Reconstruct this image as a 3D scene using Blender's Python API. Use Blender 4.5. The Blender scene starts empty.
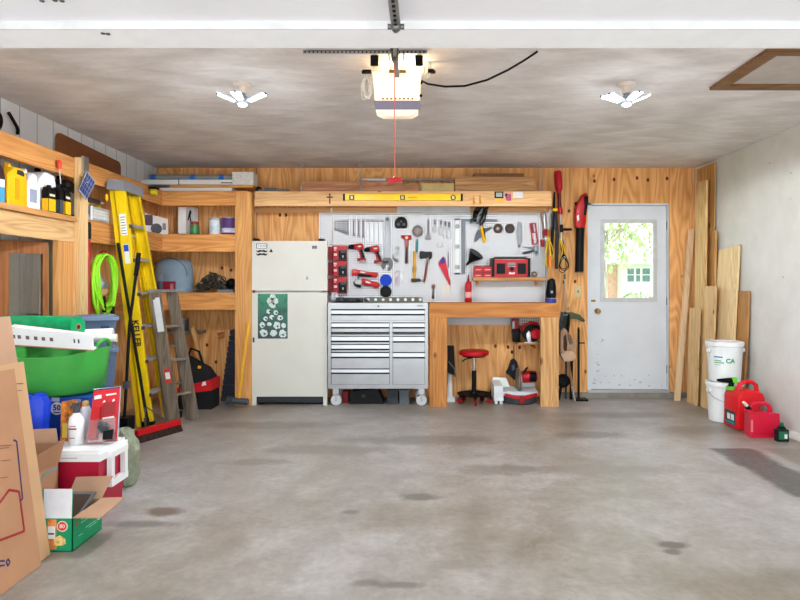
import bpy, bmesh, math, random
from mathutils import Vector, Matrix, Euler
random.seed(7)
PI = math.pi
sc = bpy.context.scene
COL = sc.collection

# ------------------------------------------------------------------ camera, world, sun, exposure
F = 600.0; VX = 416.0; VY = 285.0; CH = 1.24
cam_data = bpy.data.cameras.new('camera'); cam_data.sensor_width = 36; cam_data.lens = 27.0
cam_data.shift_x = -(VX-400)/800; cam_data.shift_y = -(300-VY)/800
cam_data.clip_end = 200
cam = bpy.data.objects.new('camera', cam_data); COL.objects.link(cam)
cam.location = (0, 0, CH); cam.rotation_euler = (PI/2, 0, 0)
sc.camera = cam

world = bpy.data.worlds.new('daylight'); sc.world = world
world.use_nodes = True
wn = world.node_tree.nodes; wl = world.node_tree.links
bg = wn['Background']; bg.inputs['Strength'].default_value = 3.0
bg.inputs['Color'].default_value = (0.88, 0.94, 1.0, 1)

sun_d = bpy.data.lights.new('sun', 'SUN'); sun_d.energy = 19.0; sun_d.angle = 0.01; sun_d.color = (0.96, 0.98, 1.0)
sun = bpy.data.objects.new('sun', sun_d); COL.objects.link(sun)
sun.location = (3, -6, 9)
sun.rotation_euler = Vector((-0.15, 0.45, -0.88)).to_track_quat('-Z', 'Y').to_euler()

sc.view_settings.view_transform = 'Standard'; sc.view_settings.look = 'None'
sc.view_settings.gamma = 1; sc.view_settings.use_curve_mapping = False
sc.view_settings.exposure = 0.58
LAMP_LED = 92.0      # watts of each ceiling lamp
LAMP_OPENER = 5.0

# ------------------------------------------------------------------ helpers
def W(px, py, Y):
    return Vector(((px-VX)*Y/F, Y, CH-(py-VY)*Y/F))
def wx(px, Y): return (px-VX)*Y/F
def wz(py, Y): return CH-(py-VY)*Y/F

def lin(c):
    r = []
    for v in c[:3]:
        v = v/255.0
        r.append(v/12.92 if v <= 0.04045 else ((v+0.055)/1.055)**2.4)
    return (r[0], r[1], r[2], 1.0)

class MB:
    def __init__(s): s.bm = bmesh.new(); s.M = Matrix()
    def _v(s, p): return s.bm.verts.new(s.M @ Vector(p))
    def _bev(s, faces, bev, seg=2):
        if bev <= 0: return
        es = set()
        for f in faces:
            for e in f.edges: es.add(e)
        es = [e for e in es if len(e.link_faces) == 2 and e.calc_face_angle(0) > 0.5]
        bmesh.ops.bevel(s.bm, geom=es, offset=bev, segments=seg, affect='EDGES', clamp_overlap=True, profile=0.5)
    def hull8(s, vs, bev=0, seg=2):
        v = [s._v(p) for p in vs]
        fs = [s.bm.faces.new([v[i] for i in q]) for q in ((0,3,2,1),(4,5,6,7),(0,1,5,4),(1,2,6,5),(2,3,7,6),(3,0,4,7))]
        s._bev(fs, bev, seg); return s
    def box(s, lo, hi, bev=0, seg=2):
        x0,y0,z0 = (min(lo[i],hi[i]) for i in range(3)); x1,y1,z1 = (max(lo[i],hi[i]) for i in range(3))
        return s.hull8([(x0,y0,z0),(x1,y0,z0),(x1,y1,z0),(x0,y1,z0),(x0,y0,z1),(x1,y0,z1),(x1,y1,z1),(x0,y1,z1)], bev, seg)
    def pbox(s, x0, y0, x1, y1, Yf, Yb, bev=0):
        a = W(x0, y1, Yf); b = W(x1, y0, Yf)
        return s.box((a.x, Yf, a.z), (b.x, Yb, b.z), bev)
    def extr(s, pts, a, b, axis='Y', bev=0, seg=2):
        def m(p, t):
            if axis == 'Y': return (p[0], t, p[1])
            if axis == 'X': return (t, p[0], p[1])
            return (p[0], p[1], t)
        A = [s._v(m(p, a)) for p in pts]; B = [s._v(m(p, b)) for p in pts]
        n = len(pts); fs = [s.bm.faces.new(A), s.bm.faces.new(list(reversed(B)))]
        for i in range(n):
            fs.append(s.bm.faces.new((A[i], B[i], B[(i+1) % n], A[(i+1) % n])))
        bmesh.ops.recalc_face_normals(s.bm, faces=fs)
        s._bev(fs, bev, seg); return s
    def ppoly(s, pts, Yf, Yb, bev=0, ref=None):
        r = Yf if ref is None else ref
        return s.extr([(wx(x, r), wz(y, r)) for x, y in pts], Yf, Yb, 'Y', bev)
    def cyl(s, p0, p1, r0, r1=None, n=16):
        p0 = Vector(p0); p1 = Vector(p1); r1 = r0 if r1 is None else r1
        return s.loft([p0, p1], [r0, r1], n)
    def loft(s, pts, rs, n=12, closed=False, caps=True, flat=1.0):
        pts = [Vector(p) for p in pts]; m = len(pts)
        if not hasattr(rs, '__len__'): rs = [rs]*m
        rings = []; up = None
        for i, p in enumerate(pts):
            if closed: t = pts[(i+1) % m]-pts[i-1]
            else: t = pts[min(i+1, m-1)]-pts[max(i-1, 0)]
            if t.length < 1e-9: t = Vector((0,0,1))
            t.normalize()
            if up is None:
                up = Vector((0,0,1)) if abs(t.z) < 0.9 else Vector((1,0,0))
                up = (up-t*up.dot(t)).normalized()
            else:
                up = up-t*up.dot(t)
                if up.length < 1e-6:
                    up = Vector((0,1,0)); up = up-t*up.dot(t)
                up.normalize()
            sd = t.cross(up)
            rings.append([s._v(p+(sd*math.cos(2*PI*k/n)+up*math.sin(2*PI*k/n)*flat)*rs[i]) for k in range(n)])
        L = m if closed else m-1
        fs = []
        for i in range(L):
            a = rings[i]; b = rings[(i+1) % m]
            for k in range(n):
                fs.append(s.bm.faces.new((a[k], a[(k+1) % n], b[(k+1) % n], b[k])))
        if caps and not closed:
            fs.append(s.bm.faces.new(list(reversed(rings[0])))); fs.append(s.bm.faces.new(rings[-1]))
        return s
    def tube(s, pts, r, n=8, closed=False): return s.loft(pts, r, n, closed)
    def lathe(s, prof, c, n=28, axis='Z', sx=1.0, sy=1.0):
        c = Vector(c); rings = []
        for r, h in prof:
            ring = []
            for k in range(n):
                a = 2*PI*k/n; u = r*math.cos(a)*sx; v = r*math.sin(a)*sy
                if axis == 'Z': p = (u, v, h)
                elif axis == 'Y': p = (u, h, v)
                else: p = (h, u, v)
                ring.append(s._v(c+Vector(p)))
            rings.append(ring)
        fs = []
        for a, b in zip(rings, rings[1:]):
            for k in range(n): fs.append(s.bm.faces.new((a[k], a[(k+1) % n], b[(k+1) % n], b[k])))
        fs.append(s.bm.faces.new(rings[0])); fs.append(s.bm.faces.new(rings[-1]))
        bmesh.ops.recalc_face_normals(s.bm, faces=fs); return s
    def disc(s, px, py, r, Yf, Yb, n=24):      # a round plate facing the room
        c = W(px, py, Yf)
        return s.cyl((c.x, Yf, c.z), (c.x, Yb, c.z), r, r, n)
    def ball(s, c, r, n=14, jit=0.0, rnd=None):
        if not hasattr(r, '__len__'): r = (r, r, r)
        res = bmesh.ops.create_uvsphere(s.bm, u_segments=n, v_segments=max(6, n*2//3), radius=1.0)
        for v in res['verts']:
            k = 1.0+(rnd.uniform(-jit, jit) if rnd else 0)
            v.co = s.M @ (Vector(c)+Vector((v.co.x*r[0]*k, v.co.y*r[1]*k, v.co.z*r[2]*k)))
        return s
    def ring(s, c, R, r, normal=(0,1,0), n=24, m=8, sx=1.0):
        nv = Vector(normal).normalized(); a = Vector((0,0,1)) if abs(nv.z) < .9 else Vector((1,0,0))
        u = nv.cross(a).normalized(); v = nv.cross(u)
        return s.loft([Vector(c)+(u*math.cos(2*PI*k/n)*sx+v*math.sin(2*PI*k/n))*R for k in range(n)], r, m, True)
    def quad(s, a, b, c, d, th, bev=0):          # a sheet with thickness th along its normal
        a, b, c, d = (Vector(p) for p in (a, b, c, d)); nrm = (b-a).cross(d-a).normalized()*th
        return s.hull8([a, b, c, d, a+nrm, b+nrm, c+nrm, d+nrm], bev)
    def bar(s, p0, p1, w, t, side=(0,0,1), bev=0):     # rectangular bar p0-p1, w across along side, t along the third axis
        p0 = Vector(p0); p1 = Vector(p1); d = (p1-p0).normalized(); sd = Vector(side)
        sd = (sd-d*sd.dot(d)).normalized(); n = d.cross(sd)
        q = []
        for p in (p0, p1):
            for a, b in ((-1,-1),(1,-1),(1,1),(-1,1)): q.append(p+sd*w/2*a+n*t/2*b)
        return s.hull8(q, bev)
    def text(s, body, size, origin, u=(1,0,0), v=(0,0,1), depth=0.0008, bold=0.0):
        cu = bpy.data.curves.new('lettering', 'FONT'); cu.body = body; cu.size = size; cu.extrude = depth
        cu.align_x = 'CENTER'; cu.align_y = 'CENTER'; cu.resolution_u = 2; cu.offset = bold
        ob = bpy.data.objects.new('lettering', cu); COL.objects.link(ob)
        dg = bpy.context.evaluated_depsgraph_get()
        me = bpy.data.meshes.new_from_object(ob.evaluated_get(dg))
        u = Vector(u).normalized(); v = Vector(v).normalized(); w = u.cross(v); o = Vector(origin)
        vs = [s._v(o+u*p.co.x+v*p.co.y+w*p.co.z) for p in me.vertices]
        for f in me.polygons:
            try: s.bm.faces.new([vs[i] for i in f.vertices])
            except ValueError: pass
        bpy.data.objects.remove(ob); bpy.data.curves.remove(cu); bpy.data.meshes.remove(me)
        return s

def to_mesh(name, mb, mat, off, smooth=40):
    bm = mb.bm
    for v in bm.verts: v.co -= off
    me = bpy.data.meshes.new(name); bm.normal_update(); bm.to_mesh(me); bm.free()
    me.materials.append(mat)
    if smooth:
        me.polygons.foreach_set('use_smooth', [True]*len(me.polygons))
        me.set_sharp_from_angle(angle=math.radians(smooth))
    return me

class Thing:
    def __init__(s, name, label=None, cat=None, group=None, kind=None):
        s.name, s.label, s.cat, s.group, s.kind = name, label, cat, group, kind; s.parts = []
    def part(s, name, mb, mat, parent=None, label=None, kind=None, smooth=40):
        s.parts.append((name, mb, mat, parent, label, kind, smooth)); return len(s.parts)-1
    def done(s):
        lo = Vector((1e9,)*3); hi = -lo
        for p in s.parts:
            for v in p[1].bm.verts:
                for i in range(3):
                    lo[i] = min(lo[i], v.co[i]); hi[i] = max(hi[i], v.co[i])
        loc = Vector(((lo.x+hi.x)/2, (lo.y+hi.y)/2, lo.z))
        root = None; made = []
        if s.parts[0][0] is None:
            p = s.parts[0]
            root = bpy.data.objects.new(s.name, to_mesh(s.name, p[1], p[2], loc, p[6]))
        else:
            root = bpy.data.objects.new(s.name, None); root.empty_display_size = 0.05
        COL.objects.link(root); root.location = loc
        if s.label: root['label'] = s.label
        if s.cat: root['category'] = s.cat
        if s.group: root['group'] = s.group
        if s.kind: root['kind'] = s.kind
        for i, (name, mb, mat, par, label, kind, sm) in enumerate(s.parts):
            if name is None: made.append(root); continue
            o = bpy.data.objects.new(name, to_mesh(name, mb, mat, loc, sm)); COL.objects.link(o)
            o.parent = root if par is None else made[par]
            if label: o['label'] = label
            if kind: o['kind'] = kind
            made.append(o)
        s.root = root; s.made = made
        return root

def single(name, mb, mat, label=None, cat=None, group=None, kind=None, smooth=40):
    t = Thing(name, label, cat, group, kind); t.part(None, mb, mat, smooth=smooth); return t.done()
def structure(name, mb, mat, smooth=30):
    return single(name, mb, mat, kind='structure', smooth=smooth)
def dup(root, loc, rotz=None, label=None, group=None, scale=None):
    r = root.copy(); COL.objects.link(r); r.location = loc
    if rotz is not None: r.rotation_euler = (0, 0, rotz)
    if scale: r.scale = scale
    if label: r['label'] = label
    if group: r['group'] = group
    for ch in list(root.children):
        c = ch.copy(); COL.objects.link(c); c.parent = r
        for g in list(ch.children):
            d = g.copy(); COL.objects.link(d); d.parent = c
    return r

# ------------------------------------------------------------------ materials
def new_mat(name):
    m = bpy.data.materials.new(name); m.use_nodes = True
    return m, m.node_tree.nodes, m.node_tree.links, m.node_tree.nodes['Principled BSDF']
def coords(n, l, scale=(1,1,1), rnd=True, mode='Object'):
    tc = n.new('ShaderNodeTexCoord'); src = tc.outputs[mode]
    if rnd:
        oi = n.new('ShaderNodeObjectInfo'); mu = n.new('ShaderNodeMath'); mu.operation = 'MULTIPLY'; mu.inputs[1].default_value = 53.0
        l.new(oi.outputs['Random'], mu.inputs[0]); ad = n.new('ShaderNodeVectorMath'); ad.operation = 'ADD'
        l.new(src, ad.inputs[0]); l.new(mu.outputs[0], ad.inputs[1]); src = ad.outputs[0]
    mp = n.new('ShaderNodeMapping'); mp.inputs['Scale'].default_value = scale
    l.new(src, mp.inputs['Vector']); return mp.outputs[0]
def wpos(n, l):
    g = n.new('ShaderNodeNewGeometry'); return g.outputs['Position']
def noise(n, l, vec, scale, detail=4, rough=0.55, dist=0.0):
    t = n.new('ShaderNodeTexNoise'); t.inputs['Scale'].default_value = scale; t.inputs['Detail'].default_value = detail
    t.inputs['Roughness'].default_value = rough; t.inputs['Distortion'].default_value = dist
    l.new(vec, t.inputs['Vector']); return t.outputs['Fac']
def ramp(n, l, fac, stops):
    r = n.new('ShaderNodeValToRGB'); el = r.color_ramp.elements
    while len(el) < len(stops): el.new(0.5)
    for e, (p, c) in zip(el, stops): e.position = p; e.color = c
    l.new(fac, r.inputs['Fac']); return r.outputs['Color']
def mix(n, l, fac, a, b, mode='MIX'):
    m = n.new('ShaderNodeMix'); m.data_type = 'RGBA'; m.blend_type = mode
    for sock, val in ((m.inputs[0], fac), (m.inputs[6], a), (m.inputs[7], b)):
        if hasattr(val, 'links'): l.new(val, sock)
        elif isinstance(val, (int, float)) : sock.default_value = val
        else: sock.default_value = val
    return m.outputs[2]
def mth(n, l, op, a, b=None, clamp=False):
    m = n.new('ShaderNodeMath'); m.operation = op; m.use_clamp = clamp
    for i, v in enumerate((a, b)):
        if v is None: continue
        if hasattr(v, 'links'): l.new(v, m.inputs[i])
        else: m.inputs[i].default_value = v
    return m.outputs[0]
def bump(n, l, b, height, strength, dist=0.01):
    bp = n.new('ShaderNodeBump'); bp.inputs['Strength'].default_value = strength; bp.inputs['Distance'].default_value = dist
    l.new(height, bp.inputs['Height']); l.new(bp.outputs[0], b.inputs['Normal'])

def paint(name, c, rough=0.5, metal=0.0, var=0.06, vs=9.0, bmp=0.0, spec=None):
    m, n, l, b = new_mat(name)
    v = coords(n, l); f = noise(n, l, v, vs, 3)
    c = lin(c); d = tuple(x*(1-var*2) for x in c[:3])+(1,); e = tuple(min(1, x*(1+var)) for x in c[:3])+(1,)
    l.new(ramp(n, l, f, [(0.3, d), (0.7, e)]), b.inputs['Base Color'])
    b.inputs['Roughness'].default_value = rough; b.inputs['Metallic'].default_value = metal
    c_ = c
    b.inputs['Specular IOR Level'].default_value = spec if spec is not None else (.14 if max(c[:3]) < .06 else .28)
    if bmp: bump(n, l, b, noise(n, l, v, vs*6, 4), bmp, 0.003)
    return m
def glow(name, c, strength, base=(240,240,240)):
    m, n, l, b = new_mat(name)
    b.inputs['Base Color'].default_value = lin(base); b.inputs['Emission Color'].default_value = lin(c)
    b.inputs['Emission Strength'].default_value = strength; return m
def clear(name, tint=(235,245,245), trans=0.9, rough=0.02):
    m, n, l, b = new_mat(name)
    out = n['Material Output']; t = n.new('ShaderNodeBsdfTransparent'); t.inputs[0].default_value = lin(tint)
    g = n.new('ShaderNodeBsdfGlossy'); g.inputs['Roughness'].default_value = rough
    mx = n.new('ShaderNodeMixShader'); mx.inputs[0].default_value = 1-trans
    l.new(t.outputs[0], mx.inputs[1]); l.new(g.outputs[0], mx.inputs[2]); l.new(mx.outputs[0], out.inputs[0])
    return m
def wood(name, light, dark, axis='Z', fine=1.0, knots=0.5, rough=0.6, cath=0.5, knot_c=(92,50,22)):
    m, n, l, b = new_mat(name)
    ai = 'XYZ'.index(axis)
    def sv(ac, al): return tuple(al if i == ai else ac for i in range(3))
    g = noise(n, l, coords(n, l, sv(16*fine, 0.7)), 2.2, 6, 0.6, 0.6)
    v2 = coords(n, l, sv(2.6*fine, 0.28))
    base = noise(n, l, v2, 1.6, 2, 0.5, 0.4)
    rings = mth(n, l, 'FRACT', mth(n, l, 'MULTIPLY', base, 16.0))
    rings = mth(n, l, 'ABSOLUTE', mth(n, l, 'SUBTRACT', rings, 0.5))
    f = mth(n, l, 'ADD', mth(n, l, 'MULTIPLY', g, 1-cath*0.6), mth(n, l, 'MULTIPLY', rings, cath*1.2))
    col = ramp(n, l, f, [(0.22, lin(dark)), (0.62, lin(light)), (0.95, tuple(min(1, x*1.18) for x in lin(light)[:3])+(1,))])
    tone = noise(n, l, coords(n, l, sv(1.4, 0.25)), 1.3, 2)
    col = mix(n, l, 1.0, col, ramp(n, l, tone, [(0.3, (0.86,0.84,0.80,1)), (0.7, (1.06,1.05,1.03,1))]), 'MULTIPLY')
    if knots > 0:
        vo = n.new('ShaderNodeTexVoronoi'); vo.inputs['Scale'].default_value = 1.0; vo.inputs['Randomness'].default_value = 1.0
        l.new(coords(n, l, sv(4.2, 2.3)), vo.inputs['Vector'])
        k = ramp(n, l, vo.outputs['Distance'], [(0.0, (1,1,1,1)), (0.06*knots+0.02, (1,1,1,1)), (0.12*knots+0.035, (0,0,0,1))])
        col = mix(n, l, mth(n, l, 'MULTIPLY', k, 0.85), col, lin(knot_c))
    l.new(col, b.inputs['Base Color']); b.inputs['Roughness'].default_value = rough
    b.inputs['Specular IOR Level'].default_value = 0.25
    bump(n, l, b, f, 0.12, 0.002)
    return m
# palette
PLY = wood('fir_plywood', (238,182,118), (204,136,74), 'Z', 0.8, 0.3, cath=0.6)
PINE_X = wood('pine_beam', (222,160,94), (188,120,60), 'X', 1.1, 0.4)
PINE_Y = wood('pine_beam_along', (216,154,90), (176,114,58), 'Y', 1.1, 0.4)
PINE_Z = wood('pine_post', (226,168,104), (194,132,72), 'Z', 1.1, 0.4)
PALE_X = wood('pale_pine_beam', (234,188,134), (208,156,102), 'X', 1.2, 0.3)
PALE_Z = wood('pale_pine_plank', (222,188,138), (194,154,102), 'Z', 1.2, 0.35)
OSB_Z = wood('yellow_pine_plank', (206,160,98), (170,118,62), 'Z', 1.2, 0.5)
ROUGH_X = wood('stored_lumber', (196,150,102), (150,104,64), 'X', 1.4, 0.25)
PINK_X = wood('reddish_lumber', (196,140,104), (150,96,66), 'X', 1.4, 0.1)
DARKW = wood('dark_stained_wood', (122,72,36), (84,46,22), 'Z', 1.4, 0.0)
BROWNW = wood('brown_trim_wood', (128,92,58), (98,66,38), 'X', 1.4, 0.0)
BROWNBOARD = paint('brown_hardboard', (134,82,46), 0.5, var=0.08)
GREYW = wood('weathered_wood', (128,116,102), (86,74,62), 'Z', 1.5, 0.0)
WHITE = paint('white_paint', (226,228,228), 0.45, var=0.02)
WHITEP = paint('white_plastic', (232,233,232), 0.4, var=0.02)
DOORW = paint('white_door_paint', (214,218,222), 0.45, var=0.03, vs=3)
STEEL = paint('steel', (176,178,180), 0.32, 0.9, var=0.05)
STEELD = paint('dark_steel', (96,96,96), 0.4, 0.7, var=0.08)
ALU = paint('aluminium', (190,192,196), 0.4, 0.6, var=0.05)
CHROME = paint('chrome', (210,212,214), 0.18, 1.0, var=0.02)
BLACK = paint('black_plastic', (10,10,11), 0.45, var=0.1)
RUBBER = paint('black_rubber', (17,17,18), 0.75, var=0.1)
DGREY = paint('dark_grey_plastic', (70,72,76), 0.55, var=0.1)
RED = paint('red_plastic', (180,12,22), 0.35, var=0.04)
REDD = paint('dark_red_plastic', (134,14,22), 0.4, var=0.06)
YEL = paint('yellow_fibreglass', (236,200,20), 0.4, var=0.05)
YELP = paint('yellow_plastic', (240,182,20), 0.4, var=0.04)
ORANGE = paint('orange_plastic', (230,120,30), 0.45)
BLUE = paint('blue_plastic', (24,70,190), 0.4)
NAVY = paint('navy_print', (30,40,96), 0.6)
GREEN = paint('green_plastic', (62,156,64), 0.4, var=0.04)
LIME = paint('lime_green_rubber', (150,226,40), 0.45)
TEAL = paint('teal_plastic', (50,140,140), 0.5)
CARD = paint('brown_cardboard', (178,132,98), 0.85, var=0.05, vs=5)
CARDI = paint('inner_cardboard', (180,144,116), 0.85, var=0.06, vs=5)
PAPER = paint('white_paper', (228,228,224), 0.7, var=0.02)
BRASS = paint('brass', (150,120,70), 0.3, 0.9)
INK = paint('black_ink', (28,28,32), 0.7)
REDINK = paint('red_ink', (150,40,44), 0.7)
TEALINK = paint('teal_ink', (96,150,160), 0.7)
CONC = paint('bare_concrete', (140,134,124), 0.9, var=0.12, vs=7, bmp=0.3)
CORDY = paint('yellow_cable', (220,180,40), 0.5)
CLEAR = clear('clear_plastic', (240,244,246), 0.86, 0.08)
GLASS = clear('window_glass', (244,249,247), 0.95, 0.02)

def floor_mat():
    m, n, l, b = new_mat('stained_concrete_floor')
    v = wpos(n, l)
    a = noise(n, l, v, 0.7, 8, 0.65, 0.3); c = noise(n, l, v, 4.6, 9, 0.72, 0.4); f = noise(n, l, v, 26, 5, 0.6)
    col = ramp(n, l, a, [(0.34, lin((132,123,112))), (0.50, lin((152,147,142))), (0.68, lin((174,172,172)))])
    col = mix(n, l, 1.0, col, ramp(n, l, c, [(0.34, (0.76,0.73,0.70,1)), (0.5, (0.97,0.96,0.95,1)), (0.66, (1.18,1.18,1.20,1))]), 'MULTIPLY')
    col = mix(n, l, 1.0, col, ramp(n, l, f, [(0.3, (0.88,0.88,0.87,1)), (0.7, (1.07,1.07,1.07,1))]), 'MULTIPLY')
    sx = n.new('ShaderNodeSeparateXYZ'); l.new(v, sx.inputs[0]); X = sx.outputs[0]; Y = sx.outputs[1]
    jit = mth(n, l, 'MULTIPLY', mth(n, l, 'SUBTRACT', c, 0.5), 0.5)
    def spot(x, y, rx, ry, col, colr, k):
        dx = mth(n, l, 'DIVIDE', mth(n, l, 'SUBTRACT', X, x), rx); dy = mth(n, l, 'DIVIDE', mth(n, l, 'SUBTRACT', Y, y), ry)
        d = mth(n, l, 'SQRT', mth(n, l, 'ADD', mth(n, l, 'MULTIPLY', dx, dx), mth(n, l, 'MULTIPLY', dy, dy)))
        d = mth(n, l, 'ADD', d, mth(n, l, 'MULTIPLY', jit, 3.0))
        msk = mth(n, l, 'MULTIPLY', mth(n, l, 'SUBTRACT', 1.25, d, True), k*1.6, True)
        return mix(n, l, mth(n, l, 'MINIMUM', msk, k), col, tuple(q*.62 for q in lin(colr)[:3])+(1,))
    big = noise(n, l, v, 0.45, 3, 0.5, 0.2)
    col = mix(n, l, mth(n, l, 'MULTIPLY', ramp(n, l, big, [(0.42, (0,0,0,1)), (0.62, (1,1,1,1))]), 0.45), col, mix(n, l, 1.0, col, (0.80,0.72,0.60,1), 'MULTIPLY'))
    # oil and rust stains worn into the slab
    for px, py, rx, ry, cr, k in ((163,512,.10,.07,(112,82,62),.75), (142,524,.2,.05,(108,102,94),.6), (675,545,.07,.04,(96,90,84),.8),
                                  (672,552,.04,.03,(90,84,80),.7), (420,497,.12,.06,(104,98,90),.7), (350,512,.05,.03,(110,100,92),.6),
                                  (255,462,.25,.08,(120,108,94),.5), (505,470,.3,.12,(118,106,92),.5), (590,435,.3,.12,(112,98,84),.55), (430,440,.6,.16,(118,104,88),.5),
                                  (700,430,.35,.16,(128,118,104),.45), (600,470,.5,.12,(140,130,116),.4), (330,450,.5,.14,(122,110,96),.45), (270,425,.6,.15,(120,106,88),.55), (620,415,.6,.14,(120,106,88),.5), (400,585,.1,.03,(100,92,86),.6), (365,583,.06,.03,(104,96,90),.6)):
        Yw = CH*F/(py-VY); col = spot(wx(px, Yw), Yw, rx, ry, col, cr, k)
    # dark wheel track by the right wall, ending at the slab joint
    def band(lo, hi, soft, S):
        p = mth(n, l, 'DIVIDE', mth(n, l, 'SUBTRACT', S, lo), soft, True); q = mth(n, l, 'DIVIDE', mth(n, l, 'SUBTRACT', hi, S), soft, True)
        return mth(n, l, 'MULTIPLY', p, q)
    Xj = mth(n, l, 'ADD', X, mth(n, l, 'MULTIPLY', jit, 0.35))
    tr = mth(n, l, 'MULTIPLY', band(2.2, 2.56, 0.05, Xj), band(3.5, 4.56, 0.012, Y))
    edge = band(2.2, 2.9, 0.02, X)
    tr = mth(n, l, 'MULTIPLY', tr, mth(n, l, 'ADD', 0.55, mth(n, l, 'MULTIPLY', f, 0.6), True))
    col = mix(n, l, tr, col, lin((74,72,70)))
    br = mth(n, l, 'MULTIPLY', band(2.62, 3.2, 0.03, X), band(2.0, 4.56, 0.012, Y))
    col = mix(n, l, mth(n, l, 'MULTIPLY', br, mth(n, l, 'MULTIPLY', c, 0.9)), col, lin((116,94,74)))
    # hairline crack
    w = mth(n, l, 'SUBTRACT', X, mth(n, l, 'ADD', 0.62, mth(n, l, 'MULTIPLY', mth(n, l, 'SUBTRACT', c, 0.5), 0.9)))
    ck = mth(n, l, 'MULTIPLY', mth(n, l, 'LESS_THAN', mth(n, l, 'ABSOLUTE', w), 0.006), band(2.2, 4.3, 0.3, Y))
    col = mix(n, l, mth(n, l, 'MULTIPLY', ck, 0.14), col, lin((220,216,208)))
    l.new(col, b.inputs['Base Color'])
    l.new(ramp(n, l, c, [(0.3, (0.30,)*3+(1,)), (0.7, (0.50,)*3+(1,))]), b.inputs['Roughness'])
    bump(n, l, b, f, 0.15, 0.003); return m

def ceil_mat():
    m, n, l, b = new_mat('swirled_plaster_ceiling')
    v = coords(n, l, (1.5,3.6,1), False)
    a = noise(n, l, v, 1.7, 3, 0.5, 1.6); c = noise(n, l, v, 4.5, 4, 0.6, 2.2)
    wv = n.new('ShaderNodeTexWave'); wv.inputs['Scale'].default_value = 0.9; wv.inputs['Distortion'].default_value = 9; wv.inputs['Detail'].default_value = 3; wv.inputs['Detail Scale'].default_value = 1.2
    l.new(coords(n, l, (0.5,2.2,1), False), wv.inputs['Vector'])
    f = mth(n, l, 'ADD', mth(n, l, 'MULTIPLY', a, 0.45), mth(n, l, 'ADD', mth(n, l, 'MULTIPLY', c, 0.35), mth(n, l, 'MULTIPLY', wv.outputs['Fac'], 0.2)))
    l.new(ramp(n, l, f, [(0.3, lin((198,191,187))), (0.5, lin((212,206,203))), (0.7, lin((226,222,220)))]), b.inputs['Base Color'])
    b.inputs['Roughness'].default_value = 0.85; b.inputs['Specular IOR Level'].default_value = 0.2
    bump(n, l, b, f, 0.35, 0.02); return m

def plaster_mat():
    m, n, l, b = new_mat('painted_panel_wall')
    v = coords(n, l, (1,1,1), False)
    a = noise(n, l, v, 1.1, 4, 0.55, 0.3); c = noise(n, l, v, 5, 6, 0.6)
    col = ramp(n, l, a, [(0.3, lin((202,200,191))), (0.7, lin((216,215,210)))])
    col = mix(n, l, 1.0, col, ramp(n, l, c, [(0.3, (0.93,0.93,0.92,1)), (0.65, (1.03,1.03,1.03,1))]), 'MULTIPLY')
    vo = n.new('ShaderNodeTexVoronoi'); vo.inputs['Scale'].default_value = 4.5; l.new(v, vo.inputs['Vector'])
    col = mix(n, l, mth(n, l, 'LESS_THAN', vo.outputs['Distance'], 0.035), col, lin((126,118,108)))
    l.new(col, b.inputs['Base Color']); b.inputs['Roughness'].default_value = 0.7; bump(n, l, b, c, 0.1, 0.004); return m

def groove_mat():
    m, n, l, b = new_mat('grey_grooved_panelling')
    v = coords(n, l, (1,1,1), False); sx = n.new('ShaderNodeSeparateXYZ'); l.new(v, sx.inputs[0])
    g = mth(n, l, 'FRACT', mth(n, l, 'MULTIPLY', sx.outputs[1], 5.0))
    ln = mth(n, l, 'LESS_THAN', g, 0.05); a = noise(n, l, v, 2, 3)
    col = ramp(n, l, a, [(0.3, lin((214,217,220))), (0.7, lin((228,231,234)))])
    l.new(mix(n, l, ln, col, lin((160,164,170))), b.inputs['Base Color']); b.inputs['Roughness'].default_value = 0.6
    return m

def peg_mat():
    m, n, l, b = new_mat('white_pegboard')
    v = coords(n, l, (1,1,1), False); sx = n.new('ShaderNodeSeparateXYZ'); l.new(v, sx.inputs[0])
    def fr(s):
        k = mth(n, l, 'SUBTRACT', mth(n, l, 'FRACT', mth(n, l, 'DIVIDE', s, 0.0254)), 0.5); return mth(n, l, 'MULTIPLY', k, k)
    d = mth(n, l, 'SQRT', mth(n, l, 'ADD', fr(sx.outputs[0]), fr(sx.outputs[2])))
    hole = mth(n, l, 'LESS_THAN', d, 0.28)
    l.new(mix(n, l, hole, lin((230,232,234)), lin((16,15,14))), b.inputs['Base Color']); b.inputs['Roughness'].default_value = 0.5
    return m

# ------------------------------------------------------------------ room shell
D = 6.62; XL = -2.86; XR = 3.08; CZ = CH+1.291
Y0 = -0.3
structure('floor', MB().box((-9, -9, -0.2), (9, 6.95, 0)), floor_mat())
structure('ceiling', MB().box((XL-.2, Y0, CZ), (XR+.2, 6.95, CZ+.25)), ceil_mat())
structure('wall_left', MB().box((XL-.15, Y0, 0), (XL, 6.95, CZ)), groove_mat())
structure('wall_right', MB().box((XR, Y0, 0), (XR+.15, 6.95, CZ)), plaster_mat())
dx0 = wx(587.5, D); dx1 = wx(668.5, D); dzt = wz(203.5, D); dzb = wz(391.5, D)
wb = MB()
T = 0.14
wb.box((XL, D, 0.0), (dx0, D+T, CZ)); wb.box((dx1, D, 0.0), (XR, D+T, CZ))
wb.box((dx0, D, dzt), (dx1, D+T, CZ)); wb.box((dx0, D, 0.0), (dx1, D+T, dzb))
structure('wall_back', wb, PLY)
structure('trim_panel', MB().box((XL, 4.82, 0), (XL+.004, D, CZ-.32)), PLY)
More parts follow.
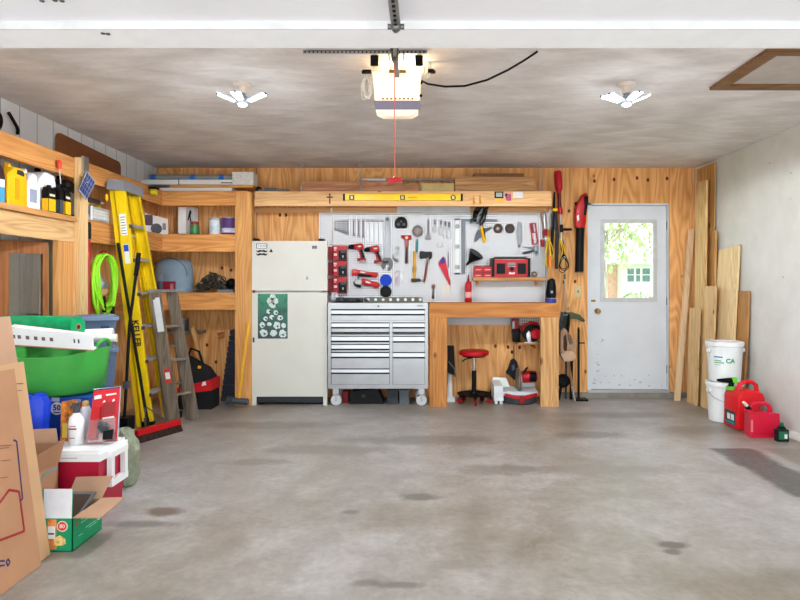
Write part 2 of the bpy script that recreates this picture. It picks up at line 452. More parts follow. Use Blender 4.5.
# panel seams and the concrete kerb under the plywood
cb = MB().box((wx(560, D), D-.035, 0), (wx(690, D), D, wz(392.2, D)), 0.008)
structure('baseboard_back', cb, CONC)
structure('baseboard_right', MB().extr([(XR, 0), (XR-.05, 0), (XR-.05, .012), (XR-.02, .045), (XR, .05)], Y0, 6.0, 'Y'), paint('white_base_strip', (214,212,206), .6))
t = MB()
for x in (588.0, 669.0, 256.5, 346.0, 442.0): t.box((wx(x, D)-.0025, D-.002, .06 if x < 580 else (dzt if x < 588.5 else .06)), (wx(x, D)+.0025, D, CZ))
structure('trim_seam', t, paint('panel_joint', (120,76,40), .8))
t = MB()
for x, y in ((594.5,181),(614,179.5),(637,178),(648,180),(667,178.5),(569,211),(575,281.5),(564,282),(495.4,346),(508,347),(519.6,347.4),(512,352),(202,372),(216,362),(207,345),(299,199),(280,215),(286,215),(222,268),(231,270)):
    t.ball(W(x, y, D-.001), (.016,.002,.021))
structure('trim_knot', t, paint('wood_knot', (104,54,24), .8))

# back door
dt = Thing('door_1', kind='structure')
Yd = D+.035
def dz(y): return wz(y, Yd)
def dX(x): return wx(x, Yd)
fr = MB()
fr.box((dx0, D-.006, dzb), (dX(590), D+T, dzt), .003); fr.box((dX(666.6), D-.006, dzb), (dx1, D+T, dzt), .003); fr.box((dx0, D-.006, dz(205.6)), (dx1, D+T, dzt), .003)
dt.part('door_frame', fr, DOORW)
lf = MB(); y1 = Yd+.045
gx0, gx1, gz0, gz1 = dX(602.5), dX(654.5), dz(299.5), dz(221)
lf.box((dX(590.4), Yd, dz(389)), (gx0, y1, dz(206))); lf.box((gx1, Yd, dz(389)), (dX(666.2), y1, dz(206)))
lf.box((gx0, Yd, gz1), (gx1, y1, dz(206))); lf.box((gx0, Yd, dz(389)), (gx1, y1, gz0))
leaf = dt.part('door_leaf', lf, DOORW)
wf = MB()
for a in (((600.5,219.5),(656.5,223.3)),((600.5,297.6),(656.5,302)),((600.5,223.3),(604.2,297.6)),((652.6,223.3),(656.5,297.6))):
    (xa,ya),(xb,yb) = a; wf.box((dX(xa), Yd-.014, dz(yb)), (dX(xb), Yd+.02, dz(ya)), .004)
wfi = dt.part('window_frame', wf, paint('grey_white_frame', (196,198,198), .45))
dt.part('window_pane', MB().box((gx0, Yd+.024, gz0), (gx1, Yd+.03, gz1)), GLASS)
kb = MB(); c = W(597.2, 311, Yd)
kb.lathe([(.001,-.066),(.022,-.064),(.028,-.048),(.022,-.034),(.011,-.026),(.011,-.008),(.032,-.006),(.033,0)], (c.x, Yd, c.z), 22, 'Y')
dt.part('door_knob', kb, BRASS, leaf)
lp = MB().box((dX(590.4), Yd-.004, dz(301.8)), (dX(595.5), Yd, dz(299.8)), .001)
dt.part('latch_plate', lp, BRASS, leaf)
dt.part('sill', MB().box((dx0, D-.03, dz(391.6)), (dx1, D+T, dz(389.4)), .004), ALU)
hg = MB()
for y in (226, 301, 369): hg.cyl((dX(666.8), Yd-.006, dz(y+4)), (dX(666.8), Yd-.006, dz(y-4)), .007)
dt.part('hinge', hg, STEELD)
sm = MB()
rnd = random.Random(3)
for i in range(26):
    x = rnd.uniform(594, 606) if i < 14 else rnd.uniform(606, 662); y = rnd.uniform(335, 386) if i < 14 else rnd.uniform(374, 387)
    sm.ball(W(x, y, Yd-.0003), (rnd.uniform(.004,.02), .0006, rnd.uniform(.003,.012)), 8, .3, rnd)
dt.part('scuff', sm, paint('scuff_mark', (188,189,186), .8), leaf)
dt.done()

# ceiling hatch
Yh0, Yh1 = F*1.291/(VY-48.5), F*1.291/(VY-87)
hx0 = wx(709.5, Yh1)
h = Thing('attic_hatch', 'ceiling access hatch framed in brown wood beside the right wall', 'hatch')
f = MB(); wd = .085
f.box((hx0, Yh0, CZ-.022), (hx0+.6, Yh0+wd*.6, CZ-.001), .003); f.box((hx0, Yh1-wd, CZ-.022), (hx0+.75, Yh1, CZ-.001), .003)
f.box((hx0, Yh0+wd*.6, CZ-.022), (hx0+wd, Yh1-wd, CZ-.001), .003); f.box((hx0+.66, Yh0+wd*.6, CZ-.022), (hx0+.75, Yh1-wd, CZ-.001), .003)
h.part('hatch_frame', f, BROWNW)
h.part('hatch_panel', MB().box((hx0+wd, Yh0+wd*.6, CZ-.008), (hx0+.66, Yh1-wd, CZ-.001)), paint('hatch_paint', (180,170,162), .8))
h.done()

# overhead garage door, raised
gd = Thing('door_2', kind='structure')
zd = 2.2; Yg = F*(zd-CH)/(VY-48)
gd.part('door_panel', MB().box((-2.55, Y0, zd+.03), (2.75, Yg-.02, zd+.07)), paint('garage_door_paint', (216,218,224), .5, var=.03, vs=2), smooth=0)
st = MB().box((-2.55, Yg-.175, zd), (2.75, Yg, zd+.075), .004)
gd.part('door_rail', st, paint('garage_door_rail_paint', (228,232,236), .45, var=.02))
gd.part('rail_lip', MB().box((-2.55, Yg-.181, zd-.001), (2.75, Yg-.174, zd+.03)), paint('grey_lip', (200,202,204), .5))
lb = MB(); a = W(383, 26.5, F*(zd+.03-CH)/(VY-26.5)); lb.box((a.x-.03, a.y-.025, zd+.027), (a.x+.03, a.y+.025, zd+.0295))
gd.part('sticker', lb, paint('faded_sticker', (226,222,200), .6))
bl = MB()
for x, y in ((42,0.5),(55,0),(62,0.5),(103,33),(108,33.5)):
    Yb = F*((zd if y > 20 else zd+.03)-CH)/(VY-y); a = W(x, y, Yb); bl.ball((a.x, a.y, (zd if y > 20 else zd+.03)-.002), (.009,.009,.004))
gd.part('bolt', bl, STEELD)
gd.done()

# ------------------------------------------------------------------ outside, seen through the door glass
structure('ground_outside', MB().box((-30, 6.95, -.25), (60, 60, -.12)), paint('sunlit_grass', (158,166,136), .9, var=.2, vs=2))
Yo = 18.0
hs = Thing('neighbour_house', 'pale house with white framed windows seen through the door glass', 'house')
def oX(x): return wx(x, Yo)
def oz(y): return wz(y, Yo)
hs.part('house_wall', MB().box((oX(622), Yo, -.12), (oX(720), Yo+5, oz(262))), paint('pale_green_siding', (186,200,182), .8))
hs.part('brick_wall', MB().box((oX(606), Yo+.4, -.12), (oX(622), Yo+5, oz(264))), paint('pink_brick', (186,146,130), .85, var=.15, vs=14))
hs.part('roof', MB().extr([(Yo-.6, oz(264)), (Yo-.6, oz(262)), (Yo+2.6, oz(240)), (Yo+6, oz(262)), (Yo+6, oz(264))], oX(602), oX(724), 'X'), paint('pale_roof', (206,204,200), .8))
for x0, x1 in ((627.5,634),(636.3,640.3),(642.6,650),(655,664)):
    w_ = hs.part('window', MB().pbox(x0-.9, 267.3, x1+.9, 282.6, Yo-.04, Yo+.02), WHITE)
    hs.part('pane', MB().pbox(x0, 268.3, x1, 274.4, Yo-.06, Yo-.035).pbox(x0, 275.2, x1, 281.8, Yo-.06, Yo-.035), paint('dark_window', (70,98,98), .2), w_)
hs.done()
def tree(name, label, cx, cy, h, R, nleaf, seed, col, trunk=.12):
    r = random.Random(seed); t = Thing(name, label, 'tree', 'garden trees outside')
    m = MB(); m.loft([(cx,cy,-.13),(cx+.05,cy,h*.3),(cx-.05,cy,h*.62)], [trunk,trunk*.8,trunk*.4], 10)
    for i in range(6):
        a = r.uniform(0,2*PI); m.loft([(cx,cy,h*.4),(cx+math.cos(a)*R*.5,cy+math.sin(a)*R*.5,h*.6+r.uniform(0,.6))], [trunk*.35,.015], 7)
    t.part('trunk', m, paint('bark', (150,140,126), .9))
    g = MB()
    for i in range(nleaf):
        while True:
            p = Vector((r.uniform(-1,1), r.uniform(-1,1), r.uniform(-1,1)))
            if .3 < p.length < 1: break
        c = Vector((cx, cy, h*.68))+Vector((p.x*R, p.y*R, p.z*h*.36)); e = Euler((r.uniform(0,6),r.uniform(0,6),r.uniform(0,6))).to_matrix(); s = r.uniform(.05,.11)
        q = [c+e @ Vector(v)*s for v in ((-1,0,0),(0,-.55,.1),(1,0,0),(0,.55,.1))]
        g.bm.faces.new([g.bm.verts.new(v) for v in q])
    t.part('foliage', g, paint(name+'_leaf', col, .7, var=.15, vs=4), kind='stuff', smooth=0); t.done()
tree('garden_tree', 'leafy green tree standing just beyond the back door glass', 3.75, 12.2, 4.6, 1.75, 2600, 5, (158,176,128))
tree('garden_shrub', 'small round shrub below the pale house windows, through the door glass', wx(640, 15), 15, 1.0, .55, 700, 9, (140,164,116), .03)
# ------------------------------------------------------------------ built-in shelving
s = Thing('wooden_shelving', 'L-shaped lumber shelving built along the left wall and back left corner', 'shelving')
XB = -2.62; YBK = 6.2; XP1 = wx(251.6, 6.17); XP0 = wx(235, 6.16)
UZ = (2.062, 2.215); MZ = (1.585, 1.765); LZ = (.985, 1.162); YS = 2.6
# left run: beams facing the room
s.part('beam', MB().box((XB-.04, YS, UZ[0]), (XB, YBK+.04, UZ[1]), .004), PINE_Y)
s.part('beam', MB().box((XB-.04, YS, MZ[0]-.02), (XB, 4.765, MZ[1]-.045), .004), PALE_X if False else wood('grey_pine_beam', (212,172,122), (172,132,86), 'Y', 1.0, .5))
s.part('shelf', MB().box((XL+.005, YS, MZ[1]-.043), (XB+.025, 4.598, MZ[1]-.005), .003), wood('pine_shelf_edge', (206,152,96), (160,108,60), 'Y', 1.2, .3))
s.part('beam', MB().box((XB-.04, 4.765, MZ[0]), (XB, YBK+.04, MZ[1]-.02), .004), PINE_Y)
s.part('shelf', MB().box((XL+.005, 4.765, MZ[1]-.018), (XB, YBK+.04, MZ[1]-.001), .002), PINE_Y)
s.part('beam', MB().box((XB-.04, 4.765, LZ[0]), (XB, YBK+.04, LZ[1]-.02), .004), PINE_Y)
s.part('shelf', MB().box((XL+.005, 4.765, LZ[1]-.018), (XB, YBK+.04, LZ[1]-.001), .002), PINE_Y)
s.part('shelf', MB().box((XL+.005, YS, UZ[1]-.016), (XB-.042, YBK+.04, UZ[1]-.001), .002), PINE_Y)
# left posts
s.part('post', MB().box((XB-.045, 4.40, 0), (XB+.0, 4.585, MZ[0]-.022), .004), PINE_Z)
s.part('post', MB().box((XB-.045, 4.587, 0), (XB+.001, 4.70, MZ[0]-.022), .004), PINE_Z)
s.part('post', MB().box((XB+.001, 4.60, 0), (XB+.04, 4.72, UZ[1]+.005), .004), PALE_Z)
# back run
for z in (UZ, MZ, LZ):
    s.part('beam', MB().box((XB, YBK, z[0]), (XP0, YBK+.04, z[1]-.018), .004), PINE_X)
    s.part('shelf', MB().box((XL+.005, YBK+.002, z[1]-.017), (XP0+.12, D-.003, z[1]-.001), .002), PINE_X)
s.part('post', MB().box((XP0, 6.16, 0), (XP1, YBK, UZ[1]-.02), .004), PINE_Z)
s.part('post', MB().box((XP0+.01, YBK+.042, 0), (XP1-.01, YBK+.08, UZ[1]-.02), .004), PINE_Z)
s.done()

# overhead shelf over the bench and fridge, hung on wires
YO = 6.2
s = Thing('overhead_shelf', 'long pale lumber shelf hung on wires over the fridge and workbench', 'shelf')
ox0, ox1 = wx(254.6, YO), wx(551.5, YO)
s.part('beam', MB().box((ox0, YO, wz(206, YO)), (ox1, YO+.04, wz(191.3, YO)), .005), PALE_X)
s.part('deck', MB().box((ox0, YO+.042, wz(193, YO)), (ox1, D-.045, wz(191.6, YO)), .002), PINE_X)
s.part('ledger', MB().box((wx(256, 6.58), 6.58, wz(212.3, 6.58)), (wx(546, 6.58), D-.002, wz(208, 6.58)), .003), PALE_X)
s.part('ledger', MB().box((wx(330, 6.58), 6.575, wz(208, 6.58)), (wx(546, 6.58), D-.002, wz(199, 6.58)), .003), PINE_X)
YW = 6.255
for x in (301.3, 360.7, 419.8, 540.6):
    c = Vector((wx(x, YW), YW, 0)); m = MB()
    m.cyl((c.x, YW, wz(192, YO)-.0), (c.x, YW, CZ-.05), .004, n=8)
    m.ring((c.x, YW, CZ-.03), .022, .0035, n=16, m=6); m.cyl((c.x, YW, CZ-.008), (c.x, YW, CZ), .004, n=8)
    m.ring((c.x, YW, wz(187.5, YO)), .016, .003, n=12, m=6)
    s.part('hanger', m, STEEL)
s.done()

# pegboard on the back wall
YP = 6.58
pg = Thing('pegboard', 'large white pegboard covering the wall behind the workbench', 'pegboard')
pg.part('panel', MB().box((wx(333, YP), YP, wz(324.5, YP)), (wx(547, YP), YP+.006, wz(212.5, YP))), peg_mat())
pg.part('panel', MB().box((wx(319, YP), YP, wz(324.5, YP)), (wx(332.6, YP), YP+.006, wz(212.5, YP))), peg_mat())
pg.part('batten', MB().box((wx(320, YP), YP+.006, wz(324, YP)), (wx(546, YP), D-.002, wz(316, YP))).box((wx(320, YP), YP+.006, wz(219, YP)), (wx(546, YP), D-.002, wz(213, YP))), PINE_X)
pg.done()

# ------------------------------------------------------------------ workbench
YB = 6.1
b = Thing('workbench', 'built-in lumber workbench with two thick post legs under the pegboard', 'workbench')
bx0, bx1 = wx(429.3, YB), wx(559.5, YB); bz = wz(303.2, YB)
BEN = wood('workbench_pine', (200,134,72), (158,96,44), 'X', 1.0, .5)
BENZ = wood('workbench_leg_pine', (200,138,76), (156,98,46), 'Z', 1.0, .6)
b.part('apron', MB().box((bx0, YB, wz(317.3, YB)), (bx1, YB+.04, bz-.002), .004), BEN)
b.part('worktop', MB().box((bx0, YB+.002, bz-.02), (bx1, YP-.002, bz), .003), BEN)
b.part('leg', MB().box((bx0+.005, YB+.004, 0), (wx(447.2, YB), YB+.044, wz(317.4, YB)), .004), BENZ)
b.part('leg', MB().box((bx0+.001, YB+.046, 0), (wx(445.5, YB), YB+.09, bz-.022), .004), BENZ)
b.part('leg', MB().box((wx(540.8, YB), YB+.004, 0), (wx(558.7, YB), YB+.044, wz(317.4, YB)), .004), wood('bench_post_pale', (212,166,112), (172,122,72), 'Z', 1.0, .8))
b.part('leg', MB().box((wx(542, YB), YB+.046, 0), (wx(558.7, YB), YB+.09, bz-.022), .004), BENZ)
b.part('cross_rail', MB().box((bx0, YP-.05, bz-.17), (bx1, YP-.012, bz-.022), .003), BEN) if False else None
b.part('undershelf', MB().box((wx(516, 6.45), 6.33, wz(344.6, 6.33)), (wx(541, 6.15), D-.004, wz(343, 6.33)), .002), BEN)
b.part('undershelf_bracket', MB().box((wx(534, 6.45), 6.36, wz(349, 6.36)), (wx(537, 6.45), D-.004, wz(344.6, 6.36)), .002), BEN)
b.done()

# ------------------------------------------------------------------ refrigerator
YF = 6.18
fx0, fx1 = wx(252, YF), wx(327.2, YF); ft = wz(241, YF)
FR = paint('cream_enamel', (208,206,196), .38, var=.02, vs=3)
f = Thing('refrigerator', 'cream top-freezer refrigerator between the shelving post and the tool chest', 'refrigerator')
f.part('cabinet', MB().box((fx0+.012, YF+.06, .035), (fx1-.062, YP-.006, ft-.006), .008), FR)
fd = f.part('freezer_door', MB().box((fx0, YF, wz(290.6, YF)), (fx1, YF+.055, ft), .012, 3), FR)
md = f.part('fridge_door', MB().box((fx0, YF, wz(396.6, YF)), (fx1, YF+.055, wz(292.4, YF)), .012, 3), FR)
m = MB().box((fx0+.01, YF+.02, .02), (fx1-.01, YF+.06, wz(397.2, YF)))
f.part('kick_grille', m, BLACK)
m = MB()
for k in range(5): m.box((fx0+.05, YF+.014, .03+k*.012), (fx1-.05, YF+.02, .036+k*.012))
f.part('grille_slats', m, DGREY)
for x in (fx0+.022, fx1-.022):
    f.part('foot', MB().box((x-.02, YF+.005, 0), (x+.02, YF+.06, wz(396.8, YF)), .004), FR)
for x in (255.6, 321):
    f.part('hinge_cap', MB().pbox(x-2.6, 238.6, x+2.6, 241, YF+.005, YF+.08, .004), BLACK)
f.part('hinge_pin', MB().pbox(252.6, 290.2, 254.6, 293, YF-.006, YF+.03, .002), BROWNW)
f.part('badge', MB().pbox(312, 245.7, 317, 248.8, YF-.003, YF, .001), STEELD, fd)
f.part('door_pull', MB().pbox(252.6, 337.5, 254.4, 342.4, YF-.006, YF, .002), DGREY, md)
f.done()
# magnets and stickers
m = MB(); 
for cy in (251, 254.2):
    for sg in (-1, 1):
        pts = [(0, -.5), (1.2, -1.1), (2.8, -.9), (4.2, .2), (5.3, -1.0), (5.6, -.2), (4.6, 1.3), (3, 1.4), (1.4, .7), (0, .8)]
        m.ppoly([(261.8+sg*px_, cy+py_) for px_, py_ in (pts if sg > 0 else pts)], YF-.0018, YF-.0002)
single('moustache_magnet', m, INK, 'pair of black moustache magnets at the top left of the freezer door', 'magnet')
m = MB()
k = Thing('paper_note', 'small white note with dark border above the moustache magnets', 'note')
k.part('note_border', MB().pbox(256.3, 243.6, 267.3, 248.4, YF-.0014, YF-.0002), NAVY)
k.part('note_paper', MB().pbox(257, 244.2, 266.6, 247.9, YF-.002, YF-.0012), PAPER)
m = MB()
for x in (258.4, 260, 261.4, 263, 264.4, 265.6): m.pbox(x, 245.4, x+.7, 246.6, YF-.0026, YF-.0018)
k.part('note_writing', m, NAVY); k.done()
single('triangle_sticker', MB().ppoly([(269.3,252.2),(273,252.2),(271.1,248.6)], YF-.0015, YF-.0002), INK, 'little dark triangle sticker right of the moustache magnets', 'sticker')
single('corner_sticker', MB().ppoly([(305.6,279.4),(308.6,279.4),(307.1,275.4)], YF-.0015, YF-.0002), paint('grey_sticker', (150,150,146), .5), 'tiny grey sticker low on the right of the freezer door', 'sticker')
def poster_mat():
    m, n, l, b = new_mat('green_poster_print')
    v = coords(n, l, (1,1,1), False); sx = n.new('ShaderNodeSeparateXYZ'); l.new(v, sx.inputs[0])
    g = ramp(n, l, mth(n, l, 'DIVIDE', sx.outputs[2], 0.46), [(0.0, lin((46,64,66))), (0.45, lin((40,92,80))), (1.0, lin((44,134,100)))])
    f = noise(n, l, v, 9, 4); l.new(mix(n, l, mth(n, l, 'MULTIPLY', ramp(n, l, f, [(0.5, (0,0,0,1)), (0.62, (1,1,1,1))]), .5), g, lin((26,40,46))), b.inputs['Base Color'])
    b.inputs['Roughness'].default_value = .4; return m
p = Thing('poster', 'green poster of white rounded shapes stuck on the fridge door', 'poster')
p.part('sheet', MB().pbox(257.8, 293.8, 287.6, 338.6, YF-.0018, YF-.0004), poster_mat())
rnd = random.Random(12); m = MB(); DGP = paint('dark_green_print', (36,56,56), .5)
for x, y, r in ((272.5,297,3.6),(270,301,3.6),(275,301,3.6),(272.5,305,3.8),(268.4,311.6,2.4),(275.8,312.5,2.6),(265.5,318.6,2.6),(272,317,2.6),(280,317.6,3),(262,325,3.2),(269.5,324,2.4),(277,325.5,4),(283.6,325.5,2.8),(263.8,333,4.4),(273.6,333.2,3.6),(282.4,333.8,4.4)):
    a = [(x+math.cos(t*PI/7)*r*rnd.uniform(.7,1.1), y+math.sin(t*PI/7)*r*rnd.uniform(.7,1.1)) for t in range(14)]
    m.ppoly(a, YF-.0026, YF-.0016)
shp = paint('pale_green_print', (206,220,214), .5, var=.2, vs=60)
p.part('printed_shapes', m, shp)
for x, y in ((272,299),(273.5,304),(270,311.6),(276.4,313),(266,319),(280.6,318),(262.6,326),(277.6,326.5),(264.6,334),(283,335),(273,318)):
    p.part('printed_shadow', MB().ppoly([(x-1.2,y-.6),(x+.4,y-1.1),(x+1.3,y+.3),(x-.2,y+1)], YF-.0032, YF-.0024), DGP)
p.done()

# ------------------------------------------------------------------ tool chest
YT = 6.12
BST = paint('brushed_steel', (158,159,160), .33, .75, var=.05, vs=5)
LIP = paint('drawer_lip_steel', (168,170,172), .3, .8, var=.02)
c = Thing('tool_chest', 'wide brushed steel rolling tool chest with many drawers beside the fridge', 'tool chest')
def tX(x): return wx(x, YT)
def tz(y): return wz(y, YT)
c.part('body', MB().box((tX(328.2), YT+.004, tz(388.4)), (tX(427.8), YP-.012, tz(303)), .004), BST)
c.part('gaps', MB().box((tX(331), YT+.001, tz(384.6)), (tX(425), YT+.006, tz(308.5))), paint('drawer_gap', (40,41,43), .6))
m = MB()
m.box((tX(328), YT-.004, tz(388.6)), (tX(331), YT+.02, tz(302.8)), .002); m.box((tX(424.9), YT-.004, tz(388.6)), (tX(428), YT+.02, tz(302.8)), .002)
m.box((tX(331), YT-.004, tz(388.6)), (tX(424.9), YT+.02, tz(384.8)), .002); m.box((tX(389.6), YT-.004, tz(384.8)), (tX(392.6), YT+.02, tz(322)), .002)
m.box((tX(331), YT-.004, tz(322.4)), (tX(424.9), YT+.02, tz(320.4)), .002)
c.part('frame', m, BST)
t = c.part('top_panel', MB().box((tX(331), YT-.006, tz(309)), (tX(425), YT+.01, tz(303.2)), .003), BST)
a = W(378.4, 306.2, YT); c.part('lock', MB().cyl((a.x, YT-.012, a.z), (a.x, YT-.004, a.z), .011, n=16), STEELD, t)
m = MB()
for x in (417.5, 419.5, 421.5): m.pbox(x, 305, x+1, 306.6, YT-.0075, YT-.005)
c.part('badge', m, DGREY, t)
def drawer(x0, x1, y0, y1, hl):
    d = c.part('drawer', MB().box((tX(x0), YT-.004, tz(y1)), (tX(x1), YT+.02, tz(hl+1.3)), .002), BST)
    c.part('handle', MB().extr([(YT+.004, tz(y0+.35)), (YT-.014, tz(y0+.6)), (YT-.016, tz(hl-.5)), (YT-.010, tz(hl-.6)), (YT-.008, tz(y0+1.1)), (YT+.004, tz(y0+1.1))], tX(x0), tX(x1), 'X'), LIP, d)
drawer(331.4, 424.6, 309.9, 320.2, 314.2)
for y0, y1, hl in ((322.8,331.8,327.3),(332.2,335.9,333.2),(336.2,344.0,341.0),(344.3,351.8,349.0),(352.4,368.4,357.0),(368.8,384.4,372.8)):
    drawer(331.6, 389.2, y0, y1, hl)
for y0, y1, hl in ((322.8,331.8,327.3),(332.2,335.9,333.2),(336.2,352.0,341.4),(352.4,384.4,357.2)):
    drawer(393, 424.6, y0, y1, hl)
for x, yy in ((335.4, YT+.06), (421.5, YT+.06), (337, YT+.36), (420, YT+.36)):
    X = wx(x, YT); r = .056
    w_ = c.part('caster', MB().lathe([(.02,-.014),(.05,-.014),(.056,-.008),(.056,.008),(.05,.014),(.02,.014)], (X, yy, r), 22, 'Y'), paint('grey_wheel', (196,198,200), .5))
    m = MB().box((X-.03, yy-.03, r*2+.006), (X+.03, yy+.03, .182), .003)
    m.box((X-.008, yy-.024, r-.012), (X+.008, yy-.017, r*2+.02), .002).box((X-.008, yy+.017, r-.012), (X+.008, yy+.024, r*2+.02), .002).cyl((X, yy-.026, r), (X, yy+.026, r), .012, n=12)
    c.part('caster_fork', m, STEEL, w_)
c.done()

# ------------------------------------------------------------------ ceiling lamps
LEDG = glow('led_panel', (235,243,255), 9.0)
def lamp(px, py, rot, panels, label):
    Y = F*1.291/(VY-py-1); X = wx(px, Y); t = Thing('ceiling_lamp', label, 'lamp', 'folding LED ceiling lamps')
    t.part('lampholder', MB().lathe([(.058,0),(.06,-.01),(.05,-.016),(.03,-.022),(.026,-.05),(.027,-.062)], (X, Y, CZ), 26), paint('porcelain', (220,208,196), .35))
    b = t.part('lamp_body', MB().lathe([(.015,-.06),(.018,-.075),(.034,-.085),(.04,-.10),(.04,-.118),(.028,-.13)], (X, Y, CZ), 24), paint('grey_lamp_body', (150,160,178), .4, .3))
    for a, tilt in panels:
        a = math.radians(a+rot); d = Vector((math.cos(a), math.sin(a), 0)); sd = Vector((-d.y, d.x, 0)); d2 = (d*math.cos(tilt)+Vector((0,0,math.sin(tilt)))).normalized(); nr = d2.cross(sd).normalized()
        if nr.z > 0: nr = -nr
        p = Vector((X, Y, CZ-.115))+d*.04; q = p+d2*.125
        pan = t.part('lamp_panel', MB().hull8([p+sd*.024, q+sd*.034, q-sd*.034, p-sd*.024, p+sd*.024-nr*.008, q+sd*.034-nr*.008, q-sd*.034-nr*.008, p-sd*.024-nr*.008], .002), paint('panel_housing', (200,206,216), .4), b)
        e = .1
        t.part('led_strip', MB().hull8([p+d2*.012+sd*.018+nr*.001, q-d2*.008+sd*.028+nr*.001, q-d2*.008-sd*.028+nr*.001, p+d2*.012-sd*.018+nr*.001,
                                        p+d2*.012+sd*.018+nr*.004, q-d2*.008+sd*.028+nr*.004, q-d2*.008-sd*.028+nr*.004, p+d2*.012-sd*.018+nr*.004]), LEDG, b)
        t.part('panel_tip', MB().ball(q+nr*.001, .007, 10), DGREY, b)
    t.part('lens', MB().lathe([(.028,-.129),(.027,-.138),(.015,-.143),(.004,-.144)], (X, Y, CZ), 22), LEDG, b)
    t.done()
    ld = bpy.data.lights.new('lamp_light', 'SPOT'); ld.energy = LAMP_LED; ld.shadow_soft_size = .1; ld.spot_size = math.radians(178); ld.spot_blend = .12; ld.color = (.88, .94, 1)
    lo = bpy.data.objects.new('lamp_light', ld); COL.objects.link(lo); lo.location = (X, Y, CZ-.16)
    ld = bpy.data.lights.new('lamp_halo', 'POINT'); ld.energy = LAMP_LED*.028; ld.shadow_soft_size = .2; ld.color = (.9, .95, 1)
    lo = bpy.data.objects.new('lamp_halo', ld); COL.objects.link(lo); lo.location = (X, Y, CZ-.30)
lamp(242.5, 83, 0, ((192,.36),(-90,.12),(-12,.36)), 'lit folding lamp in a porcelain holder on the ceiling, left of the door opener')
lamp(626.5, 83, 0, ((172,.36),(212,.2),(-82,.12),(8,.40)), 'lit folding lamp in a porcelain holder on the ceiling, right of the door opener')

# ------------------------------------------------------------------ garage door opener
YQ = 3.45
o = Thing('garage_door_opener', 'ceiling mounted garage door opener with glowing cream lamp cover', 'door opener')
def qX(x): return wx(x, YQ)
def qz(y): return wz(y, YQ)
o.part('housing', MB().box((qX(374), YQ+.06, qz(97)), (qX(420), YQ+.40, qz(70)), .02, 3), paint('opener_housing', (196,196,198), .5))
OPG = glow('opener_lamp_cover', (255,228,180), .42, (240,232,214))
o.part('lamp_cover', MB().hull8([(qX(376),YQ+.0,qz(101)),(qX(418.5),YQ+.0,qz(101)),(qX(420),YQ+.10,qz(101)),(qX(374),YQ+.10,qz(101)),
                                 (qX(372.4),YQ-.015,qz(72.5)),(qX(421.6),YQ-.015,qz(72.5)),(qX(421.6),YQ+.10,qz(71)),(qX(372.4),YQ+.10,qz(71))], .018, 3), OPG)
m = MB()
for k in range(8): m.box((qX(382+k*4.2), YQ-.006, qz(99.6)), (qX(384+k*4.2), YQ+.004, qz(98)))
o.part('vent_slots', m, paint('vent_shadow', (150,110,60), .6))
o.part('grey_band', MB().hull8([(qX(375.5),YQ-.004,qz(109.6)),(qX(418.5),YQ-.004,qz(109.6)),(qX(419),YQ+.1,qz(109.6)),(qX(375),YQ+.1,qz(109.6)),
                                (qX(374),YQ-.008,qz(101)),(qX(420),YQ-.008,qz(101)),(qX(420.5),YQ+.1,qz(101)),(qX(373.5),YQ+.1,qz(101))], .006), paint('mauve_grey_band', (126,120,138), .5))
o.part('chin', MB().hull8([(qX(384),YQ+.03,qz(114.4)),(qX(410),YQ+.03,qz(114.4)),(qX(412),YQ+.12,qz(113)),(qX(382),YQ+.12,qz(113)),
                           (qX(375.6),YQ+.0,qz(109.6)),(qX(418.4),YQ+.0,qz(109.6)),(qX(418.4),YQ+.12,qz(109.6)),(qX(375.6),YQ+.12,qz(109.6))], .006), glow('opener_chin', (255,228,180), .22, (240,232,214)))
# hanging angle irons
Ys = F*1.291/(VY-50)
st = MB(); sx0, sx1 = wx(303, Ys), wx(427, Ys)
st.box((sx0, Ys, CZ-.020), (sx1, Ys+.003, CZ-.001)).box((sx0, Ys, CZ-.004), (sx1, Ys+.03, CZ-.001))
ang = o.part('angle_iron', st, STEEL)
hm = MB()
for k in range(30):
    x = sx0+.012+k*.0225
    if x < sx1-.01: hm.cyl((x, Ys-.0008, CZ-.011), (x, Ys+.0005, CZ-.011), .0052, n=10)
o.part('angle_iron_holes', hm, BLACK, ang)
for x in (374.5, 419):
    X = wx(x, Ys); X2 = qX(x if x < 400 else 418)
    o.part('strut', MB().bar((X, Ys+.012, CZ-.012), (X2, YQ+.14, qz(76)), .026, .004, (1,0,0)), STEEL)
    m = MB().box((X-.022, Ys-.006, CZ-.085), (X+.022, Ys+.012, CZ-.03), .003).cyl((X-.012, Ys-.012, CZ-.045), (X-.012, Ys-.004, CZ-.045), .008, n=8).cyl((X+.012, Ys-.012, CZ-.07), (X+.012, Ys-.004, CZ-.07), .008, n=8)
    o.part('strut_bracket', m, BLACK)
for x0, x1 in ((389, 391.5), (404, 402)):
    o.part('brace', MB().cyl(W(x0, 54, Ys+.02), W(x1, 72, YQ+.02), .0055, n=8), BRASS)
o.part('rail', MB().box((qX(397)-.014, .6, qz(76)-.012), (qX(397)+.014, YQ+.2, qz(76)+.016), .002), STEELD)
o.part('rail_bracket', MB().pbox(389, 69.5, 406, 72.2, YQ-.03, YQ+.12, .002), BRASS)
zr = qz(76)-.012; Yt = 3.08; Xt = qX(397)
tr = o.part('trolley', MB().box((Xt-.02, Yt-.06, zr-.012), (Xt+.02, Yt+.08, zr+.03), .003).box((Xt-.012, Yt-.05, zr-.05), (Xt+.012, Yt+.0, zr-.01), .003), STEELD)
Ya = F*(zd+.03-CH)/(VY-1); A0 = Vector((wx(392, 1.97), 1.95, zd+.0)); A1 = Vector((wx(396, 2.16), 2.16, zd-.03))
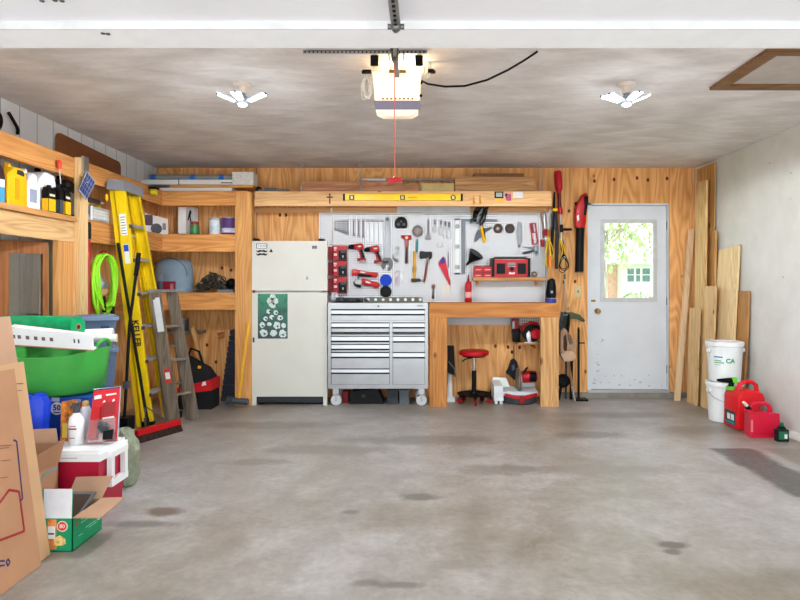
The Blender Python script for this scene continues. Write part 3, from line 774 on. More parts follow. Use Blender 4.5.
o.part('door_bracket', MB().box((A0.x-.055, A0.y-.04, zd+.012), (A0.x+.055, A0.y+.03, zd+.029), .002).box((A0.x-.02, A0.y-.03, zd-.012), (A0.x+.02, A0.y+.02, zd+.014), .003), STEEL)
am = MB().bar(A0+Vector((0,0,-.004)), A1, .034, .005, (1,0,0)).bar(A0+Vector((-.014,0,.006)), A1+Vector((-.014,0,.01)), .004, .022, (1,0,0))
ar = o.part('arm', am, STEEL)
hm = MB()
for k in range(7):
    p = A0.lerp(A1, .12+k*.13); hm.cyl(p+Vector((0,0,-.008)), p+Vector((0,0,-.0035)), .006, n=10)
o.part('arm_holes', hm, BLACK, ar)
o.part('arm_pin', MB().cyl(A1+Vector((-.03,0,0)), A1+Vector((.03,0,0)), .01, n=10).ball(A1, .02, 12), STEELD)
o.part('arm_rod', MB().bar(A1, (Xt, Yt-.03, zr-.03), .016, .006, (1,0,0)), STEELD)
cx = wx(394.6, 3.06)
o.part('release_cord', MB().tube([(Xt, 3.05, zr-.04), (cx, 3.06, zr-.08), (cx, 3.06, wz(179, 3.06))], .0026, 6), paint('red_cord', (206,110,100), .7))
o.part('release_handle', MB().bar((wx(387.5,3.06), 3.06, wz(180.8,3.06)), (wx(402,3.06), 3.06, wz(179.6,3.06)), .022, .018, (0,0,1), .006).cyl((cx,3.06,wz(180,3.06)),(cx,3.06,wz(176.6,3.06)),.012,.006,12), RED)
# loose antenna wire coils on both sides
def coil(cx_, cy_, rx, ry, Y, n, seed, col):
    r = random.Random(seed); m = MB()
    for i in range(n):
        a = rx*r.uniform(.5,1); b_ = ry*r.uniform(.75,1); ox = r.uniform(-.3,.3)*rx; tl = r.uniform(-.3,.3)
        m.tube([W(cx_+ox+a*math.cos(t*PI/9)+b_*math.sin(t*PI/9)*tl*.5, cy_+b_*math.sin(t*PI/9), Y+r.uniform(-.012,.012)+.01*i/n) for t in range(18)], .0022, 5, True)
    return m
CW = paint('white_wire', (224,220,208), .6)
o.part('wire_coil', coil(367, 87, 4.5, 13, YQ+.02, 9, 2, CW), CW); o.part('wire_coil', coil(426.5, 69, 4.6, 10, YQ+.02, 12, 4, CW), CW)
m = MB(); m.box((qX(362.5), YQ-.0, qz(72)), (qX(371), YQ+.03, qz(69.5)), .003).cyl((qX(361.5),YQ+.015,qz(71.5)),(qX(365),YQ+.015,qz(71)),.009,n=10)
m.box((qX(428), YQ-.0, qz(72)), (qX(434), YQ+.03, qz(68.8)), .003).cyl((qX(432),YQ+.015,qz(71)),(qX(435.6),YQ+.015,qz(71)),.009,n=10)
o.part('wire_hook', m, BLACK)
o.part('side_screw', MB().ball((qX(421.4), YQ+.03, qz(81)), .009, 8).ball((qX(421), YQ+.03, qz(94)), .009, 8), BLACK)
pts = [W(420, 80, 3.55), W(428, 84, 3.5), W(445, 86.6, 3.45), W(465, 86, 3.42), W(487, 80, 3.38), W(508, 70, 3.33), W(524, 60.5, 3.29), W(537, 52, 3.27)]
pts[-1].z = CZ-.006; pts[-1].y = F*(CZ-.006-CH)/(VY-51.6); pts[-1].x = wx(537.5, pts[-1].y)
sm_ = []
for i in range(len(pts)-1):
    for k in range(3): sm_.append(pts[i].lerp(pts[i+1], k/3))
sm_.append(pts[-1])
o.part('power_cord', MB().tube(sm_, .006, 8), BLACK)
o.done()
ld = bpy.data.lights.new('opener_bulb', 'POINT'); ld.energy = LAMP_OPENER; ld.shadow_soft_size = .02; ld.color = (1, .72, .42)
lo = bpy.data.objects.new('opener_bulb', ld); COL.objects.link(lo); lo.location = (qX(404), YQ+.04, qz(71)+.03)
# ================================================================== left side: shelves, ladders, pile
# ---- containers on the near upper shelf
Zs = MZ[1]-.004          # top of the near shelf board
def jug(name, label, x0, x1, ya, yb, h, body, cap, lab=None, neck='mid', grp='containers on the near left shelf', labc=PAPER, hole=True, cut=.70):
    """moulded jug: long side faces the room, grip hole at the top"""
    t = Thing(name, label, 'jug', grp); L = yb-ya; z = Zs
    o = [(ya+.01, z), (yb-.01, z), (yb, z+.012), (yb, z+h*cut), (yb-L*.10, z+h*.92), (yb-L*.30, z+h*.97), (ya+L*.38, z+h*.97), (ya+L*.22, z+h*.88), (ya+L*.05, z+h*.78), (ya, z+h*cut), (ya, z+.012)]
    t.part(None, MB().extr(o, x0, x1, 'X', .010, 3), body)
    if hole:
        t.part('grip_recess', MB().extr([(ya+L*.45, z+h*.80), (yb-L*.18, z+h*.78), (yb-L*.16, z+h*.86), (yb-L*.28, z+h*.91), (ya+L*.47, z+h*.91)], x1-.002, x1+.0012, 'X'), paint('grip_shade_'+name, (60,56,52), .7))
    cy = {'mid': ya+L*.5, 'near': ya+L*.2, 'far': yb-L*.25}[neck]
    t.part('cap', MB().lathe([(.021,0),(.021,.028),(.018,.032)], ((x0+x1)/2, cy, z+h*(.96 if neck != 'near' else .87)), 18), cap)
    if lab:
        a, b_, c_, d_ = lab; t.part('label', MB().box((x1-.001, ya+L*a, z+h*b_), (x1+.0015, ya+L*c_, z+h*d_)), labc)
        t.part('end_label', MB().box((x0+.02, ya-.0015, z+h*b_), (x1-.012, ya+.001, z+h*d_)), labc)
    return t
x1_ = -2.665
t = jug('antifreeze_bottle', 'dark bottle with blue and white label, nearest the camera on the left shelf', -2.80, x1_, 3.72, 3.895, .26, paint('dark_bottle', (58,40,44), .35), BLACK, (.06,.05,.94,.42), labc=paint('blue_label', (70,150,190), .5), hole=False)
t.part('label_top', MB().box((x1_-.001, 3.73, Zs+.11), (x1_+.0016, 3.885, Zs+.16)), PAPER); t.done()
t = jug('yellow_oil_jug', 'large yellow oil jug with grip hole on the near left shelf', -2.80, x1_, 3.915, 4.115, .275, YELP, YELP, hole=True); 
t.part('side_rib', MB().box((x1_-.002, 3.99, Zs+.05), (x1_+.002, 4.03, Zs+.19), .002), paint('yellow_rib', (214,154,16), .45)); t.done()
t = jug('white_spray_jug', 'narrow white jug between the yellow jug and the wide white jug', -2.80, x1_-.002, 4.125, 4.235, .265, WHITEP, WHITE, (.15,.2,.85,.55), labc=paint('grey_label', (150,160,176), .5), hole=False, neck='mid'); t.done()
t = jug('white_oil_jug', 'wide white jug with black cap and blue label on the left shelf', -2.82, x1_-.005, 4.25, 4.455, .305, WHITEP, BLACK, (.18,.22,.55,.38), labc=paint('sky_label', (90,170,210), .5), hole=False)
t.part('printed_mark', MB().extr([(4.31,Zs+.15),(4.36,Zs+.16),(4.40,Zs+.20),(4.35,Zs+.19),(4.31,Zs+.20)], x1_-.006, x1_-.0035, 'X'), paint('orange_print', (190,130,70), .5)); t.done()
t = jug('black_oil_jug', 'large black oil jug with grey side label beside the shelf post', -2.80, x1_-.012, 4.475, 4.735, .295, BLACK, BLACK, (.1,.1,.9,.66), labc=paint('grey_side_label', (190,190,196), .5)); t.done()
for i, (ya, w_, cc) in enumerate(((4.255,.085,1), (4.385,.05,0), (4.455,.075,1))):
    nm = ('black and yellow oil bottle, leftmost of three before the black jug', 'slim black oil bottle with grey label, middle of the three small ones', 'black and yellow oil bottle, rightmost of the three small ones')[i]
    t = Thing('oil_bottle', nm, 'bottle', 'small oil bottles on the left shelf'); xa, xb = -2.655, x1_+.06; z = Zs+.0005; h = (.195,.215,.21)[i]
    t.part(None, MB().hull8([(xa,ya,z),(xb,ya,z),(xb,ya+w_,z),(xa,ya+w_,z),(xa,ya,z+h*.8),(xb,ya,z+h*.8),(xb,ya+w_,z+h*.8),(xa,ya+w_,z+h*.8)], .006).box((xa+.004,ya+.006,z+h*.79),(xb-.004,ya+w_-.006,z+h*.9),.006), BLACK)
    t.part('cap', MB().lathe([(.015,0),(.015,.018),(.012,.021)], ((xa+xb)/2, ya+w_/2, z+h*.89), 14), BLACK)
    lc = YELP if cc else DGREY
    t.part('label', MB().box((xb-.001, ya+.003, z+.006), (xb+.0012, ya+w_-.003, z+h*.48)).box((xa+.002, ya-.0012, z+.006), (xb-.003, ya+.001, z+h*.48)), lc)
    if cc:
        t.part('lettering', MB().text('WIX' if False else 'PENZ', w_*.26, (xb+.0012, ya+w_/2, z+h*.64), (0,1,.0), (0,0,1)) if False else MB().box((xb-.0005, ya+w_*.15, z+h*.58), (xb+.001, ya+w_*.85, z+h*.66)), paint('pale_print', (226,214,190), .5))
    t.done()
# ---- red screwdriver stuck in the top beam, solar panel on the post, hooks and board on the wall
t = Thing('screwdriver', 'screwdriver with round red handle hanging in front of the top shelf beam', 'screwdriver')
p = W(59.2, 164, 0); Ys_ = -(XB+.022)*0
def onx(px, py, X):      # point on a plane parallel to the side wall
    Y = F*X/(px-VX); return Vector((X, Y, wz(py, Y)))
a = onx(59.5, 163, XB+.026); b_ = onx(60.8, 184, XB+.026)
t.part('handle', MB().loft([a+Vector((0,0,.025)), a+Vector((0,0,.015)), a, a-Vector((0,0,.03)), a-Vector((0,0,.045))], [.006,.016,.02,.016,.010], 12), paint('red_orange_handle', (206,66,44), .35))
t.part('shaft', MB().cyl(a-Vector((0,0,.04)), b_, .0045, .0035, 8), STEEL); t.done()
t = Thing('solar_panel', 'small square blue solar panel turned on its corner, clipped to the post', 'solar panel')
q = [Vector((XB+.115+dx_, y_, z_)) for dx_, y_, z_ in ((.02,4.59,2.08),(.03,4.69,1.95),(-.045,4.55,1.835),(-.055,4.45,1.965))]
c4 = sum(q, Vector())/4
q = [W(87, 170.5, 4.58), W(95.7, 182, 4.64), W(86.8, 200, 4.60), W(78.6, 190, 4.54)]
t.part('frame', MB().quad(q[0], q[3], q[2], q[1], -.018, .002), paint('grey_panel_frame', (150,154,164), .4))
nrm = (q[3]-q[0]).cross(q[1]-q[0]).normalized()
cc = sum(q, Vector())/4; ins = [cc+(v-cc)*.90 for v in q]
t.part('cells', MB().quad(*[v+nrm*.0012 for v in (ins[0], ins[3], ins[2], ins[1])], .001), paint('solar_cells', (30,44,90), .25, var=.15, vs=30))
m = MB()
for k in (.25,.5,.75):
    for e in ((0,3,1,2),(0,1,3,2)):
        m.cyl(ins[e[0]].lerp(ins[e[1]],k)+nrm*.003, ins[e[2]].lerp(ins[e[3]],k)+nrm*.003, .0011, n=4)
t.part('grid_lines', m, paint('cell_lines', (120,130,160), .4))
t.part('bracket', MB().box((XB+.041, 4.625, 2.10), (XB+.06, 4.695, 2.235), .003).cyl((XB+.05,4.66,2.12), cc-Vector((0,0,-.02)), .009), STEEL); t.done()
# black hooks on the wall above the shelf
t = Thing('wall_hook', 'black bent rubber hook on the left wall above the shelf', 'hook', 'black hooks on the left wall')
a = [onx(8, 112, XL+.03), onx(9.5, 114, XL+.035), onx(17, 127, XL+.035), onx(18, 131, XL+.03), onx(17.5, 134, XL+.02)]
t.part(None, MB().tube(a, .012, 8), BLACK); t.done()
t = Thing('wall_hook', 'black curved hook cut off by the left edge of the frame', 'hook', 'black hooks on the left wall')
a = [onx(-3+4.2*math.sin(k*PI/8), 121-8*math.cos(k*PI/8), XL+.03) for k in range(9)]
t.part(None, MB().tube(a, .012, 8), BLACK); t.done()
# brown board on the top shelf against the wall
zt = UZ[1]
a, b_ = onx(57.5, 131, XL+.03), onx(121, 160, XL+.03)
bd = MB(); ya, yb = a.y, b_.y; zb_ = zt+.001; zA = wz(131.5, ya); r = .05; zB = zA-.035
pts = [(ya, zb_), (yb, zb_), (yb, zB-r)]+[(yb-r+r*math.cos(k*PI/12), zB-r+r*math.sin(k*PI/12)) for k in range(7)]+[(ya+r-r*math.sin(k*PI/12), zA-r+r*math.cos(k*PI/12)) for k in range(7)]
m = MB().extr(pts, XL+.012, XL+.03, 'X', .003)
single('brown_board', m, BROWNBOARD, 'brown board with rounded corners standing on the top left shelf against the wall', 'board')

# ---- framed glass door standing below the near shelf
t = Thing('cabinet_door', 'wooden framed glass door standing under the near left shelf', 'door')
d0, d1 = Vector((-2.825, 4.08, 0)), Vector((-2.655, 4.33, 0)); dr = (d1-d0).normalized(); nn = Vector((-dr.y, dr.x, 0)); Ld = (d1-d0).length
MC = Matrix(((dr.x, nn.x, 0, d0.x), (dr.y, nn.y, 0, d0.y), (0,0,1,0), (0,0,0,1))); zt_ = 1.548; z0 = .003
OAK = wood('orange_oak', (150,92,44), (112,62,26), 'Z', 1.3, 0)
def cbx(lo, hi, bev=.003):
    m = MB(); m.M = MC; return m.box(lo, hi, bev)
t.part('stile', cbx((0,0,z0),(.05,.035,zt_)), OAK); t.part('stile', cbx((Ld-.035,0,z0),(Ld,.035,zt_)), OAK)
t.part('rail', cbx((.05,0,zt_-.085),(Ld-.035,.035,zt_)), OAK); t.part('rail', cbx((.05,0,z0),(Ld-.035,.035,z0+.12)), OAK)
t.part('pane', cbx((.045,.014,z0+.11),(Ld-.03,.018,zt_-.08), 0), clear('cabinet_glass', (206,200,188), .84, .03)); t.done()
t = Thing('slat', 'pale slat slanting behind the framed glass door', 'slat')
t.part(None, MB().bar((-2.80, 4.34, .002), (-2.75, 4.37, 1.47), .05, .02, (1,0,0), .002), PALE_Z); t.done()
single('back_board', MB().box((-2.855, 4.39, .0), (-2.69, 4.396, 1.53), .001), wood('tan_board', (190,164,126), (160,132,96), 'Z', 1.2, 0), 'tall tan board standing behind the framed glass door', 'board')

# ---- red pole, hose coil, basket, clutter in the corner bay
t = Thing('red_pole', 'slim red pole with black grip standing against the left shelf post', 'pole')
Yq = 4.742; Xq = -2.585
t.part('shaft', MB().cyl((Xq, Yq, 0), (Xq, Yq, wz(238, Yq)), .013, n=12), paint('red_shaft', (166,26,34), .35)); t.part('grip', MB().loft([(Xq,Yq,wz(239,Yq)),(Xq,Yq,wz(224,Yq)),(Xq,Yq,wz(222,Yq))], [.017,.017,.01], 12), BLACK); t.done()
# hose: loops hanging on a peg
t = Thing('garden_hose', 'coiled lime green hose hanging on the left shelving', 'hose'); r = random.Random(5); m = MB(); Xh = XB+.055
pts = []
for i in range(9):
    rx_, rz_ = .162+r.uniform(-.03,.02), .235+r.uniform(-.05,.02); oy = r.uniform(-.02,.02); ox_ = Xh+r.uniform(-.022,.03)
    for k in range(20):
        a = PI/2+2*PI*k/20; top = 1.49
        pts.append(Vector((ox_+.012*math.sin(a*2+i), 4.925+oy+rx_*math.cos(a), top-rz_+rz_*math.sin(a)-(0.02*i*.3)*(math.sin(a) < 0))))
t.part('hose_loops', MB().tube(pts, .0085, 8), LIME)
t.part('coupling', MB().cyl((Xh+.03, 4.87, 1.10), (Xh+.03, 4.88, 1.02), .016, n=12).cyl((Xh+.03, 4.86, 1.15), (Xh+.03, 4.87, 1.10), .02, n=12), BLACK)
t.part('hose_end', MB().cyl((Xh+.02, 5.03, 1.06), (Xh+.02, 5.03, .98), .018, n=12), BLACK)
t.part('tie', MB().ring((Xh, 4.925, 1.49), .028, .006, (0,1,0), 14, 6), REDD)
t.part('peg', MB().cyl((XB+.0, 4.925, 1.475), (XB+.09, 4.925, 1.48), .008, n=8), STEELD); t.done()
# white basket with yellow things
t = Thing('basket', 'white perforated plastic basket on the corner bay middle shelf', 'basket')
zq = MZ[1]; a, b_ = 4.86, 5.14; X0, X1 = -2.80, XB-.01; hb = .115
m = MB()
for lo, hi in (((X0,a,zq),(X1,b_,zq+.006)), ((X0,a,zq+hb-.022),(X1,a+.006,zq+hb)), ((X0,b_-.006,zq+hb-.022),(X1,b_,zq+hb)), ((X0,a,zq+hb-.022),(X0+.006,b_,zq+hb)), ((X1-.006,a,zq+hb-.022),(X1,b_,zq+hb)),
               ((X1-.006,a,zq),(X1,b_,zq+.024)), ((X0,a,zq),(X1,a+.006,zq+.024))): m.box(lo, hi)
for k in range(10):
    y = a+.003+k*(b_-a-.006)/9; m.box((X1-.006, y-.008, zq), (X1, y+.008, zq+hb))
for k in range(7):
    x = X0+.003+k*(X1-X0-.006)/6; m.box((x-.008, a, zq), (x+.008, a+.006, zq+hb))
for z in (.05,.075): m.box((X1-.006,a,zq+z-.005),(X1,b_,zq+z+.005)).box((X0,a,zq+z-.005),(X1,a+.006,zq+z+.005))
t.part(None, m, WHITEP); t.done()
t = Thing('work_glove', 'yellow glove bundle lying in the white basket', 'glove'); r = random.Random(3); m = MB()
for k in range(7): m.ball((-2.72+r.uniform(-.04,.04), 4.92+k*.03, zq+.095+r.uniform(-.005,.03)), (.035,.028,.03), 10, .12, r)
t.part(None, m, paint('yellow_cloth', (196,164,50), .8, var=.2, vs=30)); t.done()
t = Thing('caulk_tube', 'white nozzled tube lying across the white basket', 'tube')
t.part('barrel', MB().cyl((-2.68, 4.88, zq+.172), (-2.70, 5.10, zq+.178), .02, n=14), paint('dark_tube', (50,50,60), .4)); t.part('nozzle', MB().cyl((-2.70, 5.10, zq+.178), (-2.70, 5.19, zq+.18), .016, .006, 12), WHITEP); t.done()
t = Thing('white_cloth', 'crumpled white plastic sheet on the low shelf behind the hose', 'cloth'); m = MB(); zz = LZ[1]; r = random.Random(8)
for k in range(9): m.ball((-2.72+r.uniform(-.03,.03), 4.95+k*.03, zz+.09+r.uniform(-.05,.06)), (.05,.05,.06), 10, .25, r)
[setattr(v.co, 'z', max(v.co.z, zz+.047)) for v in m.bm.verts]; t.part(None, m, paint('crumpled_white', (206,208,214), .5)); t.done()
t = Thing('wood_offcut', 'short wood block on the low shelf under the hose', 'wood block')
t.part(None, MB().box((-2.76, 4.84, LZ[1]), (-2.635, 5.12, LZ[1]+.045), .003), PALE_X); t.done()

# ---- back shelves contents
Yf = 6.24
def bX(x): return wx(x, Yf)
def bZ(y): return wz(y, Yf)
# top shelf: long boards, white planks, grey rolled pipe
z = UZ[1]
single('white_plank', MB().box((bX(160), Yf, z), (bX(232), Yf+.22, z+.035), .003), WHITE, 'long white plank lying lowest on the back corner top shelf', 'plank')
single('pine_board', MB().box((bX(170), Yf-.01, z+.037), (bX(253), Yf+.24, z+.065), .003), PINE_X, 'pine board on the white plank atop the back corner shelf', 'board')
m = MB().box((-2.845, Yf-.03, z+.067), (bX(233), Yf+.20, z+.115), .004)
t = Thing('white_shelf_board', 'thick white shelf board under the grey roll atop the back corner shelving', 'shelf board'); t.part(None, m, WHITE)
t.part('printed_strip', MB().box((bX(222), Yf-.032, z+.078), (bX(233), Yf-.029, z+.088)), INK); t.part('strap', MB().box((bX(179.5), Yf-.033, z+.066), (bX(180.3), Yf+.20, z+.117)), INK); t.done()
t = Thing('grey_roll', 'long grey roll with blue tape bands on the top corner shelf', 'roll')
c0 = (-2.80, Yf+.07, z+.118+.034); c1 = (bX(234), Yf+.07, z+.118+.034)
t.part(None, MB().cyl(c0, c1, .034, n=18), paint('grey_vinyl', (138,142,142), .5))
for x in (151.5, 191, 220): t.part('tape_band', MB().cyl((bX(x)-.026, c0[1], c0[2]), (bX(x)+.026, c0[1], c0[2]), .0352, n=18), paint('blue_tape', (36,110,200), .5))
t.done()
t = Thing('speckled_box', 'white speckled box at the right end of the grey roll', 'box')
t.part(None, MB().box((bX(232.5), Yf-.01, z+.067), (bX(253.5), Yf+.17, z+.20), .004), paint('speckled_white', (222,220,214), .6, var=.1, vs=60)); t.done()
t = Thing('angle_bracket', 'dark metal bracket lying at the left end of the overhead shelf', 'bracket'); zo = wz(191.6, 6.2)+.003
t.part('plate', MB().box((bX(258), Yf+.012, zo), (bX(288), Yf+.06, zo+.028), .004).box((bX(264), Yf+.01, zo+.026), (bX(276), Yf+.05, zo+.044), .004), STEELD); t.part('wheel', MB().cyl((bX(258), Yf+.015, zo+.031), (bX(258), Yf+.055, zo+.031), .03, n=16), BLACK); t.done()
t = Thing('tape_measure', 'yellow round tape measure hanging on the corner of the top shelf beam', 'tape measure')
a = W(153.8, 191.8, 5.9); t.part('case', MB().cyl((a.x-.02, a.y, a.z), (a.x+.025, a.y, a.z), .034, n=20), paint('yellow_case', (226,216,40), .4)); t.part('clip', MB().box((a.x-.038, a.y-.04, a.z+.024), (a.x+.03, a.y+.05, a.z+.042), .006), BLACK); t.done()
# middle shelf
z = MZ[1]
t = Thing('printed_box', 'white printed box with dark round picture on the corner middle shelf', 'box')
q = [W(144.5, 234, 6.02), W(168, 236, 6.26)]
p0 = Vector((wx(144, 6.16), 6.18, 0)); p1 = Vector((wx(168, 6.30), 6.30, 0)); dr = (p1-p0).normalized(); nn = Vector((-dr.y, dr.x, 0))
M4 = Matrix(((dr.x, nn.x, 0, p0.x), (dr.y, nn.y, 0, p0.y), (0, 0, 1, z+.0005), (0, 0, 0, 1))); Lb = (p1-p0).length
m = MB(); m.M = M4; m.hull8([(0,0,0),(Lb,0,0),(Lb,.14,0),(0,.14,0),(0,0,.215),(Lb,0,.165),(Lb,.14,.165),(0,.14,.215)], .002); t.part(None, m, paint('white_carton', (214,210,206), .6))
m = MB(); m.M = M4; m.cyl((.11,-.002,.06),(.11,.001,.06),.055,n=24); t.part('picture', m, DGREY)
m = MB(); m.M = M4; m.box((0.002,-.0016,.09),(.075,.001,.2)); t.part('purple_panel', m, paint('plum_print', (70,40,60), .5))
m = MB(); m.M = M4; m.box((Lb-.055,-.0016,.05),(Lb-.02,.001,.12)); t.part('grey_panel', m, paint('grey_print', (120,118,124), .5)); t.done()
t = Thing('tall_white_box', 'tall narrow white carton standing on the corner middle shelf', 'carton')
t.part(None, MB().pbox(178.2, 207, 194, 233.7, 6.345, 6.46, .002), PAPER); t.part('printed_side', MB().pbox(186, 207.3, 193.7, 233.5, 6.3428, 6.346), paint('grey_carton_side', (170,166,164), .6))
t.part('printed_figure', MB().ppoly([(187.5,220),(189,212),(190.5,209.5),(191.5,212),(190.6,216),(191.4,222),(190,222),(189.4,217),(188.4,221)], 6.3412, 6.3432), INK); t.done()
YSP = 6.235
t = Thing('spray_can', 'red and green topped spray can in front of the tall white carton', 'can')
a = W(194.5, 234, YSP+.045); r_ = .048
t.part('body', MB().lathe([(r_*.9,0),(r_,.006),(r_,.10),(r_*.93,.106)], (a.x, YSP+.05, z), 22), paint('olive_can', (86,120,80), .35, .3)); t.part('lid', MB().lathe([(r_*.93,.104),(r_*.96,.108),(r_*.96,.135),(r_*.8,.14)], (a.x, YSP+.05, z), 22), paint('red_brown_lid', (150,56,44), .4))
t.part('label', MB().lathe([(r_+.0006,.02),(r_+.0006,.06)], (a.x, YSP+.05, z), 22), paint('green_label', (50,140,80), .4)); t.done()
t = Thing('paint_can', 'white can with pale blue label left of the purple can', 'can')
a = W(214.5, 234, YSP+.05); r_ = .056
t.part('body', MB().lathe([(r_*.95,0),(r_,.005),(r_,.165),(r_*.9,.172)], (a.x, YSP+.06, z), 24), paint('white_can', (214,218,222), .35)); t.part('label', MB().lathe([(r_+.0008,.03),(r_+.0008,.10)], (a.x, YSP+.06, z), 24), paint('ice_label', (196,214,222), .5, var=.12, vs=40)); t.part('lid', MB().lathe([(r_*.98,.15),(r_*1.02,.152),(r_*1.02,.176),(r_*.7,.178)], (a.x, YSP+.06, z), 24), paint('grey_lid', (170,172,178), .4)); t.done()
t = Thing('paint_can', 'purple wrapped can beside the shelving post', 'can')
a = W(228, 234, YSP+.05); r_ = .076
t.part('body', MB().lathe([(r_*.95,0),(r_,.005),(r_,.172),(r_*.95,.178)], (a.x, YSP+.085, z), 26), paint('purple_can', (88,58,116), .4)); t.part('label', MB().lathe([(r_+.0008,.022),(r_+.0008,.07)], (a.x, YSP+.085, z), 26), paint('lilac_label', (206,200,220), .5, var=.25, vs=22)); t.part('rim', MB().lathe([(r_+.002,.172),(r_+.003,.178),(r_+.001,.184),(r_*.8,.184)], (a.x, YSP+.085, z), 26), STEEL); t.done()
# low shelf
z = LZ[1]
t = Thing('blue_tub', 'upturned pale blue plastic bucket on the corner low shelf', 'bucket')
a = W(176, 292, 6.36); 
t.part('body', MB().lathe([(.215,0),(.215,.02),(.20,.03),(.195,.25),(.18,.31),(.14,.345),(.06,.36),(.002,.362)], (a.x-.045, 6.43, z), 30, sy=.72), paint('pale_blue_tub', (124,146,160), .4, var=.06)); t.part('handle', MB().tube([(a.x-.045+.20*math.cos(k*PI/10), 6.262+.02*math.sin(k*PI/10), z+.17+.19*math.sin(k*PI/10)) for k in range(11)], .005, 6), DGREY); t.done()
t = Thing('red_box', 'small dark red box before the pale blue bucket', 'box'); t.part(None, MB().box((wx(163.5,6.21), 6.205, z), (wx(174,6.21), 6.255, z+.115), .003), paint('crimson_box', (140,24,48), .4)); t.part('white_panel', MB().box((wx(173.8,6.21), 6.2035, z+.02), (wx(170.5,6.21), 6.206, z+.09)), paint('pink_panel', (196,120,130), .5)); t.done()
t = Thing('net_bundle', 'tangled pile of dark camouflage netting on the corner low shelf', 'netting'); m = MB(); r = random.Random(21)
for i in range(90):
    u = r.uniform(-1, 1); hh = .20*(1-abs(u)**2.4)*r.uniform(.3,1)
    c_ = Vector((wx(211, 6.36)+u*.14, 6.40+r.uniform(-.10,.10), z+.02+hh*.82)); e = Euler((r.uniform(0,6),r.uniform(0,6),r.uniform(0,6))).to_matrix()
    R_ = r.uniform(.02,.036); m.tube([c_+e @ Vector((R_*math.cos(k*PI/5), R_*1.4*math.sin(k*PI/5), r.uniform(-.01,.01))) for k in range(10)], r.uniform(.005,.009), 5, True)
def camo():
    mt, n, l, b = new_mat('camouflage_net'); v = coords(n, l); f = noise(n, l, v, 22, 3)
    l.new(ramp(n, l, f, [(0.34, lin((30,30,26))), (0.48, lin((70,64,52))), (0.58, lin((44,46,36))), (0.68, lin((150,138,120)))]), b.inputs['Base Color']); b.inputs['Roughness'].default_value = .9; return mt
[setattr(v.co, 'z', max(v.co.z, z+.001)) for v in m.bm.verts]
t.part(None, m, camo(), smooth=60); t.done()
t = Thing('grey_tray', 'flat grey tray beside the netting on the low shelf', 'tray'); t.part(None, MB().box((wx(218,6.23), 6.215, z), (wx(235,6.23)-.01, 6.27, z+.03), .006), paint('slate_tray', (108,118,122), .5)); t.done()
t = Thing('black_knob_jar', 'round black lidded jar by the post on the low shelf', 'jar'); a = wx(231, 6.34); t.part('base', MB().lathe([(.03,0),(.04,.01),(.03,.05)], (a, 6.36, z), 16), BLACK); t.part('lid', MB().ball((a, 6.36, z+.095), (.052,.052,.055), 16), BLACK); t.done()
t = Thing('paint_brush_jar', 'dark glass jar with clear lid left of the red box', 'jar'); a = wx(159.5, 6.2); t.part('body', MB().lathe([(.024,0),(.03,.01),(.03,.10),(.022,.12)], (a, 6.225, z), 16), paint('slate_jar', (70,80,96), .3)); t.part('lid', MB().lathe([(.03,.118),(.038,.13),(.042,.19),(.03,.20)], (a, 6.225, z), 16), paint('grey_jar_lid', (130,136,146), .4)); t.done()

# ---- under the low shelf, back corner
t = Thing('tool_bag', 'black and red canvas tool bag on the floor in the back corner', 'bag'); Yg_ = 5.98; xa, xb = wx(186, Yg_), wx(211.5, Yg_)
t.part('base', MB().hull8([(xa-.08,Yg_,0),(xb,Yg_,0),(xb,Yg_+.24,0),(xa-.08,Yg_+.24,0),(xa-.08,Yg_,.17),(xb,Yg_,.24),(xb,Yg_+.24,.24),(xa-.08,Yg_+.24,.17)], .02, 3), paint('black_canvas', (30,30,32), .9))
t.part('red_band', MB().hull8([(xa-.085,Yg_-.008,.15),(xb+.004,Yg_-.008,.19),(xb+.004,Yg_+.25,.19),(xa-.085,Yg_+.25,.15),(xa-.085,Yg_-.008,.215),(xb+.004,Yg_-.008,.30),(xb+.004,Yg_+.25,.30),(xa-.085,Yg_+.25,.215)], .015, 2), paint('red_canvas', (196,26,32), .8))
t.part('top_flap', MB().hull8([(xa-.08,Yg_+.01,.21),(xb-.01,Yg_+.01,.29),(xb-.01,Yg_+.23,.29),(xa-.08,Yg_+.23,.21),(xa-.02,Yg_+.08,.52),(xb-.06,Yg_+.08,.40),(xb-.06,Yg_+.17,.40),(xa-.02,Yg_+.17,.52)], .02, 3), paint('black_canvas_top', (34,34,36), .9))
t.part('zip_tab', MB().box((wx(197,Yg_)-.01, Yg_+.05, .40), (wx(198.5,Yg_), Yg_+.075, .425), .003), YELP); t.part('strap', MB().tube([(xa-.02,Yg_+.1,.5),(xa+.02,Yg_+.08,.6),(xa+.10,Yg_+.08,.57),(xa+.14,Yg_+.1,.42)], .012, 8), BLACK)
t.part('badge', MB().hull8([(wx(202,Yg_),Yg_-.010,.235),(wx(206.5,Yg_),Yg_-.010,.245),(wx(206.5,Yg_),Yg_-.006,.245),(wx(202,Yg_),Yg_-.006,.235),(wx(203,Yg_),Yg_-.010,.275),(wx(206,Yg_),Yg_-.010,.28),(wx(206,Yg_),Yg_-.006,.28),(wx(203,Yg_),Yg_-.006,.275)]), PAPER); t.done()
single('leaning_stick', MB().bar((wx(215,6.3), 6.28, .002), (wx(191,6.3), 6.34, wz(327,6.32)), .045, .03, (1,0,0), .003), wood('stick_wood', (206,158,104), (170,120,70), 'Z', 1.5, 0), 'pale stick leaning in the back corner over the tool bag', 'stick')
t = Thing('folded_mat', 'stack of ribbed black rubber folds standing beside the shelf post', 'mat'); m = MB(); Yz = 6.3
for k in range(13):
    z0 = .02+k*.058; wd = .115-.0078*k; x1 = wx(234.6, Yz)
    m.box((x1-wd-.03, Yz, z0), (x1, Yz+.2, z0+.05), .012, 2)
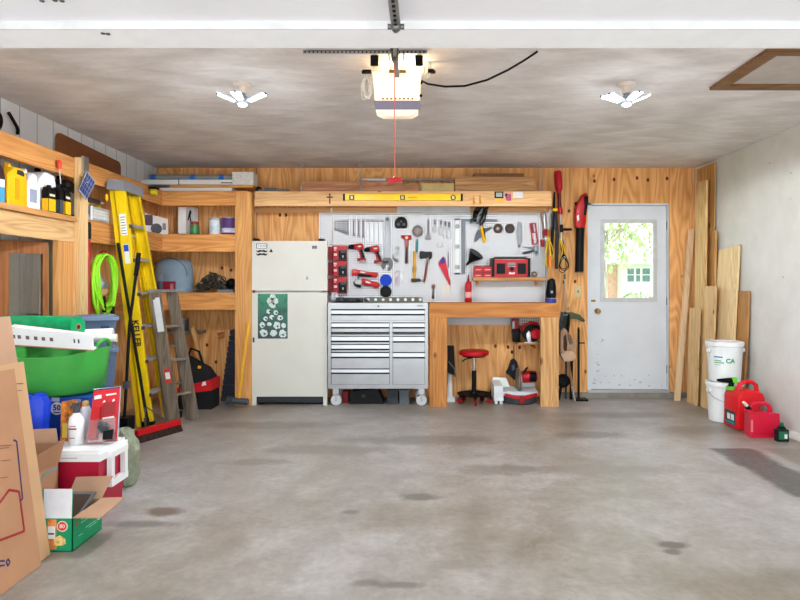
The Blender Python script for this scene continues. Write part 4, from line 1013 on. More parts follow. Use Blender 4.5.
t.part(None, m, paint('dark_blue_rubber', (40,44,54), .7)); t.done()
t = Thing('sledgehammer', 'sledgehammer with yellow handle standing head down by the fridge', 'sledgehammer'); Yh_ = 6.05
t.part('head', MB().loft([W(226.6,400.4,Yh_-.03), W(228,400.6,Yh_-.03), W(232,400.8,Yh_), W(241,401.4,Yh_), W(247,401.8,Yh_+.03), W(248.2,401.8,Yh_+.03)], [.036,.042,.034,.034,.036,.03], 12), paint('slate_iron', (62,68,76), .5, .3))
t.part('handle', MB().loft([W(239,398,Yh_), W(243,365,Yh_+.02), W(249,322.5,Yh_+.07)], [.017,.017,.019], 12, flat=.9), paint('yellow_handle', (236,176,44), .4)); t.done()
t = Thing('storage_shelf_board', 'long paint-stained board lying on brackets below the corner low shelf', 'board'); t.part(None, MB().box((-2.8, 6.36, .72), (wx(201, 6.4), 6.56, .75), .003), GREYW)
t.part('bracket', MB().box((-2.6,6.4,.66),(-2.56,D-.002,.72)).box((-2.15,6.4,.66),(-2.11,D-.002,.72)), PINE_Y); t.done()
t = Thing('can_lid_pot', 'old paint pot on the board below the corner low shelf', 'pot')
t.part('body', MB().lathe([(.06,0),(.065,.01),(.065,.12)], (wx(182,6.44), 6.46, .75), 18), STEELD); t.part('lid', MB().lathe([(.067,.12),(.067,.135),(.05,.137)], (wx(182,6.44), 6.46, .75), 18), paint('worn_lid', (130,122,112), .6)); t.done()

# ---- stepladder helpers
def chan(m, p0, p1, w, d, web, face):
    """C-channel rail: web of width w across 'face', flanges d deep"""
    p0 = Vector(p0); p1 = Vector(p1); dr = (p1-p0).normalized(); sd = Vector(face); sd = (sd-dr*sd.dot(dr)).normalized(); n = dr.cross(sd)
    m.bar(p0, p1, w, web, sd, .0015)
    for s_ in (-1, 1): m.bar(p0+sd*s_*(w/2-web/2)+n*d/2, p1+sd*s_*(w/2-web/2)+n*d/2, web, d, sd, .0015)
    return m
# yellow ladder, folded, leaning on the shelving
t = Thing('yellow_stepladder', 'tall yellow fibreglass stepladder folded and leaning on the left shelving', 'ladder')
N0, N1 = Vector((-2.315, 5.18, .012)), Vector((-2.50, 5.05, 2.07)); F0, F1 = Vector((-2.25, 5.60, .012)), Vector((-2.525, 5.39, 2.07))
q0, q1 = chan(MB(), N0, N1, .084, .03, .006, (1,0,0)), chan(MB(), F0, F1, .084, -.03, .006, (1,0,0))
n_ = t.part('rail', q0, YEL); t.part('rail', q1, YEL)
R0, R1 = Vector((-2.40, 5.20, .012)), Vector((-2.572, 5.07, 2.05))
t.part('rear_rail', chan(MB(), R0, R1, .036, .028, .006, (1,0,0)), YEL); t.part('rear_rail', chan(MB(), F0+Vector((-.08,-.01,0)), F1+Vector((-.055,-.01,-.02)), .036, -.028, .006, (1,0,0)), YEL)
for k in range(1, 7):
    f_ = k/7.1; a = N0.lerp(N1, f_); b_ = F0.lerp(F1, f_); t.part('step', MB().bar(a+Vector((0,.004,0)), b_-Vector((0,.004,0)), .078, .022, (1,0,0), .003), ALU)
    m = MB().bar(a+Vector((.0,.004,-.012)), a+Vector((.0,.07,-.012)), .09, .03, (1,0,0), .002); t.part('step_bracket', m, STEELD)
for k in (2, 4, 6):
    f_ = k/7.4; t.part('rear_bar', MB().bar(R0.lerp(R1, f_), (F0+Vector((-.08,0,0))).lerp(F1+Vector((-.055,0,0)), f_), .03, .016, (1,0,0), .002), ALU)
cp = MB().hull8([tuple(N1+Vector(v)) for v in ((-.09,-.03,-.03),(.055,-.03,-.035),(.035,.38,-.035),(-.09,.38,-.03),(-.085,-.03,.055),(.05,-.03,.05),(.03,.38,.05),(-.085,.38,.055))], .008, 2)
t.part('top_cap', cp, paint('grey_top_cap', (128,130,136), .45))
for f0, f1 in ((R0, N0), ):
    pass
for p in (N0, F0): t.part('foot', MB().box(p+Vector((-.05,-.012,-.012)), p+Vector((.05,.035,.05)), .004), BLACK)
dr = (N1-N0).normalized(); sd = Vector((1,0,0)); sd = (sd-dr*sd.dot(dr)).normalized()
a = N0.lerp(N1, .395)+Vector((0,-.0035,0)); t.part('lettering', MB().text('KELLER', .072, a, -dr, sd, .0006, .0022), INK, n_)
fl = sd.cross(dr)
def lab(m, f0, f1, w0, w1, off=.0036): 
    a = N0.lerp(N1, f0); b_ = N0.lerp(N1, f1); o_ = Vector((0,-off,0)); return m.hull8([a+sd*w0+o_, a+sd*w1+o_, b_+sd*w1+o_, b_+sd*w0+o_, a+sd*w0+o_*.8, a+sd*w1+o_*.8, b_+sd*w1+o_*.8, b_+sd*w0+o_*.8])
t.part('white_label', lab(MB(), .80, .888, -.028, .028), PAPER, n_); t.part('white_label', lab(MB(), .685, .765, -.022, .022), PAPER, n_); t.part('blue_emblem', lab(MB(), .735, .762, -.02, .02, .0042), BLUE, n_)
m = MB()
for k in range(7): lab(m, .807+k*.011, .8105+k*.011, -.022, .022-.004*(k % 3), .0042)
t.part('label_print', m, paint('grey_text', (120,124,130), .6), n_)
t.part('clip', MB().ball(N1+Vector((-.085,-.035,-.10)), (.012,.012,.03), 10), YELP); t.done()
# weathered wooden stepladder
t = Thing('wooden_stepladder', 'old weathered wooden stepladder leaning beside the yellow ladder', 'ladder')
A0, A1 = Vector((-2.13, 5.30, .006)), Vector((-2.300, 5.28, 1.18)); B0, B1 = Vector((-2.035, 5.50, .006)), Vector((-2.225, 5.47, 1.18))
t.part('rail', MB().bar(A0, A1, .10, .024, (1,0,0), .003), GREYW); t.part('rail', MB().bar(B0, B1, .095, .024, (1,0,0), .003), GREYW)
C0, C1 = Vector((-2.205, 5.335, .004)), Vector((-2.335, 5.315, 1.14)); D0, D1 = Vector((-2.105, 5.535, .004)), Vector((-2.262, 5.505, 1.14))
t.part('rear_leg', MB().bar(C0, C1, .042, .022, (1,0,0), .003), GREYW); t.part('rear_leg', MB().bar(D0, D1, .042, .022, (1,0,0), .003), GREYW)
for f_ in (.22, .48, .735):
    t.part('step', MB().bar(A0.lerp(A1, f_)+Vector((0,.012,0)), B0.lerp(B1, f_)-Vector((0,.012,0)), .088, .022, (1,0,.1), .003), GREYW)
t.part('top_plate', MB().hull8([tuple(A1+Vector(v)) for v in ((-.048,-.02,0),(.055,-.02,-.004),(.135,.22,-.004),(.03,.22,0),(-.048,-.02,.022),(.055,-.02,.018),(.135,.22,.018),(.03,.22,.022))], .003), paint('paint_stained_grey', (128,124,122), .8, var=.2, vs=20))
for f_ in (.30, .6): t.part('cross_slat', MB().bar(C0.lerp(C1, f_), D0.lerp(D1, f_), .03, .014, (1,0,0), .002), GREYW)
dr = (A1-A0).normalized(); sd = Vector((1,0,0)); sd = (sd-dr*sd.dot(dr)).normalized()
def lab2(f0, f1, w0, w1): 
    a = A0.lerp(A1, f0); b_ = A0.lerp(A1, f1); o_ = Vector((0,-.0132,0)); return MB().hull8([a+sd*w0+o_, a+sd*w1+o_, b_+sd*w1+o_, b_+sd*w0+o_, a+sd*w0+o_*.9, a+sd*w1+o_*.9, b_+sd*w1+o_*.9, b_+sd*w0+o_*.9])
t.part('white_label', lab2(.70, .955, -.02, .038), paint('faded_paper', (206,208,210), .7)); t.part('red_label', lab2(.315, .425, -.018, .034), paint('red_sticker', (196,60,50), .6)); 
t.part('sticker_white', (lambda o: o)(MB().hull8([tuple(v) for v in [A0.lerp(A1, .345)+sd*-.012+Vector((0,-.0142,0)), A0.lerp(A1, .345)+sd*.028+Vector((0,-.0142,0)), A0.lerp(A1, .395)+sd*.028+Vector((0,-.0142,0)), A0.lerp(A1, .395)+sd*-.012+Vector((0,-.0142,0)), A0.lerp(A1, .345)+sd*-.012+Vector((0,-.013,0)), A0.lerp(A1, .345)+sd*.028+Vector((0,-.013,0)), A0.lerp(A1, .395)+sd*.028+Vector((0,-.013,0)), A0.lerp(A1, .395)+sd*-.012+Vector((0,-.013,0))]])), PAPER)
t.part('pivot_bolt', MB().cyl(A1+Vector((.0,-.02,-.06)), A1+Vector((0,.03,-.06)), .01, n=10), STEELD); t.done()

# ---- push broom and black edger
t = Thing('push_broom', 'push broom with red head and black handle before the yellow ladder', 'broom')
h0, h1 = Vector((-2.20, 4.70, 0)), Vector((-2.02, 5.10, 0)); ax = (h1-h0).normalized(); sdv = Vector((-ax.y, ax.x, 0))
m = MB(); m.M = Matrix(((ax.x, sdv.x, 0, h0.x), (ax.y, sdv.y, 0, h0.y), (0,0,1,0), (0,0,0,1))); L_ = (h1-h0).length
m.hull8([(0,-.035,.06),(L_,-.035,.06),(L_,.035,.06),(0,.035,.06),(0.004,-.028,.10),(L_-.004,-.028,.10),(L_-.004,.028,.10),(0.004,.028,.10)], .006); t.part('head', m, RED)
m = MB(); m.M = Matrix(((ax.x, sdv.x, 0, h0.x), (ax.y, sdv.y, 0, h0.y), (0,0,1,0), (0,0,0,1)))
m.hull8([(-.012,-.042,.0),(L_+.012,-.042,.0),(L_+.012,.042,.0),(-.012,.042,.0),(0.004,-.032,.065),(L_-.004,-.032,.065),(L_-.004,.032,.065),(0.004,.032,.065)]); t.part('bristles', m, paint('brown_bristles', (58,40,34), .95, var=.3, vs=60))
b0 = W(148, 425, 4.92); b1 = W(118, 243, 5.08); t.part('handle', MB().loft([b0, b1], .0125, 12), BLACK); t.part('socket', MB().cyl(b0+Vector((0,0,-.03)), b0+Vector((-.015,0,.06)), .02, n=12), BLACK)
t.part('brace', MB().cyl(b0.lerp(b1,.1), (h0+h1)/2+ax*.12+Vector((0,0,.1)), .005, n=8).cyl(b0.lerp(b1,.1), (h0+h1)/2-ax*.12+Vector((0,0,.1)), .005, n=8), STEELD); t.done()
t = Thing('garden_edger', 'black pole tool with wheeled foot leaning left of the yellow ladder', 'pole tool')
p0 = W(124.5, 418, 4.86); p1 = W(129.5, 325, 4.98); p2 = W(138.8, 253, 5.06)
t.part('shaft', MB().loft([p0, p1, p1.lerp(p2, .7), p2], [.012,.012,.012,.012], 10), BLACK); t.part('grip', MB().cyl(p1.lerp(p2, .68), p2, .018, n=12), RUBBER)
fb = Vector((p0.x, p0.y, 0)); t.part('motor', MB().box(fb+Vector((-.05,-.05,.06)), fb+Vector((.05,.07,.17)), .02, 3), BLACK)
for s_ in (-.05, .04): t.part('wheel', MB().cyl(fb+Vector((s_-.012,-.06,.05)), fb+Vector((s_+.012,-.06,.05)), .05, n=18), RUBBER)
t.part('clip', MB().box(p0.lerp(p1,.35)+Vector((-.02,-.02,-.03)), p0.lerp(p1,.35)+Vector((.02,.02,.03)), .004), DGREY); t.done()

# ---- the pile at lower left
TOTE = paint('blue_grey_tote', (92,110,136), .45, var=.04); TOTEL = paint('blue_grey_lid', (108,126,152), .45)
TA = math.radians(26); TD = Vector((math.cos(TA), math.sin(TA), 0)); TN = Vector((-TD.y, TD.x, 0)); TP = Vector((-2.12, 4.28, 0))
MT = Matrix(((TD.x, TN.x, 0, TP.x), (TD.y, TN.y, 0, TP.y), (0,0,1,0), (0,0,0,1)))
def tm():
    m = MB(); m.M = MT; return m
def tote(z0, h, grow, label, mark):
    t = Thing('storage_tote', label, 'tote', 'blue grey totes stacked by the left post'); x0, x1, y0, y1 = -.40, 0, 0, .26
    t.part('bin', tm().hull8([(x0+.03,y0+.025,z0),(x1-.04,y0+.025,z0),(x1-.04,y1-.02,z0),(x0+.03,y1-.02,z0),(x0,y0,z0+h-.03),(x1-.012,y0,z0+h-.03),(x1-.012,y1,z0+h-.03),(x0,y1,z0+h-.03)], .02, 3), TOTE)
    t.part('lid', tm().box((x0-.012,y0-.014,z0+h-.034), (x1,y1+.012,z0+h-.012), .006).box((x0+.02,y0+.015,z0+h-.014), (x1-.03,y1-.015,z0+h), .008), TOTEL)
    if mark: t.part('handle_slot', tm().box((x1-.115,y0-.004,z0+h-.105), (x1-.06,y0+.012,z0+h-.075), .002), NAVY)
    t.done()
tote(0, .40, 0, 'blue grey lidded storage tote at the bottom of the stack', False)
tote(.401, .40, 0, 'blue grey lidded storage tote in the middle of the stack, right of the green tub', True)
tote(.802, .222, 0, 'blue grey lidded storage tote on top of the stack behind the white rolls', True)
# blue printed box
t = Thing('blue_product_box', 'big blue printed carton marked 50 under the green tub', 'box')
x0, x1, y0, y1, z1 = -2.47, -1.945, 3.56, 3.94, .572
BLB = paint('blue_carton', (26,70,150), .5, var=.04); t.part(None, MB().box((x0,y0,0), (x1,y1,z1), .003), BLB)
a = W(57, 408.5, y0); t.part('white_disc', MB().cyl((a.x,y0-.0015,a.z), (a.x,y0+.001,a.z), .038, n=28), PAPER)
t.part('lettering', MB().text('50', .046, (a.x, y0-.0016, a.z+.004), (1,0,0), (0,0,1), .0008, .0014), NAVY); m = MB().box((a.x-.02, y0-.0022, a.z-.026), (a.x+.02, y0-.001, a.z-.020)); t.part('small_print', m, NAVY)
a = W(55.5, 399.5, y0); t.part('bar_code', MB().box((a.x-.024,y0-.0012,a.z-.012), (a.x+.024,y0+.001,a.z+.011)), paint('code_white', (190,196,206), .6))
a = W(75.5, 401, y0); t.part('brand_print', MB().text('50', .026, (a.x+.02, y0-.0012, a.z), (1,0,.12), (-.12,0,1), .0008, .001), paint('pale_blue_print', (170,186,214), .6))
a = W(49, 414.5, y0); t.part('small_disc', MB().cyl((a.x,y0-.0015,a.z), (a.x,y0+.001,a.z), .008, n=14), PAPER)
a = W(75, 408, y0); t.part('photo_print', MB().box((a.x-.06,y0-.0012,a.z-.2), (a.x+.05,y0+.001,a.z+.03)), paint('orange_photo', (206,110,50), .5, var=.3, vs=25)); t.done()
# blue plastic bag
def sack(name, label, cat, c, r, jit, mat_, seed, n=18, flat=None):
    m = MB(); rr = random.Random(seed); m.ball(c, r, n, jit, rr)
    if flat is not None:
        for v in m.bm.verts: v.co.z = max(v.co.z, flat)
    bmesh.ops.subdivide_edges(m.bm, edges=m.bm.edges[:], cuts=1, smooth=.6, use_grid_fill=True)
    for v in m.bm.verts:
        v.co += Vector((rr.uniform(-1,1), rr.uniform(-1,1), rr.uniform(-1,1)))*jit*.04
        if flat is not None: v.co.z = max(v.co.z, flat)
    return m
t = Thing('blue_bag', 'bright blue plastic bag between the cardboard and the blue carton', 'bag'); m = MB()
prof = [(.30,.0),(.36,.05),(.36,.3),(.33,.45),(.36,.58),(.30,.61),(.1,.6)]
rr = random.Random(6); c_ = Vector((-2.205, 3.42, 0)); rings = []
for rr_, h_ in prof:
    rings.append([m._v(c_+Vector((rr_*.31*math.cos(k*PI/12)*(1+.09*math.sin(k*3+h_*9)), rr_*.20*math.sin(k*PI/12)*(1+.12*math.sin(k*5+h_*14)), h_+.012*math.sin(k*4)*(h_ > .4)))) for k in range(24)])
for a_, b2 in zip(rings, rings[1:]):
    for k in range(24): m.bm.faces.new((a_[k], a_[(k+1) % 24], b2[(k+1) % 24], b2[k]))
m.bm.faces.new(list(reversed(rings[0]))); m.bm.faces.new(rings[-1])
t.part(None, m, paint('bright_blue_plastic', (24,62,196), .3, var=.1), smooth=60); t.done()
# green flexible tub
t = Thing('green_tub', 'bright green flexible tub on the blue carton, holding rolls', 'tub'); cx, cy, zb = -2.225, 3.76, .574
m = MB(); prof = [(.215,0),(.248,.02),(.264,.14),(.274,.225),(.276,.24),(.266,.242),(.256,.225),(.25,.14),(.225,.02),(.01,.016)]
m.lathe(prof, (cx, cy, zb), 44); 
for v in m.bm.verts:                      # rim sweeps up at the two handles
    dx_ = (v.co.x-cx)/.28; hgt = v.co.z-zb
    if hgt > .1: v.co.z += .045*max(0, abs(dx_)-.45)**1.4*2.2*(hgt/.25)
t.part('basin', m, GREEN, smooth=70)
for s_ in (1, -1):
    hp = [(cx+s_*(.254+.02*math.sin(k*PI/10)), cy-.085*math.cos(k*PI/10), zb+.268+.055*math.sin(k*PI/10)) for k in range(11)]
    t.part('handle', MB().tube(hp, .012, 10), GREEN)
t.done()
t = Thing('white_slotted_tray', 'white plastic strip with square slots lying across the green tub', 'tray')
p0, p1 = W(10, 335.5, 3.60), W(93, 342, 3.585); dr = (p1-p0).normalized(); up = Vector((0,-.25,1)); up = (up-dr*up.dot(dr)).normalized(); nn = dr.cross(up)
m = MB().bar(p0, p1, .098, .012, up, .004).bar(p0+up*.05+nn*-.02, p1+up*.03+nn*-.02, .014, .05, up, .004).bar(p0-up*.05+nn*-.012, p1-up*.045+nn*-.012, .012, .035, up, .003)
t.part('strip', m, WHITEP)
for px in (14.5, 20.5, 29, 37.5, 45.5, 53.8):
    f_ = (px-10)/86; c_ = p0.lerp(p1, f_)+nn*.0065+up*-.002; 
    if nn.y > 0: c_ = p0.lerp(p1, f_)-nn*.0065+up*-.002
    t.part('slot', MB().bar(c_-dr*.010, c_+dr*.010, .022, .004, up), paint('slot_shade', (120,90,96), .7))
for px in (77.5, 82):
    c_ = p0.lerp(p1, (px-10)/86)+(nn if nn.y < 0 else -nn)*.0065; t.part('clip', MB().bar(c_-dr*.004, c_+dr*.004, .024, .006, up), DGREY)
t.part('red_edge', MB().bar(p0-up*.056+(nn if nn.y<0 else -nn)*.008, p1-up*.05+(nn if nn.y<0 else -nn)*.008, .004, .004, up), paint('pink_edge', (206,110,116), .5)); t.done()
t = Thing('green_roll', 'roll of bright green plastic sheeting lying behind the white strip', 'roll')
c0, c1 = W(6, 326, 3.93), W(78, 327, 3.86); R_ = .071
t.part('sheet', MB().loft([c0, c0.lerp(c1,.5), c1], [R_,R_*1.02,R_*.97], 22), paint('emerald_film', (16,158,96), .22, var=.12, vs=14)); dr = (c1-c0).normalized()
t.part('core', MB().cyl(c1-dr*.01, c1+dr*.004, .022, n=16), paint('cardboard_core', (150,112,84), .8)); t.part('core_hole', MB().cyl(c1, c1+dr*.005, .014, n=14), paint('core_hollow', (50,38,30), .9)); t.done()
for i, (py0, py1, px1, yy) in enumerate(((334.0, 331.3, 113.0, 4.00), (338, 335.8, 116.8, 3.91))):
    t = Thing('paper_roll', ('white paper roll, upper of two poking out right of the green roll', 'white paper roll, lower of two poking out right of the green tub')[i], 'roll', 'white rolls by the green tub')
    c0, c1 = W(86, py0+.6, yy-.02), W(px1, py1+2, yy+.02); dr = (c1-c0).normalized(); R_ = (.036,.026)[i]
    m = MB(); nA = 22; t.part('tube', MB().cyl(c0, c1, R_, n=20), PAPER)
    t.part('end_hollow', MB().cyl(c1-dr*.003, c1+dr*.001, R_*.78, n=18), paint('cream_inside', (206,196,176), .8)); t.done()
# brown carton with light blue line, in front of the cooler
t = Thing('open_carton', 'open brown carton with pale teal line beside the red cooler', 'carton'); x0, x1, y0, y1 = -2.3, -1.90, 2.96, 3.19
m = MB(); th = .005
m.box((x0,y0,0),(x1,y1,.008)).box((x0,y0,0),(x1,y0+th,.40)).box((x0,y1-th,0),(x1,y1,.40)).box((x0,y0,0),(x0+th,y1,.40)).box((x1-th,y0,0),(x1,y1,.3)); t.part('walls', m, CARD)
t.part('flap', MB().quad((x1,y0,.30),(x1,y1,.30),(x1+.03,y1+.0,.42),(x1+.03,y0,.40), .004), CARD); t.part('flap', MB().quad((x0,y1,.40),(x1,y1,.40),(x1-.02,y1+.012,.475),(x0,y1+.012,.46), .004), CARDI)
t.part('printed_line', MB().bar((x1+.0006,y0+.03,.20),(x1+.0006,y0+.10,.272),.010,.0012,(0,1,0)).bar((x1+.0006,y0+.096,.27),(x1+.0006,y1-.01,.275),.010,.0012,(0,0,1)), TEALINK); t.done()
# red cooler
t = Thing('cooler', 'red cooler with white lid and handle on the floor by the green box', 'cooler'); x0, x1, y0, y1 = -2.03, -1.70, 3.215, 3.505
CR = paint('cooler_red', (176,20,52), .35, var=.03)
t.part('body', MB().hull8([(x0+.015,y0+.012,0),(x1-.012,y0+.012,0),(x1-.012,y1-.012,0),(x0+.015,y1-.012,0),(x0,y0,.30),(x1,y0,.30),(x1,y1,.30),(x0,y1,.30)], .035, 4), CR)
l_ = t.part('lid', MB().box((x0-.008,y0-.01,.295), (x1+.012,y1+.01,.335), .016, 3).box((x0+.0,y0+.0,.325), (x1+.0,y1-.0,.352), .02, 3), WHITEP)
t.part('lid_seam', MB().box((x0+.10,y0-.012,.313), (x0+.22,y0-.008,.317)), paint('seam_grey', (170,170,168), .6), l_)
hm = MB(); ya, yb = y0+.075, y1-.03; xo = x1+.022; rb = .013
hm.box((x1+.002,ya,.29),(xo+.012,yb,.325),.006).box((x1+.004,ya+.001,.166),(xo+.010,ya+.034,.289),.004).box((x1+.004,yb-.034,.166),(xo+.010,yb-.001,.289),.004).box((x1-.002,ya,.132),(xo+.012,yb,.165),.006)
t.part('handle', hm, WHITEP); t.done()
# things on the cooler lid
zl = .353
t = Thing('tool_clamshell', 'red and clear blister pack standing on the cooler lid', 'package')
a0, a1 = W(97.5, 449, 3.33), W(121, 440, 3.46); ex = Vector((.145,.05,0)); base = Vector((-1.845, 3.36, zl)); up = Vector((-.02,.10,.285)); tw = ex.normalized(); nv = tw.cross(up.normalized()).normalized()
RC = paint('red_card', (198,26,36), .45)
def cp_(u, v, w=0): return base+ex*u+up*v+nv*w
t.part('card', MB().quad(cp_(0,0),cp_(1,0),cp_(.92,1),cp_(.05,.97), -.003), RC)
bs = MB().hull8([cp_(.02,.0,.06),cp_(.98,.0,.06),cp_(.98,.0,.004),cp_(.02,.0,.004),cp_(.08,.40,.05),cp_(.92,.40,.05),cp_(.90,.44,.004),cp_(.1,.44,.004)], .008)
t.part('blister', bs, CLEAR)
t.part('blister_edge', MB().tube([cp_(1.02,.0,.0),cp_(.95,1.03,0),cp_(.03,1.0,0)], .0025, 6), paint('clear_rim', (190,196,200), .3))
tl = t.part('tool_body', MB().hull8([cp_(.06,.06,.055),cp_(.34,.06,.055),cp_(.34,.06,.01),cp_(.06,.06,.01),cp_(.12,.64,.045),cp_(.36,.64,.045),cp_(.36,.64,.004),cp_(.12,.64,.004)], .012, 3), RED)
t.part('tool_head', MB().ball(cp_(.52,.26,.035), (.034,.03,.034), 14).cyl(cp_(.52,.26,.04), cp_(.62,.2,.07), .02, n=14), DGREY, tl)
t.part('battery', MB().hull8([cp_(.58,.02,.075),cp_(.9,.02,.075),cp_(.9,.02,.03),cp_(.58,.02,.03),cp_(.58,.17,.07),cp_(.9,.20,.07),cp_(.9,.20,.03),cp_(.58,.17,.03)], .004), BLACK)
t.part('window', MB().quad(cp_(.42,.50,.004),cp_(.86,.50,.004),cp_(.84,.74,.004),cp_(.42,.74,.004), .001), paint('card_window', (150,30,34), .4))
mk = MB()
for u0, v0, du, dv in ((.10,.80,.24,.07),(.48,.86,.36,.03),(.44,.42,.40,.03),(.40,.72,.08,.04),(.72,.74,.08,.04)): mk.quad(cp_(u0,v0,.003),cp_(u0+du,v0+.02,.003),cp_(u0+du-.02,v0+dv+.02,.003),cp_(u0,v0+dv,.003), .001)
t.part('white_print', mk, PAPER); t.done()
t = Thing('spray_bottle', 'white spray bottle with grey cap on the cooler lid', 'bottle'); bx_, by_ = wx(77.5, 3.36), 3.35
t.part('body', MB().lathe([(.036,0),(.040,.006),(.040,.125),(.034,.15),(.018,.168),(.016,.178)], (bx_, by_, zl), 24), WHITEP)
t.part('cap', MB().lathe([(.019,.176),(.019,.20),(.016,.208)], (bx_, by_, zl), 18).hull8([(bx_-.03,by_-.010,zl+.205),(bx_+.012,by_-.010,zl+.205),(bx_+.012,by_+.010,zl+.205),(bx_-.03,by_+.010,zl+.205),(bx_-.02,by_-.008,zl+.228),(bx_+.01,by_-.008,zl+.228),(bx_+.01,by_+.008,zl+.228),(bx_-.02,by_+.008,zl+.228)], .004), DGREY)
mk = MB().box((bx_-.02,by_-.0415,zl+.088),(bx_+.02,by_-.036,zl+.096)).box((bx_-.014,by_-.0415,zl+.105),(bx_+.016,by_-.036,zl+.109)).box((bx_-.016,by_-.0415,zl+.04),(bx_+.012,by_-.036,zl+.044)); t.part('label_print', mk, paint('red_brown_print', (160,80,76), .6)); t.done()
t = Thing('seed_bag', 'orange and gold printed pouch left of the white spray bottle', 'pouch'); bx_ = wx(67, 3.42)
t.part(None, MB().hull8([(bx_-.03,3.405,zl),(bx_+.035,3.405,zl),(bx_+.035,3.45,zl),(bx_-.03,3.45,zl),(bx_-.032,3.42,zl+.22),(bx_+.05,3.42,zl+.235),(bx_+.05,3.43,zl+.235),(bx_-.032,3.43,zl+.22)], .008, 2), paint('orange_gold_pouch', (206,120,40), .4, var=.45, vs=26))
t.part('pale_panel', MB().hull8([(bx_-.02,3.4045,zl+.02),(bx_+.01,3.4045,zl+.02),(bx_+.01,3.4065,zl+.02),(bx_-.02,3.4065,zl+.02),(bx_-.02,3.4105,zl+.1),(bx_+.01,3.4105,zl+.1),(bx_+.01,3.413,zl+.1),(bx_-.02,3.413,zl+.1)]), paint('gold_print', (226,190,80), .5)); t.done()
t = Thing('clear_bottle', 'second white bottle half hidden behind the spray bottle', 'bottle'); bx_ = wx(85, 3.45)
t.part('body', MB().lathe([(.03,0),(.033,.006),(.033,.16),(.02,.19)], (bx_, 3.455, zl), 20), paint('bluish_white', (206,210,222), .35)); t.part('cap', MB().lathe([(.018,.188),(.018,.215),(.014,.22)], (bx_, 3.455, zl), 16), paint('gold_cap', (190,150,80), .4)); t.done()
# sage sack behind the cooler
t = Thing('sage_sack', 'crumpled sage green sack slumped behind the red cooler', 'sack')
m = sack('s','','', (-1.80, 3.70, .165), (.088,.09,.19), .14, None, 15, 16, .0); t.part(None, m, paint('sage_canvas', (140,146,124), .9, var=.12, vs=14), smooth=30); t.done()

# green food-bag box
t = Thing('green_box', 'open green printed box marked 80 on the floor before the cooler', 'box'); x0, x1, y0, y1, h_ = -1.762, -1.597, 2.79, 3.05, .155
GB = paint('green_carton', (24,146,96), .5, var=.06); m = MB(); th = .004
m.box((x0,y0,0),(x1,y1,th)).box((x0,y0,0),(x1,y0+th,h_)).box((x0,y1-th,0),(x1,y1,h_)).box((x0,y0,0),(x0+th,y1,h_)).box((x1-th,y0,0),(x1,y1,h_)); t.part('walls', m, GB)
t.part('lining', MB().box((x0+th,y0+th,th),(x1-th,y1-th,th+.002)).box((x1-th-.001,y0+th,th),(x1-th,y1-th,h_)).box((x0+th,y1-th-.001,th),(x1-th,y1-th,h_)), CARDI)
fp = t.part('front_flap', MB().quad((x0+.03,y0,h_),(x1-.003,y0,h_),(x1-.02,y0+.035,h_+.125),(x0+.012,y0+.035,h_+.125), .003), paint('grey_white_board', (214,216,220), .6))
t.part('flap_edge', MB().quad((x1-.022,y0-.001,h_+.002),(x1-.001,y0-.001,h_+.002),(x1-.016,y0+.034,h_+.127),(x1-.034,y0+.034,h_+.127), -.001), GB, fp)
t.part('flap_edge', MB().quad((x0+.022,y0-.001,h_+.002),(x0+.036,y0-.001,h_+.002),(x0+.018,y0+.034,h_+.127),(x0+.004,y0+.034,h_+.127), -.001), GB, fp)
t.part('side_flap', MB().quad((x1,y0,h_),(x1+.125,y0+.005,h_-.002),(x1+.118,y1,h_+.004),(x1,y1,h_), .003), CARDI)
t.part('back_flap', MB().quad((x0-.01,y1,h_),(x1,y1,h_),(x1+.035,y1+.045,h_+.10),(x0+.01,y1+.045,h_+.095), .003), CARDI)
a = Vector(((x0+x1)/2+.035, y0, .118)); t.part('red_disc', MB().cyl((a.x,y0-.0012,a.z),(a.x,y0+.001,a.z),.025,n=24), paint('white_disc', (232,228,222), .5)); t.part('red_ring', MB().cyl((a.x,y0-.0018,a.z),(a.x,y0,a.z),.021,n=24), paint('tomato_red', (214,66,54), .5)); t.part('lettering', MB().text('80', .026, (a.x, y0-.002, a.z)), PAPER)
t.part('orange_panel', MB().box((x0+.05,y0-.0012,.012),(x0+.09,y0+.001,.15)), paint('orange_print_panel', (230,140,70), .5, var=.25, vs=20)); t.part('white_panel', MB().box((x0+.05,y0-.0018,.06),(x0+.085,y0+.001,.118)), PAPER)
m = MB().box((x0+.052,y0-.0022,.08),(x0+.08,y0,.087)); t.part('panel_print', m, INK)
m = MB(); rr = random.Random(4)
pg_ = [(a.x-.012+.03*math.cos(k*PI/6)*rr.uniform(.8,1.15), .05+.024*math.sin(k*PI/6)*rr.uniform(.8,1.15)) for k in range(12)]; m.extr(pg_, y0-.0014, y0+.0005); t.part('food_picture', m, paint('golden_snack', (240,196,120), .5, var=.3, vs=40))
m = MB()
for k, (ya, yb, zz) in enumerate(((2.86,2.98,.118),(2.86,2.95,.104),(2.90,3.0,.066),(2.93,3.0,.055),(2.84,2.87,.05))): m.box((x1-.0005,ya,zz),(x1+.0012,yb,zz+.004))
t.part('side_print', m, paint('pale_green_text', (130,200,166), .6)); t.part('bar_code', MB().box((x1-.0005,3.01,.06),(x1+.0014,3.04,.11)), PAPER)
t.part('top_stripe', MB().box((x1-.0005,2.82,.1),(x1+.0012,2.83,.14)), paint('rust_print', (140,90,50), .6)); t.done()
t = Thing('foil_tray', 'dark metal lidded tray standing in the open green box', 'tray'); xm = (x0+x1)/2
q = [Vector((x0+.02,y0+.05,.10)), Vector((x1-.025,y0+.06,.10)), Vector((x1-.02,y1-.015,.185)), Vector((x0+.03,y1-.015,.185))]
